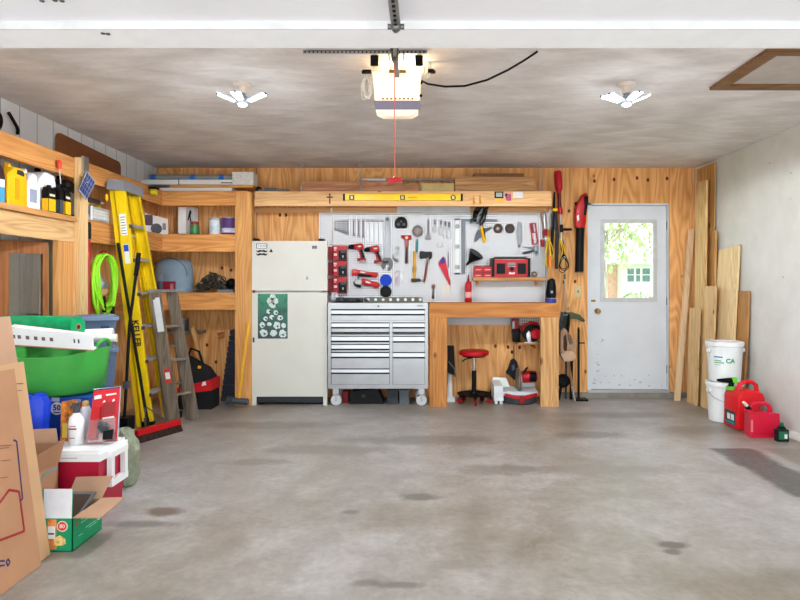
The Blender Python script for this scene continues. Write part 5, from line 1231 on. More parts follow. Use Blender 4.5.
t.part('rim', MB().quad(*q, .012, .003), paint('grey_rim', (120,122,124), .35, .5)); cc = sum(q, Vector())/4; nr = (q[1]-q[0]).cross(q[3]-q[0]).normalized()
t.part('pan', MB().quad(*[cc+(v-cc)*.82+nr*.010 for v in q], .004), paint('brown_pan', (74,64,58), .3, .3)); t.done()

# flattened cardboard boxes leaning at the left edge
def sheet(name, label, ya, yb, X0, X1, h, th, marks, m_=CARD, slope=0):
    t = Thing(name, label, 'cardboard', 'flattened boxes leaning at the left')
    up = Vector((X1-X0, 0, h)); o = Vector((X0, ya, .003)); yv = Vector((0, yb-ya, slope))
    nr = Vector((h, 0, X0-X1)).normalized()
    def P(u, v, w=0): return o+Vector((0,(yb-ya)*u,0))+up*v+nr*w
    t.part('sheet', MB().hull8([P(0,0,-th),P(0,0),P(1,0),P(1,0,-th),P(0,1,-th),P(0,1),P(1,1),P(1,1,-th)], .002), m_)
    marks(t, P); t.done()
def line(m, P, pts, w):
    for (u0,v0),(u1,v1) in zip(pts, pts[1:]):
        a, b_ = P(u0,v0,.0008), P(u1,v1,.0008); m.bar(a, b_, w, .0012, (b_-a).cross(P(0,0,1)-P(0,0,0)))
    return m
def uv(px, py, X0, ya, yb, X1, h):
    """photo position to a place on a leaning sheet"""
    # solve ray against the sheet plane
    d = Vector(((px-VX)/F, 1, -(py-VY)/F)); up = Vector((X1-X0, 0, h)); nr = Vector((h, 0, X0-X1)).normalized(); o = Vector((X0, ya, .003))
    s_ = (o-Vector((0,0,CH))).dot(nr)/d.dot(nr); p = Vector((0,0,CH))+d*s_; return ((p.y-ya)/(yb-ya), (p.z-.003)/h)
S1 = (-1.680, 2.0, 2.757, -1.803, .886); S0 = (-1.655, 1.7, 2.65, -1.774, .868)
def mk1(t, P):
    U = lambda x, y: uv(x, y, *S1)
    m = MB()
    for y, x1, x0 in ((436,18,12),(432,19,12),(466,22,17),(484,24,20),(448,25,18)): line(m, P, [U(x0,y),U(x1,y-.6)], .003)
    t.part('printed_text', m, INK)
    for yy in (533, 541): t.part('printed_emblem', line(MB(), P, [U(31.5,yy),U(33,yy-2.5),U(34.2,yy),U(32.8,yy+2.5),U(31.5,yy)], .005), NAVY)
    m = MB(); 
    for y, x1, x0 in ((384,23,12),(391,22,14),(398.5,17,12)): line(m, P, [U(x0,y),U(x1,y-.6)], .003)
    t.part('handling_print', m, paint('faint_ink', (110,80,62), .8))
sheet('flattened_box', 'flattened brown box with blue bracket print, second from the front', S1[1], S1[2], S1[0], S1[3], S1[4], .012, mk1, paint('tan_cardboard', (198,158,118), .85, var=.05, vs=5))
def mk0(t, P):
    U = lambda x, y: uv(x, y, *S0)
    t.part('printed_bracket', line(MB(), P, [U(13.5,440),U(16.5,441.5),U(22.5,499),U(19.5,501)], .007), NAVY)
    t.part('house_outline', line(MB(), P, [U(-2,505),U(9,490),U(19,491.5),U(24.2,531),U(-2,541)], .010), REDINK)
    t.part('printed_emblem', line(MB(), P, [U(6,562),U(8,559),U(9.8,562),U(7.8,566),U(6,562)], .006), NAVY); t.part('printed_lines', line(line(MB(), P, [U(-1,561),U(4.5,561)], .006), P, [U(-1,566),U(4.5,565)], .006), NAVY)
    m = MB()
    for y, x1 in ((446,12),(448.5,9),(461,11),(478,8)): line(m, P, [U(0,y),U(x1,y-1)], .003)
    t.part('printed_text', m, paint('faint_print', (120,84,62), .8))
sheet('flattened_box', 'flattened brown box with red house outline print, frontmost at the left edge', S0[1], S0[2], S0[0]+.0, S0[3]+.0, S0[4], .006, mk0)
sheet('flattened_box', 'flattened brown box standing tallest behind the others at the left edge', 2.2, 2.92, -1.80, -1.975, 1.085, .012, lambda t, P: None, paint('dusty_cardboard', (186,148,120), .85, var=.05, vs=5))
# ================================================================== tools on the pegboard
def pz(py, Y=YP): return wz(py, Y)
def pX(px, Y=YP): return wx(px, Y)
PEG = YP-.001
def plate(pts, th=.010, off=.001, bev=.002):
    return MB().ppoly(pts, YP-off-th, YP-off, bev, ref=YP)
def seg(pts, w0, w1=None):
    """outline of a bent strip along pts (px), widths in px"""
    w1 = w0 if w1 is None else w1; L = []; Rr = []
    n = len(pts)
    for i, p in enumerate(pts):
        a = Vector(pts[max(i-1,0)]); b_ = Vector(pts[min(i+1,n-1)]); d_ = (b_-a).normalized(); nn = Vector((-d_.y, d_.x)); w = (w0+(w1-w0)*i/max(1,n-1))/2
        L.append((p[0]+nn.x*w, p[1]+nn.y*w)); Rr.append((p[0]-nn.x*w, p[1]-nn.y*w))
    return L+Rr[::-1]
def hook(t, px, py):
    c = W(px, py, YP); t.part('peg_hook', MB().tube([(c.x, YP, c.z+.004), (c.x, YP-.028, c.z+.002), (c.x, YP-.032, c.z+.012)], .0022, 6), STEEL)
# seven combination spanners, growing to the right
STW_ = paint('spanner_steel', (96,97,100), .45, .1)
names = ('smallest', 'second smallest', 'third', 'fourth', 'fifth', 'sixth', 'seventh', 'eighth', 'largest')
for i, (x, y0, y1) in enumerate(((335.5,220.6,230.4),(338.1,220.4,231.2),(340.7,220.2,232.2),(343.0,220.2,233),(345.2,220,233.8),(347.7,219.8,234.6),(353.8,219.8,236),(358.7,219.6,236.8),(363.2,219.4,238))):
    t = Thing('combination_wrench', names[i]+' of the nine steel wrenches in the row at the pegboard top left', 'wrench', 'steel wrenches in a row'); w = .8+.08*i; STW = STW_
    t.part('shaft', plate([(x-w*.4,y0+1),(x+w*.4,y0+1),(x+w*.4,y1-1),(x-w*.4,y1-1)], .005, .004, .001), STW)
    c = W(x, y0+.4, YP); t.part('ring_end', MB().ring((c.x, YP-.007, c.z), (.0048 if i < 6 else .0075)+.0003*i, .0028, (0,1,0), 16, 6), STW)
    t.part('open_end', plate([(x-w*.9,y1-1.6),(x-w*.5,y1-2.2),(x+w*.5,y1-2.2),(x+w*.9,y1-1.6),(x+w*1.1,y1+.6),(x+w*.45,y1+.5),(x+w*.3,y1-.7),(x-w*.3,y1-.7),(x-w*.45,y1+.5),(x-w*1.1,y1+.6)], .007, .003, .001), STW); t.done()
PALES = paint('polished_steel', (236,238,240), .4, .1)
for i, (x, y0, y1) in enumerate(((367.8,220.6,240.2),(372.2,220.6,241.4),(376.8,220.6,242.4),(381.4,221,243.6))):
    t = Thing('ratchet_wrench', ('first', 'second', 'third', 'rightmost')[i]+' polished ratchet wrench between the small wrenches and the giant wrench', 'wrench', 'polished ratchet wrenches')
    t.part('shaft', plate([(x-.75,y0+1.5),(x+.75,y0+1.5),(x+.9,y1-2),(x-.9,y1-2)], .006, .004, .001), PALES)
    c = W(x, y0, YP); t.part('ring_end', MB().ring((c.x, YP-.008, c.z), .0105, .0038, (0,1,0), 18, 6), STEELD); t.part('open_end', plate([(x-1.5,y1-1.6),(x-.8,y1-2.6),(x+.8,y1-2.6),(x+1.5,y1-1.6),(x+1.9,y1+.8),(x+.8,y1+.7),(x+.5,y1-.7),(x-.5,y1-.7),(x-.8,y1+.7),(x-1.9,y1+.8)], .008, .003, .001), PALES); t.done()
# giant adjustable wrench
t = Thing('adjustable_wrench', 'giant grey adjustable wrench hanging jaws down on the pegboard', 'wrench'); GW = paint('grey_forged', (158,160,164), .4, .5)
t.part('handle', plate([(384.8,219),(386.4,217.4),(388.6,217.4),(390.2,219),(390.6,240),(390.4,260),(384.2,260),(384.6,240)], .016, .003, .003), GW)
t.part('head', plate([(384,258),(390.6,258),(393.2,262),(392.6,266),(390.6,270.4),(388.2,271.2),(387.6,269.4),(389.4,266),(388.2,264),(385.6,265),(384.6,268.6),(383,270),(381.8,266.6),(381.6,262.6)], .022, .002, .003), STEELD)
t.part('hang_hole', MB().disc(387.4, 219.6, .012, YP-.0205, YP-.018, 18), BLACK); t.part('jaw_screw', MB().cyl(W(384, 262.5, YP-.03), W(388, 261.5, YP-.03), .012, n=12), paint('screw_dark', (70,70,72), .4, .5)); t.done()
t = Thing('steel_pinch_clamp', 'small dark spring clamp hooked beside the giant wrench jaws', 'clamp')
t.part('body', plate([(392.3,256.5),(393.4,254.2),(394.2,254.4),(394,258),(396.8,258.6),(398.8,260.6),(398.2,262.4),(395.4,262),(393,259.6)], .02, .003, .002), STEELD); t.part('wing', MB().cyl(W(381.6,262,YP-.012), W(379.4,259.6,YP-.012), .006, n=8), STEELD); t.done()
# round black mask shaped head
t = Thing('dust_mask', 'round black respirator shaped piece hanging at the pegboard top', 'mask')
t.part('shell', MB().ppoly([(395,226.2),(394.8,222.6),(396.2,219.2),(399,217.2),(402.6,217),(405.6,218.6),(407.4,221.6),(407.6,225.4),(406.4,228),(403.4,228.8),(401,227.4),(398.6,228.8),(396,228)], YP-.05, YP-.002, .012, ref=YP), BLACK)
for x in (398.4, 404): t.part('filter', MB().disc(x, 224.4, .018, YP-.058, YP-.046, 18), DGREY)
t.part('centre_vent', MB().disc(401.2, 221.4, .010, YP-.056, YP-.046, 14), STEELD); t.done()
# strainer, mallets, hammers, axe
t = Thing('kitchen_strainer', 'round wire strainer with teal handle on the pegboard', 'strainer'); c = W(417.6, 231.6, YP)
t.part('rim', MB().ring((c.x, YP-.03, c.z), .058, .004, (0,1,0), 28, 6), STEEL)
t.part('mesh_bowl', MB().lathe([(.057,-.03),(.052,-.05),(.038,-.066),(.02,-.074),(.002,-.076)], (c.x, YP, c.z), 26, 'Y'), paint('grey_mesh', (150,142,136), .5, .3, var=.12, vs=60))
t.part('handle', MB().loft([W(417.4,239,YP-.02), W(417,244,YP-.02), W(416.6,252.6,YP-.02)], [.008,.016,.012], 10), TEAL); t.part('hang_loop', MB().ring(W(417.6,224.4,YP-.02), .010, .003, (0,1,0), 14, 6), STEEL); t.done()
t = Thing('mallet', 'red headed mallet with dark handle above the yellow handled hammer', 'mallet')
t.part('head', MB().loft([W(401.2,236.2,YP-.03),W(403,236.8,YP-.03),W(405,237.4,YP-.03),W(409.6,237.6,YP-.03),W(411.6,237.4,YP-.03)], [.016,.018,.024,.026,.022], 14), RED)
t.part('face', MB().disc(406.6, 237.6, .016, YP-.0585, YP-.054, 16), paint('cream_face', (232,200,160), .5)); t.part('handle', MB().loft([W(406.8,240,YP-.02),W(406.6,250,YP-.02),W(406.4,263.6,YP-.02)], [.015,.018,.02], 10, flat=.8), paint('dark_brown_grip', (84,44,44), .5)); t.part('collar', MB().cyl(W(406.8,239.5,YP-.02), W(406.7,247,YP-.02), .019, n=12), paint('salmon_collar', (190,110,106), .5)); hook(t, 404.6, 240); t.done()
t = Thing('hammer', 'hammer with yellow handle hanging head down on the pegboard', 'hammer')
t.part('handle', MB().loft([W(414.8,251.4,YP-.0235),W(414.6,262,YP-.0235),W(414.2,279,YP-.0235)], [.021,.022,.018], 10, flat=.8), paint('golden_handle', (226,172,60), .4)); t.part('grip_band', MB().cyl(W(414.5,267,YP-.0235), W(414.3,272,YP-.0235), .0225, n=12), paint('tan_band', (186,140,70), .5))
t.part('head', MB().loft([W(411.2,280.4,YP-.028),W(413,280.4,YP-.028),W(417,280.2,YP-.028),W(419.6,279.6,YP-.028),W(421.4,281.6,YP-.028)], [.020,.023,.020,.015,.008], 12), paint('dark_iron', (70,66,64), .45, .5)); t.done()
t = Thing('axe', 'small axe with black head up and brown handle on the pegboard', 'axe')
t.part('head', plate([(419.4,252.8),(421.4,250.4),(424,252),(427.6,252.2),(431,251.4),(432.4,254),(431.8,258.4),(429.4,260.2),(426.4,258.4),(423.6,258.6),(420.6,259.8),(419.2,257)], .022, .01, .004), paint('black_axe_head', (40,40,42), .45))
t.part('handle', MB().loft([W(427.8,257,YP-.02),W(427.2,263,YP-.02),W(425.6,274,YP-.02),W(424,282.6,YP-.02)], [.014,.016,.017,.015], 10, flat=.8), paint('red_brown_handle', (128,74,62), .45)); t.part('neck', MB().cyl(W(427.9,257.4,YP-.02), W(427,264,YP-.02), .0145, n=12), paint('grey_neck', (176,170,166), .4)); t.done()
# tongs, pliers
t = Thing('scraper', 'grey wire brush scraper with flared foot near the pegboard middle', 'scraper')
t.part('handle', plate([(427.4,219.6),(429,219.6),(428.9,234),(427.5,234)], .012, .004, .003), STEELD); t.part('foot', plate([(427.2,233),(429.2,233),(431,237.4),(431,239.4),(424.8,239.4),(425.2,237.6)], .018, .004, .003), paint('grey_foot', (134,132,130), .5, .3)); t.done()
for i, (x, y0, y1) in enumerate(((434.6,219.6,232.6),(441,219.8,235.4),(445.4,221,238.4),(449,222.4,238.6))):
    t = Thing('pliers', ('slim', 'dark jawed', 'bow handled', 'short jawed')[i]+' steel pliers, '+('first','second','third','fourth')[i]+' of four on the upper middle pegboard', 'pliers', 'pliers on the pegboard')
    t.part('jaws', plate([(x-.9,y0),(x+.9,y0),(x+1.2,y0+5),(x-1.2,y0+5)], .010, .004, .002), STEELD)
    t.part('pivot', MB().disc(x, y0+6, .012, YP-.018, YP-.002, 14), STEEL)
    for s_ in (-1, 1): t.part('handle', MB().loft([W(x+s_*.3,y0+6,YP-.01),W(x+s_*1.8,y0+9.4,YP-.01),W(x+s_*1.7,y1-2.4,YP-.01),W(x+s_*1.0,y1,YP-.01)], [.006,.0065,.0065,.005], 8), paint('pale_grips', (206,206,208), .4)); 
    t.done()
t = Thing('wire_basket_hook', 'small steel pegboard holder below the pliers', 'holder'); c = W(440, 246, YP)
t.part(None, MB().tube([W(437.6,243.4,YP-.002),W(437.6,247,YP-.02),W(442.4,247,YP-.02),W(442.4,243.4,YP-.002)], .003, 6), STEEL); t.done()
for i, (y, m_) in enumerate(((248.2, paint('greenish_ring', (104,126,118), .5)), (253.4, BLACK))):
    c = W(397.4, y, YP); t = Thing('small_ring', ('small greenish ring, upper of two right of the giant wrench', 'small dark open diamond, lower of two right of the giant wrench')[i], 'ring'); 
    t.part(None, MB().ring((c.x, YP-.006, c.z), .016 if i == 0 else .02, .006 if i == 0 else .003, (0,1,0), 16 if i == 0 else 4, 8), m_); t.done()
t = Thing('small_wrench', 'short polished wrench low on the pegboard beside a clear packet', 'wrench')
t.part('shaft', plate([(401,274),(402.2,274),(402.8,280),(401.4,280)], .006, .004, .001), PALES); t.part('jaw', plate([(400.2,279.4),(403.6,279.4),(404,283),(402.8,283.2),(402.4,281),(401.2,281.2),(401,283.4),(399.8,283)], .008, .003, .001), PALES); t.part('open_end', plate([(400.6,274.6),(402.6,274.6),(403.4,270.6),(402.4,270.2),(401.8,272.6),(401,270.6),(400.2,271)], .008, .003, .001), PALES); t.done()
t = Thing('clear_packet', 'clear packet of small bits hanging right of the blue disc', 'packet')
t.part('sleeve', plate([(393.8,272),(400,271.4),(399.4,286.2),(394.2,286.2)], .012, .003, .002), paint('milky_plastic', (206,200,206), .35)); t.part('contents', plate([(395,277),(398.6,277),(398.4,284.6),(395.2,284.6)], .0135, .003, .001), paint('pinkish_bits', (186,170,176), .5, var=.2, vs=60)); t.part('hanger', plate([(394.6,272.2),(398.8,270.4),(399,271.2),(394.8,273)], .014, .003, .001), paint('dusty_red', (150,70,76), .5)); t.done()
single('sanding_disc', MB().disc(385.8, 280.3, .066, YP-.02, YP-.002, 36), paint('sanding_blue', (22,66,186), .75), 'round blue sanding disc on the pegboard above the black disc', 'disc')
single('sanding_disc', MB().disc(385.8, 291.6, .064, YP-.02, YP-.002, 36), BLACK, 'round black sanding disc on the pegboard under the blue disc', 'disc')

# cordless tools
def drill(dx_, dy_, ang, label):
    ca, sa = math.cos(ang), math.sin(ang)
    def T_(pts): return [(dx_+x*ca-y*sa, dy_+x*sa+y*ca) for x, y in pts]
    t = Thing('cordless_drill', label, 'drill', 'cordless drills on the pegboard')
    yF, yB = YP-.075, YP-.008
    t.part('body', MB().ppoly(T_([(-2,-3),(5,-3.4),(7,-2.8),(7.2,2.0),(5.8,3.0),(2.6,3.2),(-1.4,2.8)]), yF, yB, .010, ref=YP), RED)
    p0, p1, p2 = T_([(-2.2,-.2),(-6.4,-.2),(-8,-.2)]); ym = (yF+yB)/2
    t.part('chuck', MB().loft([W(*p0, YP)+Vector((0,ym-YP,0)), W(*p1, YP)+Vector((0,ym-YP,0)), W(*p2, YP)+Vector((0,ym-YP,0))], [.03,.024,.013], 14), BLACK)
    t.part('handle', MB().ppoly(T_([(1.8,2.4),(5.6,2.4),(8.4,12),(5,12.6)]), yF+.012, yB-.012, .008, ref=YP), BLACK)
    t.part('handle_panel', MB().ppoly(T_([(1.6,2.6),(3.2,2.6),(5.8,12.2),(4.4,12.4)]), yF+.008, yB-.008, .003, ref=YP), RED)
    t.part('base', MB().ppoly(T_([(.8,11.4),(8.6,11.2),(9,13.8),(.6,14.2)]), yF-.004, yB, .006, ref=YP), REDD)
    t.part('base_plate', MB().ppoly(T_([(2.4,13.2),(8.8,13),(8.6,14.8),(2.6,15)]), yF, yB-.004, .003, ref=YP), paint('drill_foot', (190,140,140), .5))
    t.part('badge', MB().ppoly(T_([(2,-.8),(5.4,-.9),(5.2,.4),(2.2,.4)]), yF-.0012, yF+.002, 0, ref=YP), PAPER); t.done()
drill(356.6, 247.2, -.05, 'red and black cordless drill, left of two on the pegboard')
drill(372.4, 249.6, -.12, 'red and black cordless impact driver, right of two on the pegboard')
t = Thing('oscillating_tool', 'long red cordless tool lying level on the pegboard above the grinder', 'power tool')
t.part('body', MB().ppoly([(352.6,270.4),(354,268.8),(362,270.6),(371,272),(377.8,272.4),(378.4,275),(376.6,278),(374,278),(372,276.4),(362,276),(354,275.6),(352,276.6)], YP-.06, YP-.006, .010, ref=YP), RED)
t.part('grip', MB().ppoly([(357,273.2),(372,275),(371.6,277),(360,276.6)], YP-.064, YP-.004, .004, ref=YP), BLACK); t.part('blade', MB().ppoly([(357.6,275.8),(359.4,276),(359.2,279),(357.8,279)], YP-.03, YP-.02, .001, ref=YP), STEELD); t.part('badge', MB().ppoly([(361,271.4),(365.6,272.2),(365.4,273.2),(360.8,272.4)], YP-.0612, YP-.058, 0, ref=YP), PAPER); t.done()
t = Thing('angle_grinder', 'red cordless grinder with grey guard lowest on the pegboard', 'grinder')
t.part('body', MB().ppoly([(361.6,278.6),(363.6,278.2),(372,281),(376.6,282.2),(379.6,283),(380,285.4),(377.8,288.4),(375.6,288.6),(373,286.6),(365,285.6),(362,284.2)], YP-.06, YP-.006, .010, ref=YP), RED)
t.part('gear_head', MB().ppoly([(355,280),(362,278.4),(362.4,284),(358,285.6),(354.8,284.2)], YP-.055, YP-.008, .008, ref=YP), paint('grey_gear_head', (176,178,178), .4, .4)); t.part('guard', MB().ppoly([(354,281.4),(356,284),(361.4,284.8),(361.2,288),(357.6,287.4),(354.4,284.8)], YP-.065, YP-.004, .006, ref=YP), BLACK); t.part('badge', MB().ppoly([(366.4,280.8),(371,282.2),(370.6,283.6),(366,282.4)], YP-.0612, YP-.058, 0, ref=YP), PAPER); t.done()
# battery chargers in a column
for i, (y0, y1) in enumerate(((245.4,260.4),(261.2,276.4),(277.4,293.4))):
    t = Thing('battery_charger', ('topmost', 'middle', 'lowest')[i]+' red charger with black battery in the column beside the fridge', 'charger', 'battery chargers by the fridge')
    t.part('housing', MB().pbox(332.6, y0, 346.6, y1, YP-.08, YP-.002, .006), REDD if False else RED); t.part('side_block', MB().pbox(327.6, y0+1, 332.4, y1-.6, YP-.06, YP-.002, .004), paint('muted_red', (150,56,58), .45))
    b_ = t.part('battery', MB().pbox(338.4, y0+5, 346.2, y1-.8, YP-.115, YP-.08, .006), BLACK); t.part('battery_tab', MB().pbox(340.6, y0+4.6, 345.8, y0+7.4, YP-.118, YP-.11, .003), DGREY, b_)
    t.part('indicator', MB().pbox(342.6, y0+10, 343.3, y0+12.2, YP-.117, YP-.114), PAPER, b_)
    m = MB(); m.pbox(333.8, y0+1.6, 336.8, y0+3.4, YP-.0812, YP-.079); m.pbox(333.8, y0+8, 337, y0+10.4, YP-.0812, YP-.079); m.pbox(333.8, y0+4.2, 336.2, y0+5, YP-.0812, YP-.079); t.part('badge', m, paint('pink_white_print', (236,190,190), .5)); t.done()
t = Thing('strip_gauge', 'slim steel rule hanging at the pegboard left edge', 'ruler'); t.part(None, MB().pbox(330.6, 208, 332.2, 224, YP-.009, YP-.006, .001), PALES); t.done()
# red saw and file
t = Thing('hand_saw', 'red folded wood saw hanging point down, centre right of the pegboard', 'saw')
t.part('blade_cover', plate([(437.8,263.4),(443.2,256.2),(445.2,258.8),(450.8,284.6),(449.8,285.8)], .012, .004, .002), paint('saw_red', (200,28,50), .4)); t.part('grip', plate([(439.4,261.4),(443.2,256.4),(445,259),(444.4,262.8),(441.4,264.4)], .018, .003, .003), paint('violet_blue', (72,48,140), .45)); t.done()
t = Thing('file', 'dark steel file hanging beside the red saw', 'file'); t.part('blade', plate([(447.4,252.4),(448.9,252.4),(449,267.6),(447.6,267.6)], .006, .004, .001), STEELD); t.part('tang', plate([(447.9,251),(448.6,251),(448.8,252.6),(447.6,252.6)], .005, .004, .0005), STEELD); t.done()
t = Thing('plumb_clamp', 'small dark brass wheeled tool low on the pegboard centre', 'clamp')
t.part('wheel', MB().disc(433.4, 286.6, .024, YP-.03, YP-.006, 20), paint('brass_brown', (100,72,54), .4, .4)); t.part('stem', MB().cyl(W(433.6,288,YP-.015), W(433,297,YP-.015), .009, n=10), STEELD); t.part('foot', MB().disc(433.2, 297.4, .018, YP-.022, YP-.006, 16), BLACK); t.done()
t = Thing('wall_outlet', 'outlet cover on the pegboard below the red saw', 'outlet', 'wall outlets'); c = W(446.2, 290, YP)
t.part('plate', MB().box((c.x-.037, YP-.007, c.z-.06), (c.x+.037, YP-.0005, c.z+.06), .002), paint('ivory_plate', (226,220,204), .45))
for s_ in (-1, 1): t.part('socket', MB().box((c.x-.017, YP-.009, c.z+s_*.027-.015), (c.x+.017, YP-.006, c.z+s_*.027+.015), .003), paint('ivory_socket', (206,200,186), .45))
t.done()
# white spirit level
t = Thing('spirit_level', 'white spirit level hanging upright on the pegboard', 'level'); 
t.part('beam', MB().pbox(455, 219.6, 459.6, 274, YP-.025, YP-.003, .002), WHITEP)
for y in (219.2, 273.6): t.part('end_cap', MB().pbox(454.8, y-.9, 459.8, y+.9, YP-.027, YP-.002, .002), BLACK)
for y in (226.4, 246.6, 267.2):
    v_ = t.part('vial', MB().disc(457.4, y, .022, YP-.028, YP-.022, 22), BLACK); t.part('vial_window', MB().disc(457.4, y, .013, YP-.030, YP-.027, 18), paint('vial_clear', (206,214,200), .2), v_)
t.done()
t = Thing('framing_square', 'grey steel framing square, long arm down, on the pegboard', 'square')
t.part(None, plate([(461.2,219.2),(497.6,219.2),(497.6,222),(465.4,222),(465.4,274),(461.2,274)], .004, .003, .0008), paint('blue_grey_steel', (112,118,124), .45, .4)); t.done()
t = Thing('speed_square', 'dark triangular speed square hanging under the framing square', 'square')
t.part(None, plate([(474,242),(474.6,236),(477.4,230),(491.6,226.8),(492.2,228.2),(484,234),(476,241.8)], .008, .009, .001), paint('slate_square', (88,94,104), .4, .4)); t.done()
t = Thing('utility_saw', 'yellow handled tool hanging over the speed square', 'tool')
t.part('handle', MB().loft([W(481.6,226.4,YP-.03),W(482.6,232,YP-.03),W(484.4,240,YP-.03),W(485,243,YP-.03)], [.022,.026,.026,.014], 10, flat=.8), YELP); t.part('grip_stripe', MB().loft([W(483,227,YP-.05),W(485.4,238.6,YP-.05)], [.006,.006], 8), BLACK); t.part('head', MB().box((pX(479.4), YP-.05, pz(227.2)), (pX(483), YP-.01, pz(221)), .004), STEELD); t.done()
t = Thing('cord_bundle', 'tangle of black and grey cords hanging from the overhead shelf', 'cord'); m = MB(); r = random.Random(17)
for i in range(9):
    x0 = r.uniform(475, 484); a = r.uniform(3, 7); h_ = r.uniform(10, 20)
    m.tube([W(x0+a*math.sin(k*PI/9+.2*i)+(k-5)*.2, 205+h_*.5-h_*.5*math.cos(k*2*PI/18), YP-.05-.006*i) for k in range(18)], .0055, 6, True)
t.part('loops', m, BLACK); m = MB()
for i in range(4):
    x0 = r.uniform(476, 484); m.tube([W(x0+r.uniform(2,5)*math.sin(k*PI/8), 206+k*1.5, YP-.06-.005*i) for k in range(13)], .006, 6)
t.part('grey_strands', m, paint('grey_cable', (140,146,150), .5)); t.part('plug', MB().ball(W(479.6,207,YP-.1), (.035,.03,.03), 12), paint('dark_plug', (46,54,64), .4)); t.part('metal_clip', MB().loft([W(477,220,YP-.07),W(479,212,YP-.07),W(483,208,YP-.07)], [.016,.014,.01], 8), STEEL); t.done()
for i, x in enumerate((498, 509.7)):
    t = Thing('grinding_wheel', ('dark brown grinding wheel, left of two on the upper right pegboard', 'dark brown grinding wheel, right of two on the upper right pegboard')[i], 'wheel', 'grinding wheels on the pegboard'); c = W(x, 228.6, YP)
    t.part('disc', MB().lathe([(.012,-.016),(.05,-.016),(.054,-.012),(.054,-.004),(.012,-.004)], (c.x, YP, c.z), 28, 'Y'), paint('abrasive_brown', (78,64,56), .8, var=.1, vs=40)); t.part('bore', MB().disc(x-.2, 228.6, .017, YP-.019, YP-.015, 18), paint('bore_ring', (170,164,158), .5) if i == 0 else DGREY); t.done()
t = Thing('chain_blade_sheath', 'grey rounded oval blade hanging at the upper right of the pegboard', 'blade')
o_ = [(519.2+3.1*math.cos(a)*(1 if abs(math.sin(a)) < .8 else .9), 233.4+12.6*math.sin(a)) for a in [k*PI/12 for k in range(24)]]
t.part('blade', plate(o_, .006, .005, .001), paint('mottled_grey', (150,152,154), .45, .3, var=.12, vs=50)); t.part('tip', plate([(517.4,244.6),(521,244.6),(519.8,248),(518.4,248)], .008, .004, .001), STEELD); t.done()
t = Thing('hacksaw', 'red framed hacksaw hanging at the pegboard right edge', 'hacksaw')
fr_ = MB()
for a, b_ in (((530.2,223.6),(533,244.6)),((535.4,223.2),(537.6,243)),((530.2,223.6),(535.4,223.2)),((533,244.6),(537.6,243)),((531.4,232.6),(536.4,232)),): fr_.bar(W(*a, YP-.014), W(*b_, YP-.014), .013, .016, (1,0,.3), .002)
t.part('frame', fr_, RED); t.part('grip', plate([(530.4,224),(532.2,223.8),(533.4,232),(531.8,232.2)], .024, .004, .003), REDD); t.part('blade', MB().bar(W(533.6,225,YP-.014), W(535.6,243,YP-.014), .008, .002, (1,0,.3)), PALES); t.done()
t = Thing('caulk_gun', 'grey pistol grip tool lying level below the hacksaw', 'tool')
t.part('barrel', MB().loft([W(523,246.6,YP-.02),W(535,248.6,YP-.02)], [.008,.013], 12), paint('light_grey_metal', (158,160,166), .4, .3)); t.part('grip', plate([(521.8,253.4),(523,252),(533,249.6),(534.4,250.8),(532,252.4),(524,254.6)], .018, .008, .003), DGREY); t.part('head', plate([(533.6,245.6),(537.4,245.8),(537.8,255.4),(534.8,255.6),(534,252)], .03, .004, .004), paint('steel_blue', (140,146,156), .4, .3)); t.part('trigger', MB().disc(536.4, 252.2, .014, YP-.038, YP-.03, 14), NAVY); t.done()
t = Thing('key_bunch', 'little steel hooks hanging under the grey pistol grip tool', 'hooks'); m = MB()
for x, y, l in ((531.6,258,4),(533.4,257.6,5.4),(535.2,258.4,3.6)): m.tube([W(x,y,YP-.008),W(x+.3,y+l,YP-.008),W(x+1.2,y+l+.6,YP-.014)], .0025, 6)
t.part(None, m, STEEL); t.done()
t = Thing('u_hook', 'small steel double hook above the black funnel', 'hook'); m = MB()
for x in (485.4, 488.4): m.tube([W(x,250.4,YP-.004),W(x-.4,247,YP-.02),W(x+.6,246.4,YP-.03)], .003, 6)
t.part(None, m, STEEL); t.done()
t = Thing('funnel', 'black plastic funnel hanging sideways on the pegboard', 'funnel'); p0, p1, p2, p3 = W(482, 257.6, YP-.06), W(473.4, 256.6, YP-.06), W(470.6, 259.4, YP-.055), W(466.2, 265.4, YP-.045)
t.part('cone', MB().loft([W(476.6,253.4,YP-.098), W(476,254.2,YP-.094), W(470.2,260.8,YP-.065)], [.088,.082,.024], 26), BLACK); t.part('spout', MB().loft([W(470.8,260.2,YP-.067), p3], [.02,.009], 14), BLACK); t.done()
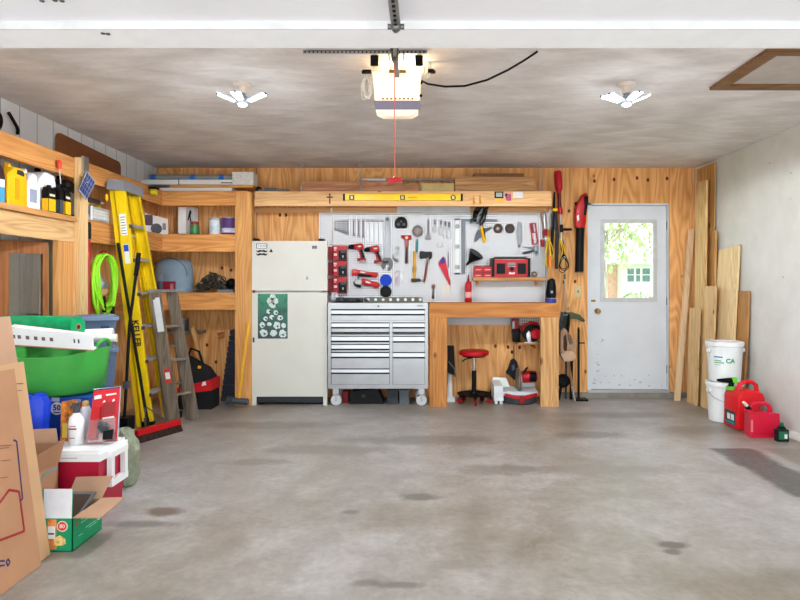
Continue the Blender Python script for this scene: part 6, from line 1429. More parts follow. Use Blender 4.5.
# small shelf, batteries, radio, tape, spray can
t = Thing('small_shelf', 'narrow wooden shelf on the pegboard carrying the red radio', 'shelf'); ysf = YP-.17; zsf = wz(277.4, ysf)
t.part('board', MB().box((wx(473.4,ysf), ysf, zsf-.035), (wx(546,ysf), YP-.001, zsf), .003), wood('small_shelf_pine', (196,146,92), (154,104,58), 'X', 1.4, .2)); t.part('bracket', MB().box((wx(478,ysf), YP-.09, zsf-.085), (wx(480,ysf), YP-.001, zsf-.036), .002), PINE_X); t.part('bracket', MB().box((wx(538,ysf), YP-.09, zsf-.085), (wx(540,ysf), YP-.001, zsf-.036), .002), PINE_X); t.done()
for i, (x, zz) in enumerate(((478.2,0),(487.8,0),(478.4,1),(487.6,1))):
    yb_ = ysf+.02; hh = .062; z0 = zsf+.0005+zz*(hh+.0005); X0 = wx(x-4.6, yb_); X1 = wx(x+4.6, yb_)
    t = Thing('red_battery', ('lower left','lower right','upper left','upper right')[i]+' of four red batteries stacked left of the radio', 'battery', 'red batteries on the small shelf')
    t.part('case', MB().box((X0, yb_, z0), (X1, yb_+.10, z0+hh-.012), .010, 3), RED); t.part('top', MB().box((X0+.008, yb_+.008, z0+hh-.016), (X1-.008, yb_+.09, z0+hh), .004), REDD); t.part('label', MB().box((X0+.02, yb_-.0012, z0+.014), (X1-.02, yb_+.001, z0+.026)), paint('pink_label', (226,150,150), .5)); t.done()
t = Thing('job_site_radio', 'red and black job site radio on the small pegboard shelf', 'radio'); yr = ysf+.004
def rX(x): return wx(x, yr)
def rZ(y): return zsf+.0008+(277.4-y)*yr/F
t.part('body', MB().box((rX(493.6), yr+.012, rZ(276.9)), (rX(529), yr+.15, rZ(259.4)), .02, 3), RED)
for x0, x1 in ((491.8,494.6),(527.8,530.6)): t.part('end_guard', MB().box((rX(x0), yr+.004, rZ(277)), (rX(x1), yr+.158, rZ(258)), .016, 3), BLACK)
t.part('speaker', MB().box((rX(496.6), yr+.004, rZ(274)), (rX(505.4), yr+.02, rZ(263.4)), .012, 3), BLACK); t.part('speaker', MB().box((rX(517.6), yr+.004, rZ(274)), (rX(526), yr+.02, rZ(263.4)), .012, 3), BLACK)
t.part('display', MB().box((rX(508), yr+.006, rZ(265.4)), (rX(515.4), yr+.02, rZ(262.6)), .002), paint('lcd_grey', (120,130,130), .3)); a = Vector((rX(511.8), yr, rZ(269))); t.part('dial', MB().cyl((a.x, yr+.0, a.z), (a.x, yr+.014, a.z), .022, n=20), BLACK)
t.part('handle', MB().box((rX(495), yr+.06, rZ(258.6)), (rX(528), yr+.10, rZ(256.8)), .006), BLACK)
t.part('badge', MB().extr([(rX(509),rZ(274.2)),(rX(514.6),rZ(274.2)),(rX(515),rZ(272.2)),(rX(512.6),rZ(272.8)),(rX(509.4),rZ(272.2))], yr+.0105, yr+.014), PAPER); m = MB()
for x in (508.6, 510.8, 513, 515): m.box((rX(x)-.005, yr+.009, rZ(266.8)), (rX(x)+.005, yr+.014, rZ(266.2)))
t.part('buttons', m, PAPER); t.done()
t = Thing('tape_roll', 'brown tape roll at the right end of the small shelf', 'tape'); c = Vector((wx(534.6, ysf+.04), ysf+.05, zsf+.035)); t.part('roll', MB().ring(c, .024, .0105, (0,1,0), 24, 8), paint('tape_brown', (110,96,80), .5)); t.part('core', MB().ring(c, .013, .003, (0,1,0), 20, 6), CARD); t.done()
t = Thing('red_spray_can', 'red aerosol can standing on the workbench before the pegboard', 'can'); yc_ = 6.42; xc = wx(468.4, yc_); zc = bz
t.part('body', MB().lathe([(.034,0),(.037,.005),(.037,.19),(.03,.215),(.018,.225)], (xc, yc_, zc), 22), RED); t.part('label', MB().lathe([(.0376,.05),(.0376,.11)], (xc, yc_, zc), 22), paint('pink_can_label', (226,170,170), .5)); t.part('nozzle', MB().lathe([(.012,.222),(.014,.235),(.011,.25),(.006,.29)], (xc, yc_, zc), 14), REDD); t.done()
# power strip and clutter on the tool chest
zt_ = tz(303)+.0005
t = Thing('power_strip', 'long olive power strip with white outlets lying on the tool chest', 'power strip'); X0, X1 = wx(364, 6.3), wx(423, 6.3)
t.part('housing', MB().box((X0, 6.30, zt_), (X1, 6.36, zt_+.055), .004), paint('olive_metal', (96,96,84), .5, .2))
for k in range(8): t.part('outlet', MB().cyl((X0+.045+k*.078, 6.2975, zt_+.03), (X0+.045+k*.078, 6.301, zt_+.03), .0155, n=16), PAPER)
t.done()
t = Thing('mesh_tray', 'dark tray of small parts at the left of the tool chest top', 'tray')
t.part('tray', MB().box((wx(335,6.3), 6.22, zt_), (wx(362,6.3), 6.38, zt_+.012), .003), BLACK).__class__; m = MB(); r = random.Random(31)
for k in range(14):
    x = wx(r.uniform(337, 361), 6.3); m.tube([(x, 6.25+r.uniform(0,.08), zt_+.016), (x+r.uniform(.01,.06), 6.25+r.uniform(0,.08), zt_+.03+r.uniform(0,.02)), (x+r.uniform(.05,.09), 6.25+r.uniform(0,.08), zt_+.018)], .006, 6)
t.part('steel_parts', m, STEELD, kind='stuff'); t.part('lip', MB().box((wx(335,6.3), 6.376, zt_), (wx(362,6.3), 6.384, zt_+.05), .002), DGREY); t.done()
t = Thing('clear_bag', 'crumpled clear bag at the left corner of the tool chest', 'bag'); m = MB(); r = random.Random(5)
for k in range(5): m.ball((wx(333,6.35)+r.uniform(-.02,.02), 6.42+r.uniform(-.03,.03), zt_+.046+r.uniform(-.004,.02)), (.035,.03,.042), 9, .3, r)
t.part(None, m, paint('milky_bag', (196,196,200), .3)); t.done()
# things stored under the chest
t = Thing('black_case', 'black plastic case pushed under the tool chest', 'case'); t.part('shell', MB().hull8([(wx(350,6.3),6.25,0),(wx(384,6.3),6.25,0),(wx(384,6.3),6.5,0),(wx(350,6.3),6.5,0),(wx(352,6.3),6.26,.13),(wx(378,6.3),6.26,.15),(wx(378,6.3),6.5,.15),(wx(352,6.3),6.5,.13)], .015, 3), BLACK); t.part('latch', MB().box((wx(362,6.3),6.244,.07),(wx(366,6.3),6.252,.10),.002), DGREY); t.done()
for i, (x0, x1) in enumerate(((387.6,398),(399.6,409))):
    t = Thing('grey_case', ('dark grey case under the tool chest, left of two', 'lighter grey case under the tool chest, right of two')[i], 'case', 'grey cases under the tool chest'); cm = paint('case_grey', ((56,62,66),(88,96,102))[i], .5)
    t.part('body', MB().box((wx(x0,6.28), 6.24, 0), (wx(x1,6.28), 6.46, .125), .010, 2), cm); t.part('lid', MB().box((wx(x0,6.28)-.003, 6.236, .127), (wx(x1,6.28)+.003, 6.464, .15), .006), cm); t.done()
t = Thing('red_latch_box', 'small red block beside the left front caster of the tool chest', 'box'); t.part(None, MB().box((wx(342,6.3), 6.3, 0), (wx(348,6.3), 6.4, .12), .008), REDD); t.done()

# ================================================================== face of the overhead shelf
ybm = YO
t = Thing('yellow_level', 'long yellow spirit level fixed on the overhead shelf edge', 'level')
t.part('beam', MB().pbox(344, 194.0, 461.4, 200.4, ybm-.028, ybm-.001, .003), paint('level_yellow', (246,206,30), .35)); 
for x in (344, 461.8): t.part('end_cap', MB().pbox(x-1, 193.8, x+1, 200.6, ybm-.030, ybm-.001, .002), BLACK)
for x, r_ in ((351.8,.026),(402.5,.026),(453.2,.024)):
    v_ = t.part('vial', MB().pbox(x-2.4, 195.2, x+2.4, 199.8, ybm-.031, ybm-.026, .004) if x != 453.2 else MB().disc(x, 197.6, .026, ybm-.031, ybm-.026, 22), BLACK); t.part('vial_window', MB().pbox(x-1.3, 196, x+1.3, 199, ybm-.033, ybm-.03, .002), paint('vial_amber', (226,206,150), .25), v_)
m = MB(); m.pbox(364, 196.6, 374, 198, ybm-.0288, ybm-.027); t.part('pale_print', m, paint('worn_print', (236,210,120), .4)); t.part('orange_print', MB().pbox(408, 197, 417, 197.9, ybm-.0288, ybm-.027), ORANGE); t.done()
t = Thing('metal_cross', 'small dark metal cross fixed on the overhead shelf edge', 'cross'); t.part(None, MB().ppoly([(328.9,193.6),(330.5,193.6),(330.3,196.6),(332.8,196.5),(332.8,197.9),(330.3,197.8),(330.4,203.6),(329,203.6),(329.2,197.8),(326.6,197.9),(326.6,196.5),(329.2,196.6)], ybm-.008, ybm-.0005, .0015), paint('bronze', (84,74,54), .4, .5)); t.done()
t = Thing('black_sticker', 'black framed sticker with yellow base on the overhead shelf edge', 'sticker'); t.part('frame', MB().pbox(494.6, 191.6, 503.4, 198.2, ybm-.004, ybm-.0005, .001), BLACK); t.part('picture', MB().pbox(496, 192.6, 502.2, 196.8, ybm-.0048, ybm-.0038), paint('grey_picture', (176,182,172), .5)); t.part('yellow_base', MB().pbox(494.8, 198.4, 503.4, 202.4, ybm-.003, ybm-.0005), paint('amber_label', (242,186,70), .5)); t.done()
t = Thing('pink_sticker', 'torn pink and purple sticker on the overhead shelf edge', 'sticker'); t.part('paper', MB().ppoly([(504.6,194.4),(506,193),(508.6,194.2),(511,193.8),(511.2,200.6),(507,201.2),(505.8,198.4)], ybm-.0025, ybm-.0005), paint('pink_print', (206,90,130), .5, var=.3, vs=50)); t.part('purple_mark', MB().ppoly([(505,193.8),(506.8,193.4),(507.4,196),(505.6,197)], ybm-.0032, ybm-.002), NAVY); t.done()
t = Thing('white_label', 'blank white label at the right of the overhead shelf edge', 'label'); t.part(None, MB().pbox(513.2, 192, 523, 198, ybm-.0025, ybm-.0005), PAPER); t.done()
for i, x in enumerate((473.6, 480)):
    t = Thing('yellow_hook', ('yellow utility hook on the shelf edge, left of two above the cord tangle', 'yellow utility hook on the shelf edge, right of two above the cord tangle')[i], 'hook', 'yellow hooks on the shelf edge'); t.part(None, MB().tube([W(x,196.4,ybm),W(x,196.4,ybm-.012),W(x,202.4,ybm-.015),W(x+.8,203.6,ybm-.03),W(x+1,201.4,ybm-.05)], .0055, 8), YELP); t.done()
single('light_strip', MB().pbox(397, 206.4, 470, 212, 6.50, 6.56, .006), paint('dull_white_fixture', (206,210,212), .45), 'long white light strip under the overhead shelf', 'light strip')
# ---- lumber stored on top of the overhead shelf
zd_ = wz(191.6, YO)+.0008
def lum(x0, x1, y0, y1, Yf_, Yb_, m_, label, name='lumber_board'):
    single(name, MB().box((wx(x0,Yf_), Yf_, wz(y1,Yf_)), (wx(x1,Yf_), Yb_, wz(y0,Yf_)), .003), m_, label, 'board', 'lumber on the overhead shelf')
def lz(y): return y
lum(303, 419, 186.3, 192.5, 6.28, 6.34, PINK_X, 'reddish board lowest in the left stack on the overhead shelf')
lum(303.6, 402, 181.6, 186.1, 6.28, 6.34, PINK_X, 'reddish board on top in the left stack of the overhead shelf')
lum(300, 420, 183.5, 192.5, 6.36, 6.40, ROUGH_X, 'board behind the reddish stack on the overhead shelf')
lum(421, 454, 183.2, 192.5, 6.28, 6.40, paint('pale_green_lumber', (196,172,116), .8, var=.08), 'short greenish board between the two stacks on the overhead shelf')
lum(455, 536, 185.6, 192.5, 6.28, 6.44, ROUGH_X, 'lowest board of the right stack on the overhead shelf')
lum(455, 536, 181.4, 185.4, 6.28, 6.44, wood('stored_lumber_b', (206,160,112), (160,114,70), 'X', 1.4, .2), 'middle board of the right stack on the overhead shelf')
lum(455, 534, 176.6, 181.2, 6.28, 6.44, ROUGH_X, 'top board of the right stack on the overhead shelf')
lum(474, 524, 173.4, 176.4, 6.30, 6.42, wood('dark_lumber', (132,92,58), (96,62,36), 'X', 1.4, .2), 'dark thin board topping the right stack on the overhead shelf')
t = Thing('pull_pole', 'grey pole with white end lying behind the lumber on the overhead shelf', 'pole'); zz = wz(179.6, 6.46)
t.part('pole', MB().cyl((wx(386,6.47), 6.47, zz), (wx(454,6.47), 6.47, zz), .012, n=12), paint('grey_pole', (140,142,142), .4, .3)); t.part('white_end', MB().cyl((wx(362,6.47), 6.47, zz), (wx(386,6.47), 6.47, zz), .014, n=12), WHITEP); t.part('rest', MB().box((wx(366,6.47)-.02, 6.44, zd_), (wx(366,6.47)+.02, 6.5, zz-.0135)).box((wx(450,6.47)-.02, 6.455, zd_), (wx(450,6.47)+.02, 6.5, zz-.0115)), ROUGH_X); t.done()
# ================================================================== under the bench
t = Thing('shop_stool', 'round red stool on a black wheeled base under the workbench', 'stool'); ys, xs = 6.32, wx(474, 6.32)
t.part('seat', MB().lathe([(.02,.498),(.13,.498),(.152,.506),(.158,.525),(.152,.545),(.135,.555),(.002,.557)], (xs, ys, 0), 36), RED); t.part('seat_pan', MB().lathe([(.03,.48),(.12,.486),(.13,.497),(.01,.4975)], (xs, ys, 0), 28), BLACK)
t.part('post', MB().cyl((xs,ys,.10), (xs,ys,.34), .025, n=16).cyl((xs,ys,.1),(xs,ys,.12),.04,.03,16), BLACK); t.part('piston', MB().cyl((xs,ys,.33), (xs,ys,.485), .014, n=14), CHROME)
t.part('lever', MB().tube([(xs-.03,ys-.02,.475),(xs-.09,ys-.04,.465),(xs-.13,ys-.05,.44)], .007, 8), BLACK)
t.part('tray', MB().lathe([(.02,.085),(.165,.085),(.18,.10),(.175,.102),(.16,.092),(.02,.092)], (xs, ys, 0), 36), RUBBER)
for k in range(5):
    a = -PI/2+k*2*PI/5; px_, py_ = xs+.165*math.cos(a), ys+.165*math.sin(a)
    t.part('base_arm', MB().bar((xs,ys,.078), (px_,py_,.074), .04, .014, (-math.sin(a),math.cos(a),0), .003), BLACK)
    c_ = t.part('caster', MB().cyl((px_-.012*math.sin(a),py_+.012*math.cos(a),.028), (px_+.012*math.sin(a),py_-.012*math.cos(a),.028), .028, n=18), REDD); t.part('caster_stem', MB().cyl((px_,py_,.03), (px_,py_,.074), .008, n=10), BLACK, c_)
t.done()
t = Thing('white_stand', 'white tapered pole stand beside the left bench leg', 'stand'); ys, xs = 6.40, wx(449.6, 6.40)
t.part('pole', MB().lathe([(.035,.045),(.03,.06),(.024,.30),(.02,.56)], (xs, ys, 0), 20), WHITEP); t.part('base', MB().box((xs-.06, ys-.05, 0), (xs+.055, ys+.05, .046), .008), WHITEP); t.done()
t = Thing('black_bag', 'black cloth bag hanging over the white pole stand', 'bag'); m = MB(); m.hull8([(xs-.045,ys-.12,.33),(xs+.055,ys-.12,.29),(xs+.055,ys-.032,.29),(xs-.045,ys-.032,.33),(xs-.035,ys-.11,.60),(xs+.04,ys-.11,.60),(xs+.04,ys-.032,.60),(xs-.035,ys-.032,.60)], .02, 3)
t.part('cloth', m, paint('black_cloth', (38,34,34), .9)); t.part('strap', MB().loft([(xs-.02,ys-.122,.44),(xs+.045,ys-.125,.36),(xs+.05,ys-.122,.28)], .008, 8), paint('grey_strap', (96,90,86), .8)); t.done()
# mitre saw
t = Thing('mitre_saw', 'white and red mitre saw standing on the floor under the workbench', 'saw'); ym = 6.22
def mX(x): return wx(x, ym)
t.part('fence_wing', MB().hull8([(mX(494.4),ym+.02,.035),(mX(504),ym+.02,.035),(mX(504),ym+.26,.035),(mX(494.4),ym+.26,.035),(mX(494.4),ym+.02,.19),(mX(503),ym+.02,.19),(mX(503),ym+.26,.215),(mX(494.4),ym+.26,.215)], .006), paint('saw_white', (218,222,222), .4))
t.part('deck', MB().hull8([(mX(500),ym+.03,.09),(mX(539),ym+.03,.09),(mX(539),ym+.3,.09),(mX(500),ym+.3,.09),(mX(500),ym+.03,.125),(mX(539),ym+.03,.125),(mX(539),ym+.3,.145),(mX(500),ym+.3,.145)], .004), paint('saw_deck', (206,212,214), .4))
t.part('fence', MB().hull8([(mX(496),ym+.26,.13),(mX(514),ym+.26,.13),(mX(514),ym+.29,.13),(mX(496),ym+.29,.13),(mX(496),ym+.26,.245),(mX(510),ym+.26,.235),(mX(510),ym+.29,.235),(mX(496),ym+.29,.245)], .004), WHITEP)
t.part('fence', MB().box((mX(524),ym+.26,.13),(mX(540),ym+.29,.215),.004), WHITEP)
for x in (496.6, 501.6): t.part('foot', MB().box((mX(x)-.014, ym+.03, 0), (mX(x)+.014, ym+.07, .036), .004), paint('foot_white', (206,210,210), .45))
t.part('turntable', MB().lathe([(.05,.0),(.17,.0),(.185,.02),(.185,.085),(.17,.09),(.02,.092)], (mX(521), ym+.15, 0), 36), DGREY)
t.part('red_band', MB().hull8([(mX(505),ym-.016,.085),(mX(521),ym-.05,.055),(mX(521),ym+.0,.055),(mX(505),ym+.02,.085),(mX(505),ym-.016,.115),(mX(521),ym-.05,.085),(mX(521),ym+.0,.085),(mX(505),ym+.02,.115)], .004).hull8([(mX(521),ym-.05,.055),(mX(537),ym-.016,.09),(mX(537),ym+.02,.09),(mX(521),ym+.0,.055),(mX(521),ym-.05,.085),(mX(537),ym-.016,.12),(mX(537),ym+.02,.12),(mX(521),ym+.0,.085)], .004), RED)
t.part('front_pad', MB().box((mX(518.5), ym-.07, .02), (mX(523.5), ym-.03, .075), .008), REDD)
t.part('blade_guard', MB().lathe([(.02,-.012),(.125,-.012),(.13,0),(.125,.012),(.02,.012)], (mX(520.5), ym+.14, .235), 30, 'X'), paint('clear_grey_guard', (124,112,104), .35, .3)); t.part('blade', MB().lathe([(.02,-.002),(.11,-.002),(.11,.002),(.02,.002)], (mX(520.5)+.02, ym+.14, .225), 30, 'X'), STEEL)
t.part('motor', MB().loft([(mX(523),ym+.18,.25),(mX(527),ym+.18,.26),(mX(539),ym+.2,.26)], [.045,.065,.062], 18), RED); t.part('motor_cap', MB().cyl((mX(532),ym+.13,.27), (mX(538),ym+.13,.265), .05, n=16), BLACK); t.part('top_handle', MB().tube([(mX(525.6)+.04*math.sin(k*PI/8), ym+.12, .315+.06*math.sin(k*PI/8)-.001*k) for k in range(9)], .011, 8), BLACK); t.done()
t = Thing('charger_bag', 'black bag with hanging loop before the plywood under the bench', 'bag'); yb_ = 6.52
t.part('pouch', MB().ppoly([(506,373),(508.6,369.6),(511.4,360.4),(514.6,358.6),(517.4,362),(519,368),(516.6,374),(515,380.6),(512.6,378.6),(510,375.6)], yb_, yb_+.07, .012), paint('black_nylon', (34,35,40), .8)); t.part('strap', MB().tube([W(513.8,361,yb_+.02),W(513.9,352,yb_+.03),W(513.6,345,yb_+.04)], .004, 6), DGREY); t.part('patch', MB().ppoly([(511.6,366),(514.2,364),(515,369),(512.6,371)], yb_-.002, yb_+.005), paint('slate_patch', (74,80,92), .6)); t.part('nail', MB().cyl(W(513.6,345,yb_+.02), W(513.6,345,D-.001), .004, n=8), STEEL); t.done()
t = Thing('rotary_tool', 'black and red cordless tool hanging under the workbench front', 'power tool'); yt_ = 6.4
t.part('grip', MB().ppoly([(512.4,318.4),(519.4,318.2),(518.6,325),(519.4,330),(512.4,330),(511.8,324)], yt_, yt_+.06, .010), paint('dark_red_grip', (150,34,36), .4)); t.part('body', MB().ppoly([(512.2,329.6),(519.6,328),(521,331.6),(520,342),(512.8,342)], yt_-.005, yt_+.065, .008), BLACK); t.part('white_band', MB().ppoly([(512.2,322),(514.4,321),(514.8,328),(512.6,329)], yt_-.002, yt_+.01, .002), paint('grey_white_band', (190,190,190), .4)); t.part('hanger', MB().cyl(W(515.5,318.5,yt_+.03), (wx(515.5,yt_), yt_+.03, bz-.0205), .004, n=8), STEEL); t.done()
t = Thing('circular_saw', 'red circular saw on the small shelf under the workbench', 'saw'); yu = 6.38; zu = wz(343, 6.33)+.0008; c = Vector((wx(532, yu), yu, zu+.115))
t.part('blade_guard', MB().lathe([(.03,-.02),(.10,-.02),(.108,0),(.10,.02),(.03,.02)], (c.x-.005, yu, c.z), 28, 'Y'), BLACK); t.part('motor', MB().loft([(c.x+.03,yu-.06,c.z-.02),(c.x+.03,yu-.02,c.z-.02),(c.x+.03,yu+.1,c.z)], [.05,.058,.05], 16), RED); t.part('lower_guard', MB().ppoly([(527,339),(526.4,334),(529,330.6),(531,333),(531.4,342.6),(528,342.6)], yu-.045, yu-.02, .006), paint('bright_metal', (214,214,216), .3, .4)); t.part('handle', MB().tube([(c.x-.11,yu-.01,c.z+.01),(c.x-.085,yu-.03,c.z+.07),(c.x-.02,yu-.04,c.z+.10),(c.x+.06,yu-.03,c.z+.085)], .016, 10), RED); t.part('shoe', MB().box((c.x-.09,yu-.045,zu), (c.x+.075,yu+.08,zu+.008), .002), STEEL); t.done()
for i, (x, h_, m_) in enumerate(((491.5,.10,BLACK),(497.6,.155,DGREY))):
    t = Thing('small_bottle', ('squat black bottle beside the stool base under the bench', 'slim dark bottle behind the mitre saw end under the bench')[i], 'bottle'); yy = 6.57; X = wx(x, yy)
    t.part('body', MB().lathe([(.026,0),(.028,.005),(.028,h_*.62),(.014,h_*.78)], (X, yy, 0), 18), m_); t.part('cap', MB().lathe([(.014,h_*.77),(.015,h_*.98),(.01,h_)], (X, yy, 0), 14), REDD if i else BLACK); t.done()

# ================================================================== right of the bench
t = Thing('string_trimmer', 'red headed string trimmer hanging head up beside the overhead shelf', 'trimmer'); yq = 6.48
t.part('motor_head', MB().loft([W(557.6,171.8,yq),W(557.8,173.4,yq),W(558.4,182,yq),W(558.8,188.6,yq),W(559,193.6,yq)], [.045,.05,.053,.05,.022], 16, flat=.8), paint('trimmer_red', (186,22,40), .35))
t.part('head_cap', MB().loft([W(557.4,171.2,yq),W(557.6,173,yq)], [.04,.047], 16, flat=.8), REDD); t.part('guard_neck', MB().loft([W(559,193,yq),W(559.4,200,yq),W(559.6,208,yq)], [.022,.02,.022], 12), paint('dark_red_neck', (96,24,30), .4)); t.part('collar', MB().loft([W(559.8,207.4,yq),W(560.2,211,yq),W(560.6,214.6,yq)], [.024,.028,.022], 12), RED)
t.part('shaft', MB().cyl(W(560.6,214,yq), W(562.4,262,yq), .0125, n=12), STEEL); t.part('front_handle', MB().loft([W(560,229.6,yq-.02),W(566,229.4,yq-.03),W(571.6,229.4,yq-.02)], [.012,.016,.012], 10), BLACK); t.part('handle_clamp', MB().loft([W(561.4,224.6,yq),W(561.6,232.4,yq)], .019, 12), BLACK)
t.part('rear_grip', MB().loft([W(562,240,yq),W(562.6,248,yq),W(563.4,258,yq)], [.018,.022,.018], 12), RUBBER); t.part('wall_bracket', MB().box((wx(559.4,yq)-.015, yq+.01, wz(211,yq)-.01), (wx(559.4,yq)+.015, D-.001, wz(211,yq)+.01), .003), STEELD); t.done()
t = Thing('leaf_blower', 'red leaf blower with black tube hanging on the wall left of the door', 'leaf blower'); yv = 6.46
t.part('body', MB().ppoly([(576,209),(577.6,203.4),(581.4,198),(583.6,193.2),(588.4,192.6),(587.4,198),(587,212),(586.6,222),(585.2,228),(576.4,228),(575.6,220)], yv, yv+.11, .020, ref=yv), RED)
t.part('grip', MB().ppoly([(583.6,196.4),(588.4,195.4),(588.4,200),(586.4,215.4),(583.4,215.4),(584.4,206)], yv-.006, yv+.10, .008, ref=yv), BLACK); t.part('badge', MB().ppoly([(577,216.6),(578.6,214.4),(579.2,219.6),(577.6,221.4)], yv-.0015, yv+.004, 0, ref=yv), PAPER)
t.part('trigger_knob', MB().ball(W(575.8,203.6,yv+.05), (.014,.02,.018), 10), BLACK); t.part('tube', MB().loft([W(580.4,227,yv+.055),W(580.4,229,yv+.055),W(580,240,yv+.055),W(579.3,271.6,yv+.055)], [.05,.046,.045,.0455], 24), BLACK); t.part('tube_mouth', MB().loft([W(579.3,271.4,yv+.055),W(579.28,272.4,yv+.055)], [.047,.047], 24), DGREY); t.part('wall_hook', MB().cyl(W(581,210,yv+.09), W(581,210,D+.0), .008, n=8), STEEL); t.done()
# black pole pair hanging beside the beam end
t = Thing('pole_saw', 'long black pole saw sections hanging at the overhead shelf end', 'pole saw'); yy = 6.36
t.part('pole', MB().loft([W(554.4,192,yy),W(554,206,yy),W(552.6,230,yy),W(551.4,254,yy)], [.010,.014,.018,.016], 10), BLACK); t.part('pole', MB().loft([W(555.6,210,yy+.02),W(557.2,236,yy+.02),W(556.4,269,yy+.02)], [.016,.021,.017], 10), paint('charcoal_tube', (44,46,50), .5)); t.part('blade_cover', MB().ppoly([(550.8,214),(554.6,210),(556,228),(551.4,234)], yy-.01, yy+.012, .004), paint('slate_cover', (66,70,74), .5))
t.part('clip', MB().ball(W(555.4,209.6,yy-.02), (.03,.02,.02), 10), YELP); t.part('hanger', MB().cyl(W(555,204,yy+.02), W(555,204,D), .006, n=8), STEEL); t.done()
t = Thing('garden_shears', 'red handled loppers hanging at the pegboard right edge', 'loppers'); yy = 6.52
t.part('handle', MB().ppoly([(541.4,246.6),(540.6,240),(544,236.4),(545.6,228),(547.6,229),(547,240),(544.8,247)], yy, yy+.03, .006), RED); t.part('handle', MB().ppoly([(542.4,231),(545,228.4),(546.2,234),(543.4,241)], yy-.01, yy+.02, .005), REDD)
t.part('blade', MB().ppoly([(543.6,211),(545.2,211),(546.4,230),(544.4,230)], yy+.005, yy+.02, .002), STEEL); t.part('blade', MB().ppoly([(540.6,213),(542.2,212),(544.8,229),(543,230)], yy+.002, yy+.016, .002), paint('worn_brown_blade', (140,110,90), .5)); t.done()
t = Thing('white_sleeve', 'white folded sleeve hanging between the loppers and the pole saw', 'sleeve'); t.part(None, MB().ppoly([(547,214),(550.4,208.4),(552.2,212),(551.6,222),(549.8,230),(547.4,230),(546.8,220)], 6.48, 6.50, .006), paint('off_white_sleeve', (208,206,198), .6)); t.done()
def cordset(name, label, col, cx, top, bot, halfw, n, seed, yb0, rr=.0055, plug=None, hx=5, ye=D):
    r = random.Random(seed); t = Thing(name, label, 'cord', 'cords hanging by the bench'); m = MB()
    for i in range(n):
        w = halfw*r.uniform(.5,1); b_ = bot-r.uniform(0,10); x = cx+r.uniform(-1.2,1.2); y_ = yb0+r.uniform(-.012,.012); tp = top+r.uniform(0,6); sk = r.uniform(-1.5,1.5)
        m.tube([W(x+w*math.sin(a)*(1-.55*math.cos(a))*.75+sk*math.cos(a)*.5, (tp+b_)/2-(b_-tp)/2*math.cos(a), y_) for a in [k*2*PI/22 for k in range(22)]], rr, 6, True)
    t.part('loops', m, col)
    if plug: t.part('plug', MB().loft([W(*p_, yb0-.03) for p_ in plug], [.012,.02,.015], 10), ORANGE)
    c_ = W(cx, top+3, yb0); t.part('hook', MB().tube([c_, (c_.x+hx*.011, yb0-.004, c_.z), (c_.x+hx*.011, ye, c_.z)], .005, 8), STEEL); t.done()
cordset('extension_cord', 'yellow extension cord looped left of the black poles with orange plug', CORDY, 548.6, 236, 268, 5, 3, 4, 6.315, hx=-9.5, ye=YP-.001, plug=[(549.4,256),(549.8,262),(550.4,268)])
cordset('extension_cord', 'yellow extension cord looped right of the black poles', CORDY, 561, 238, 266, 4.6, 3, 8, 6.425)
cordset('cable_loops', 'black wire loops hanging under the string trimmer', BLACK, 563.6, 254, 277, 7.5, 3, 12, 6.395, .0045)
t = Thing('pole_rod', 'thin pale rod hanging below the black wire loops', 'rod'); t.part('rod', MB().cyl(W(564.6,275,6.45), W(566.4,312,6.5), .009, n=10), paint('pale_rod', (186,170,150), .4)); t.part('ferrule', MB().cyl(W(564.5,274,6.45), W(564.8,279,6.452), .012, n=10), STEELD); t.done()
t = Thing('flat_bar', 'tall grey flat bar standing on the workbench right end', 'bar'); t.part('shaft', MB().cyl((wx(546.6,6.42), 6.42, bz+.0005), W(545.6,236,6.46), .014, n=12), paint('grey_conduit', (150,148,150), .4, .4)); t.part('foot_cap', MB().cyl((wx(546.6,6.42), 6.42, bz+.0), (wx(546.6,6.42), 6.42, bz+.05), .018, n=12), DGREY); t.done()
t = Thing('palm_sander', 'black and blue sander standing on the right end of the workbench', 'sander'); ya = 6.22; zc = bz+.0008
def sX(x): return wx(x, ya)
t.part('body', MB().loft([(sX(551),ya,zc+.05),(sX(551),ya,zc+.09),(sX(551.4),ya,zc+.16),(sX(551.2),ya,zc+.235),(sX(550.6),ya,zc+.25)], [.05,.056,.05,.04,.02], 16), BLACK); t.part('pad', MB().lathe([(.04,0),(.055,.004),(.055,.03),(.045,.045)], (sX(551), ya, zc), 22), paint('royal_blue', (40,60,150), .45)); t.part('collar', MB().lathe([(.045,.04),(.05,.05),(.045,.062)], (sX(551), ya, zc), 22), paint('silver_collar', (160,164,170), .35, .4)); t.part('badge', MB().box((sX(549.6),ya-.058,zc+.10),(sX(551.6),ya-.05,zc+.125),.002), paint('grey_badge', (150,150,150), .4)); t.done()
t = Thing('wall_outlet', 'ivory switch plate on the plywood left of the door', 'outlet', 'wall outlets'); c = W(577.8, 291.5, D)
t.part('plate', MB().box((c.x-.037, D-.007, c.z-.06), (c.x+.037, D-.0005, c.z+.06), .002), paint('ivory_switch_plate', (206,186,140), .45)); t.part('toggle', MB().box((c.x-.006, D-.016, c.z-.012), (c.x+.006, D-.006, c.z+.012), .002), paint('dark_toggle', (110,92,66), .4)); t.done()
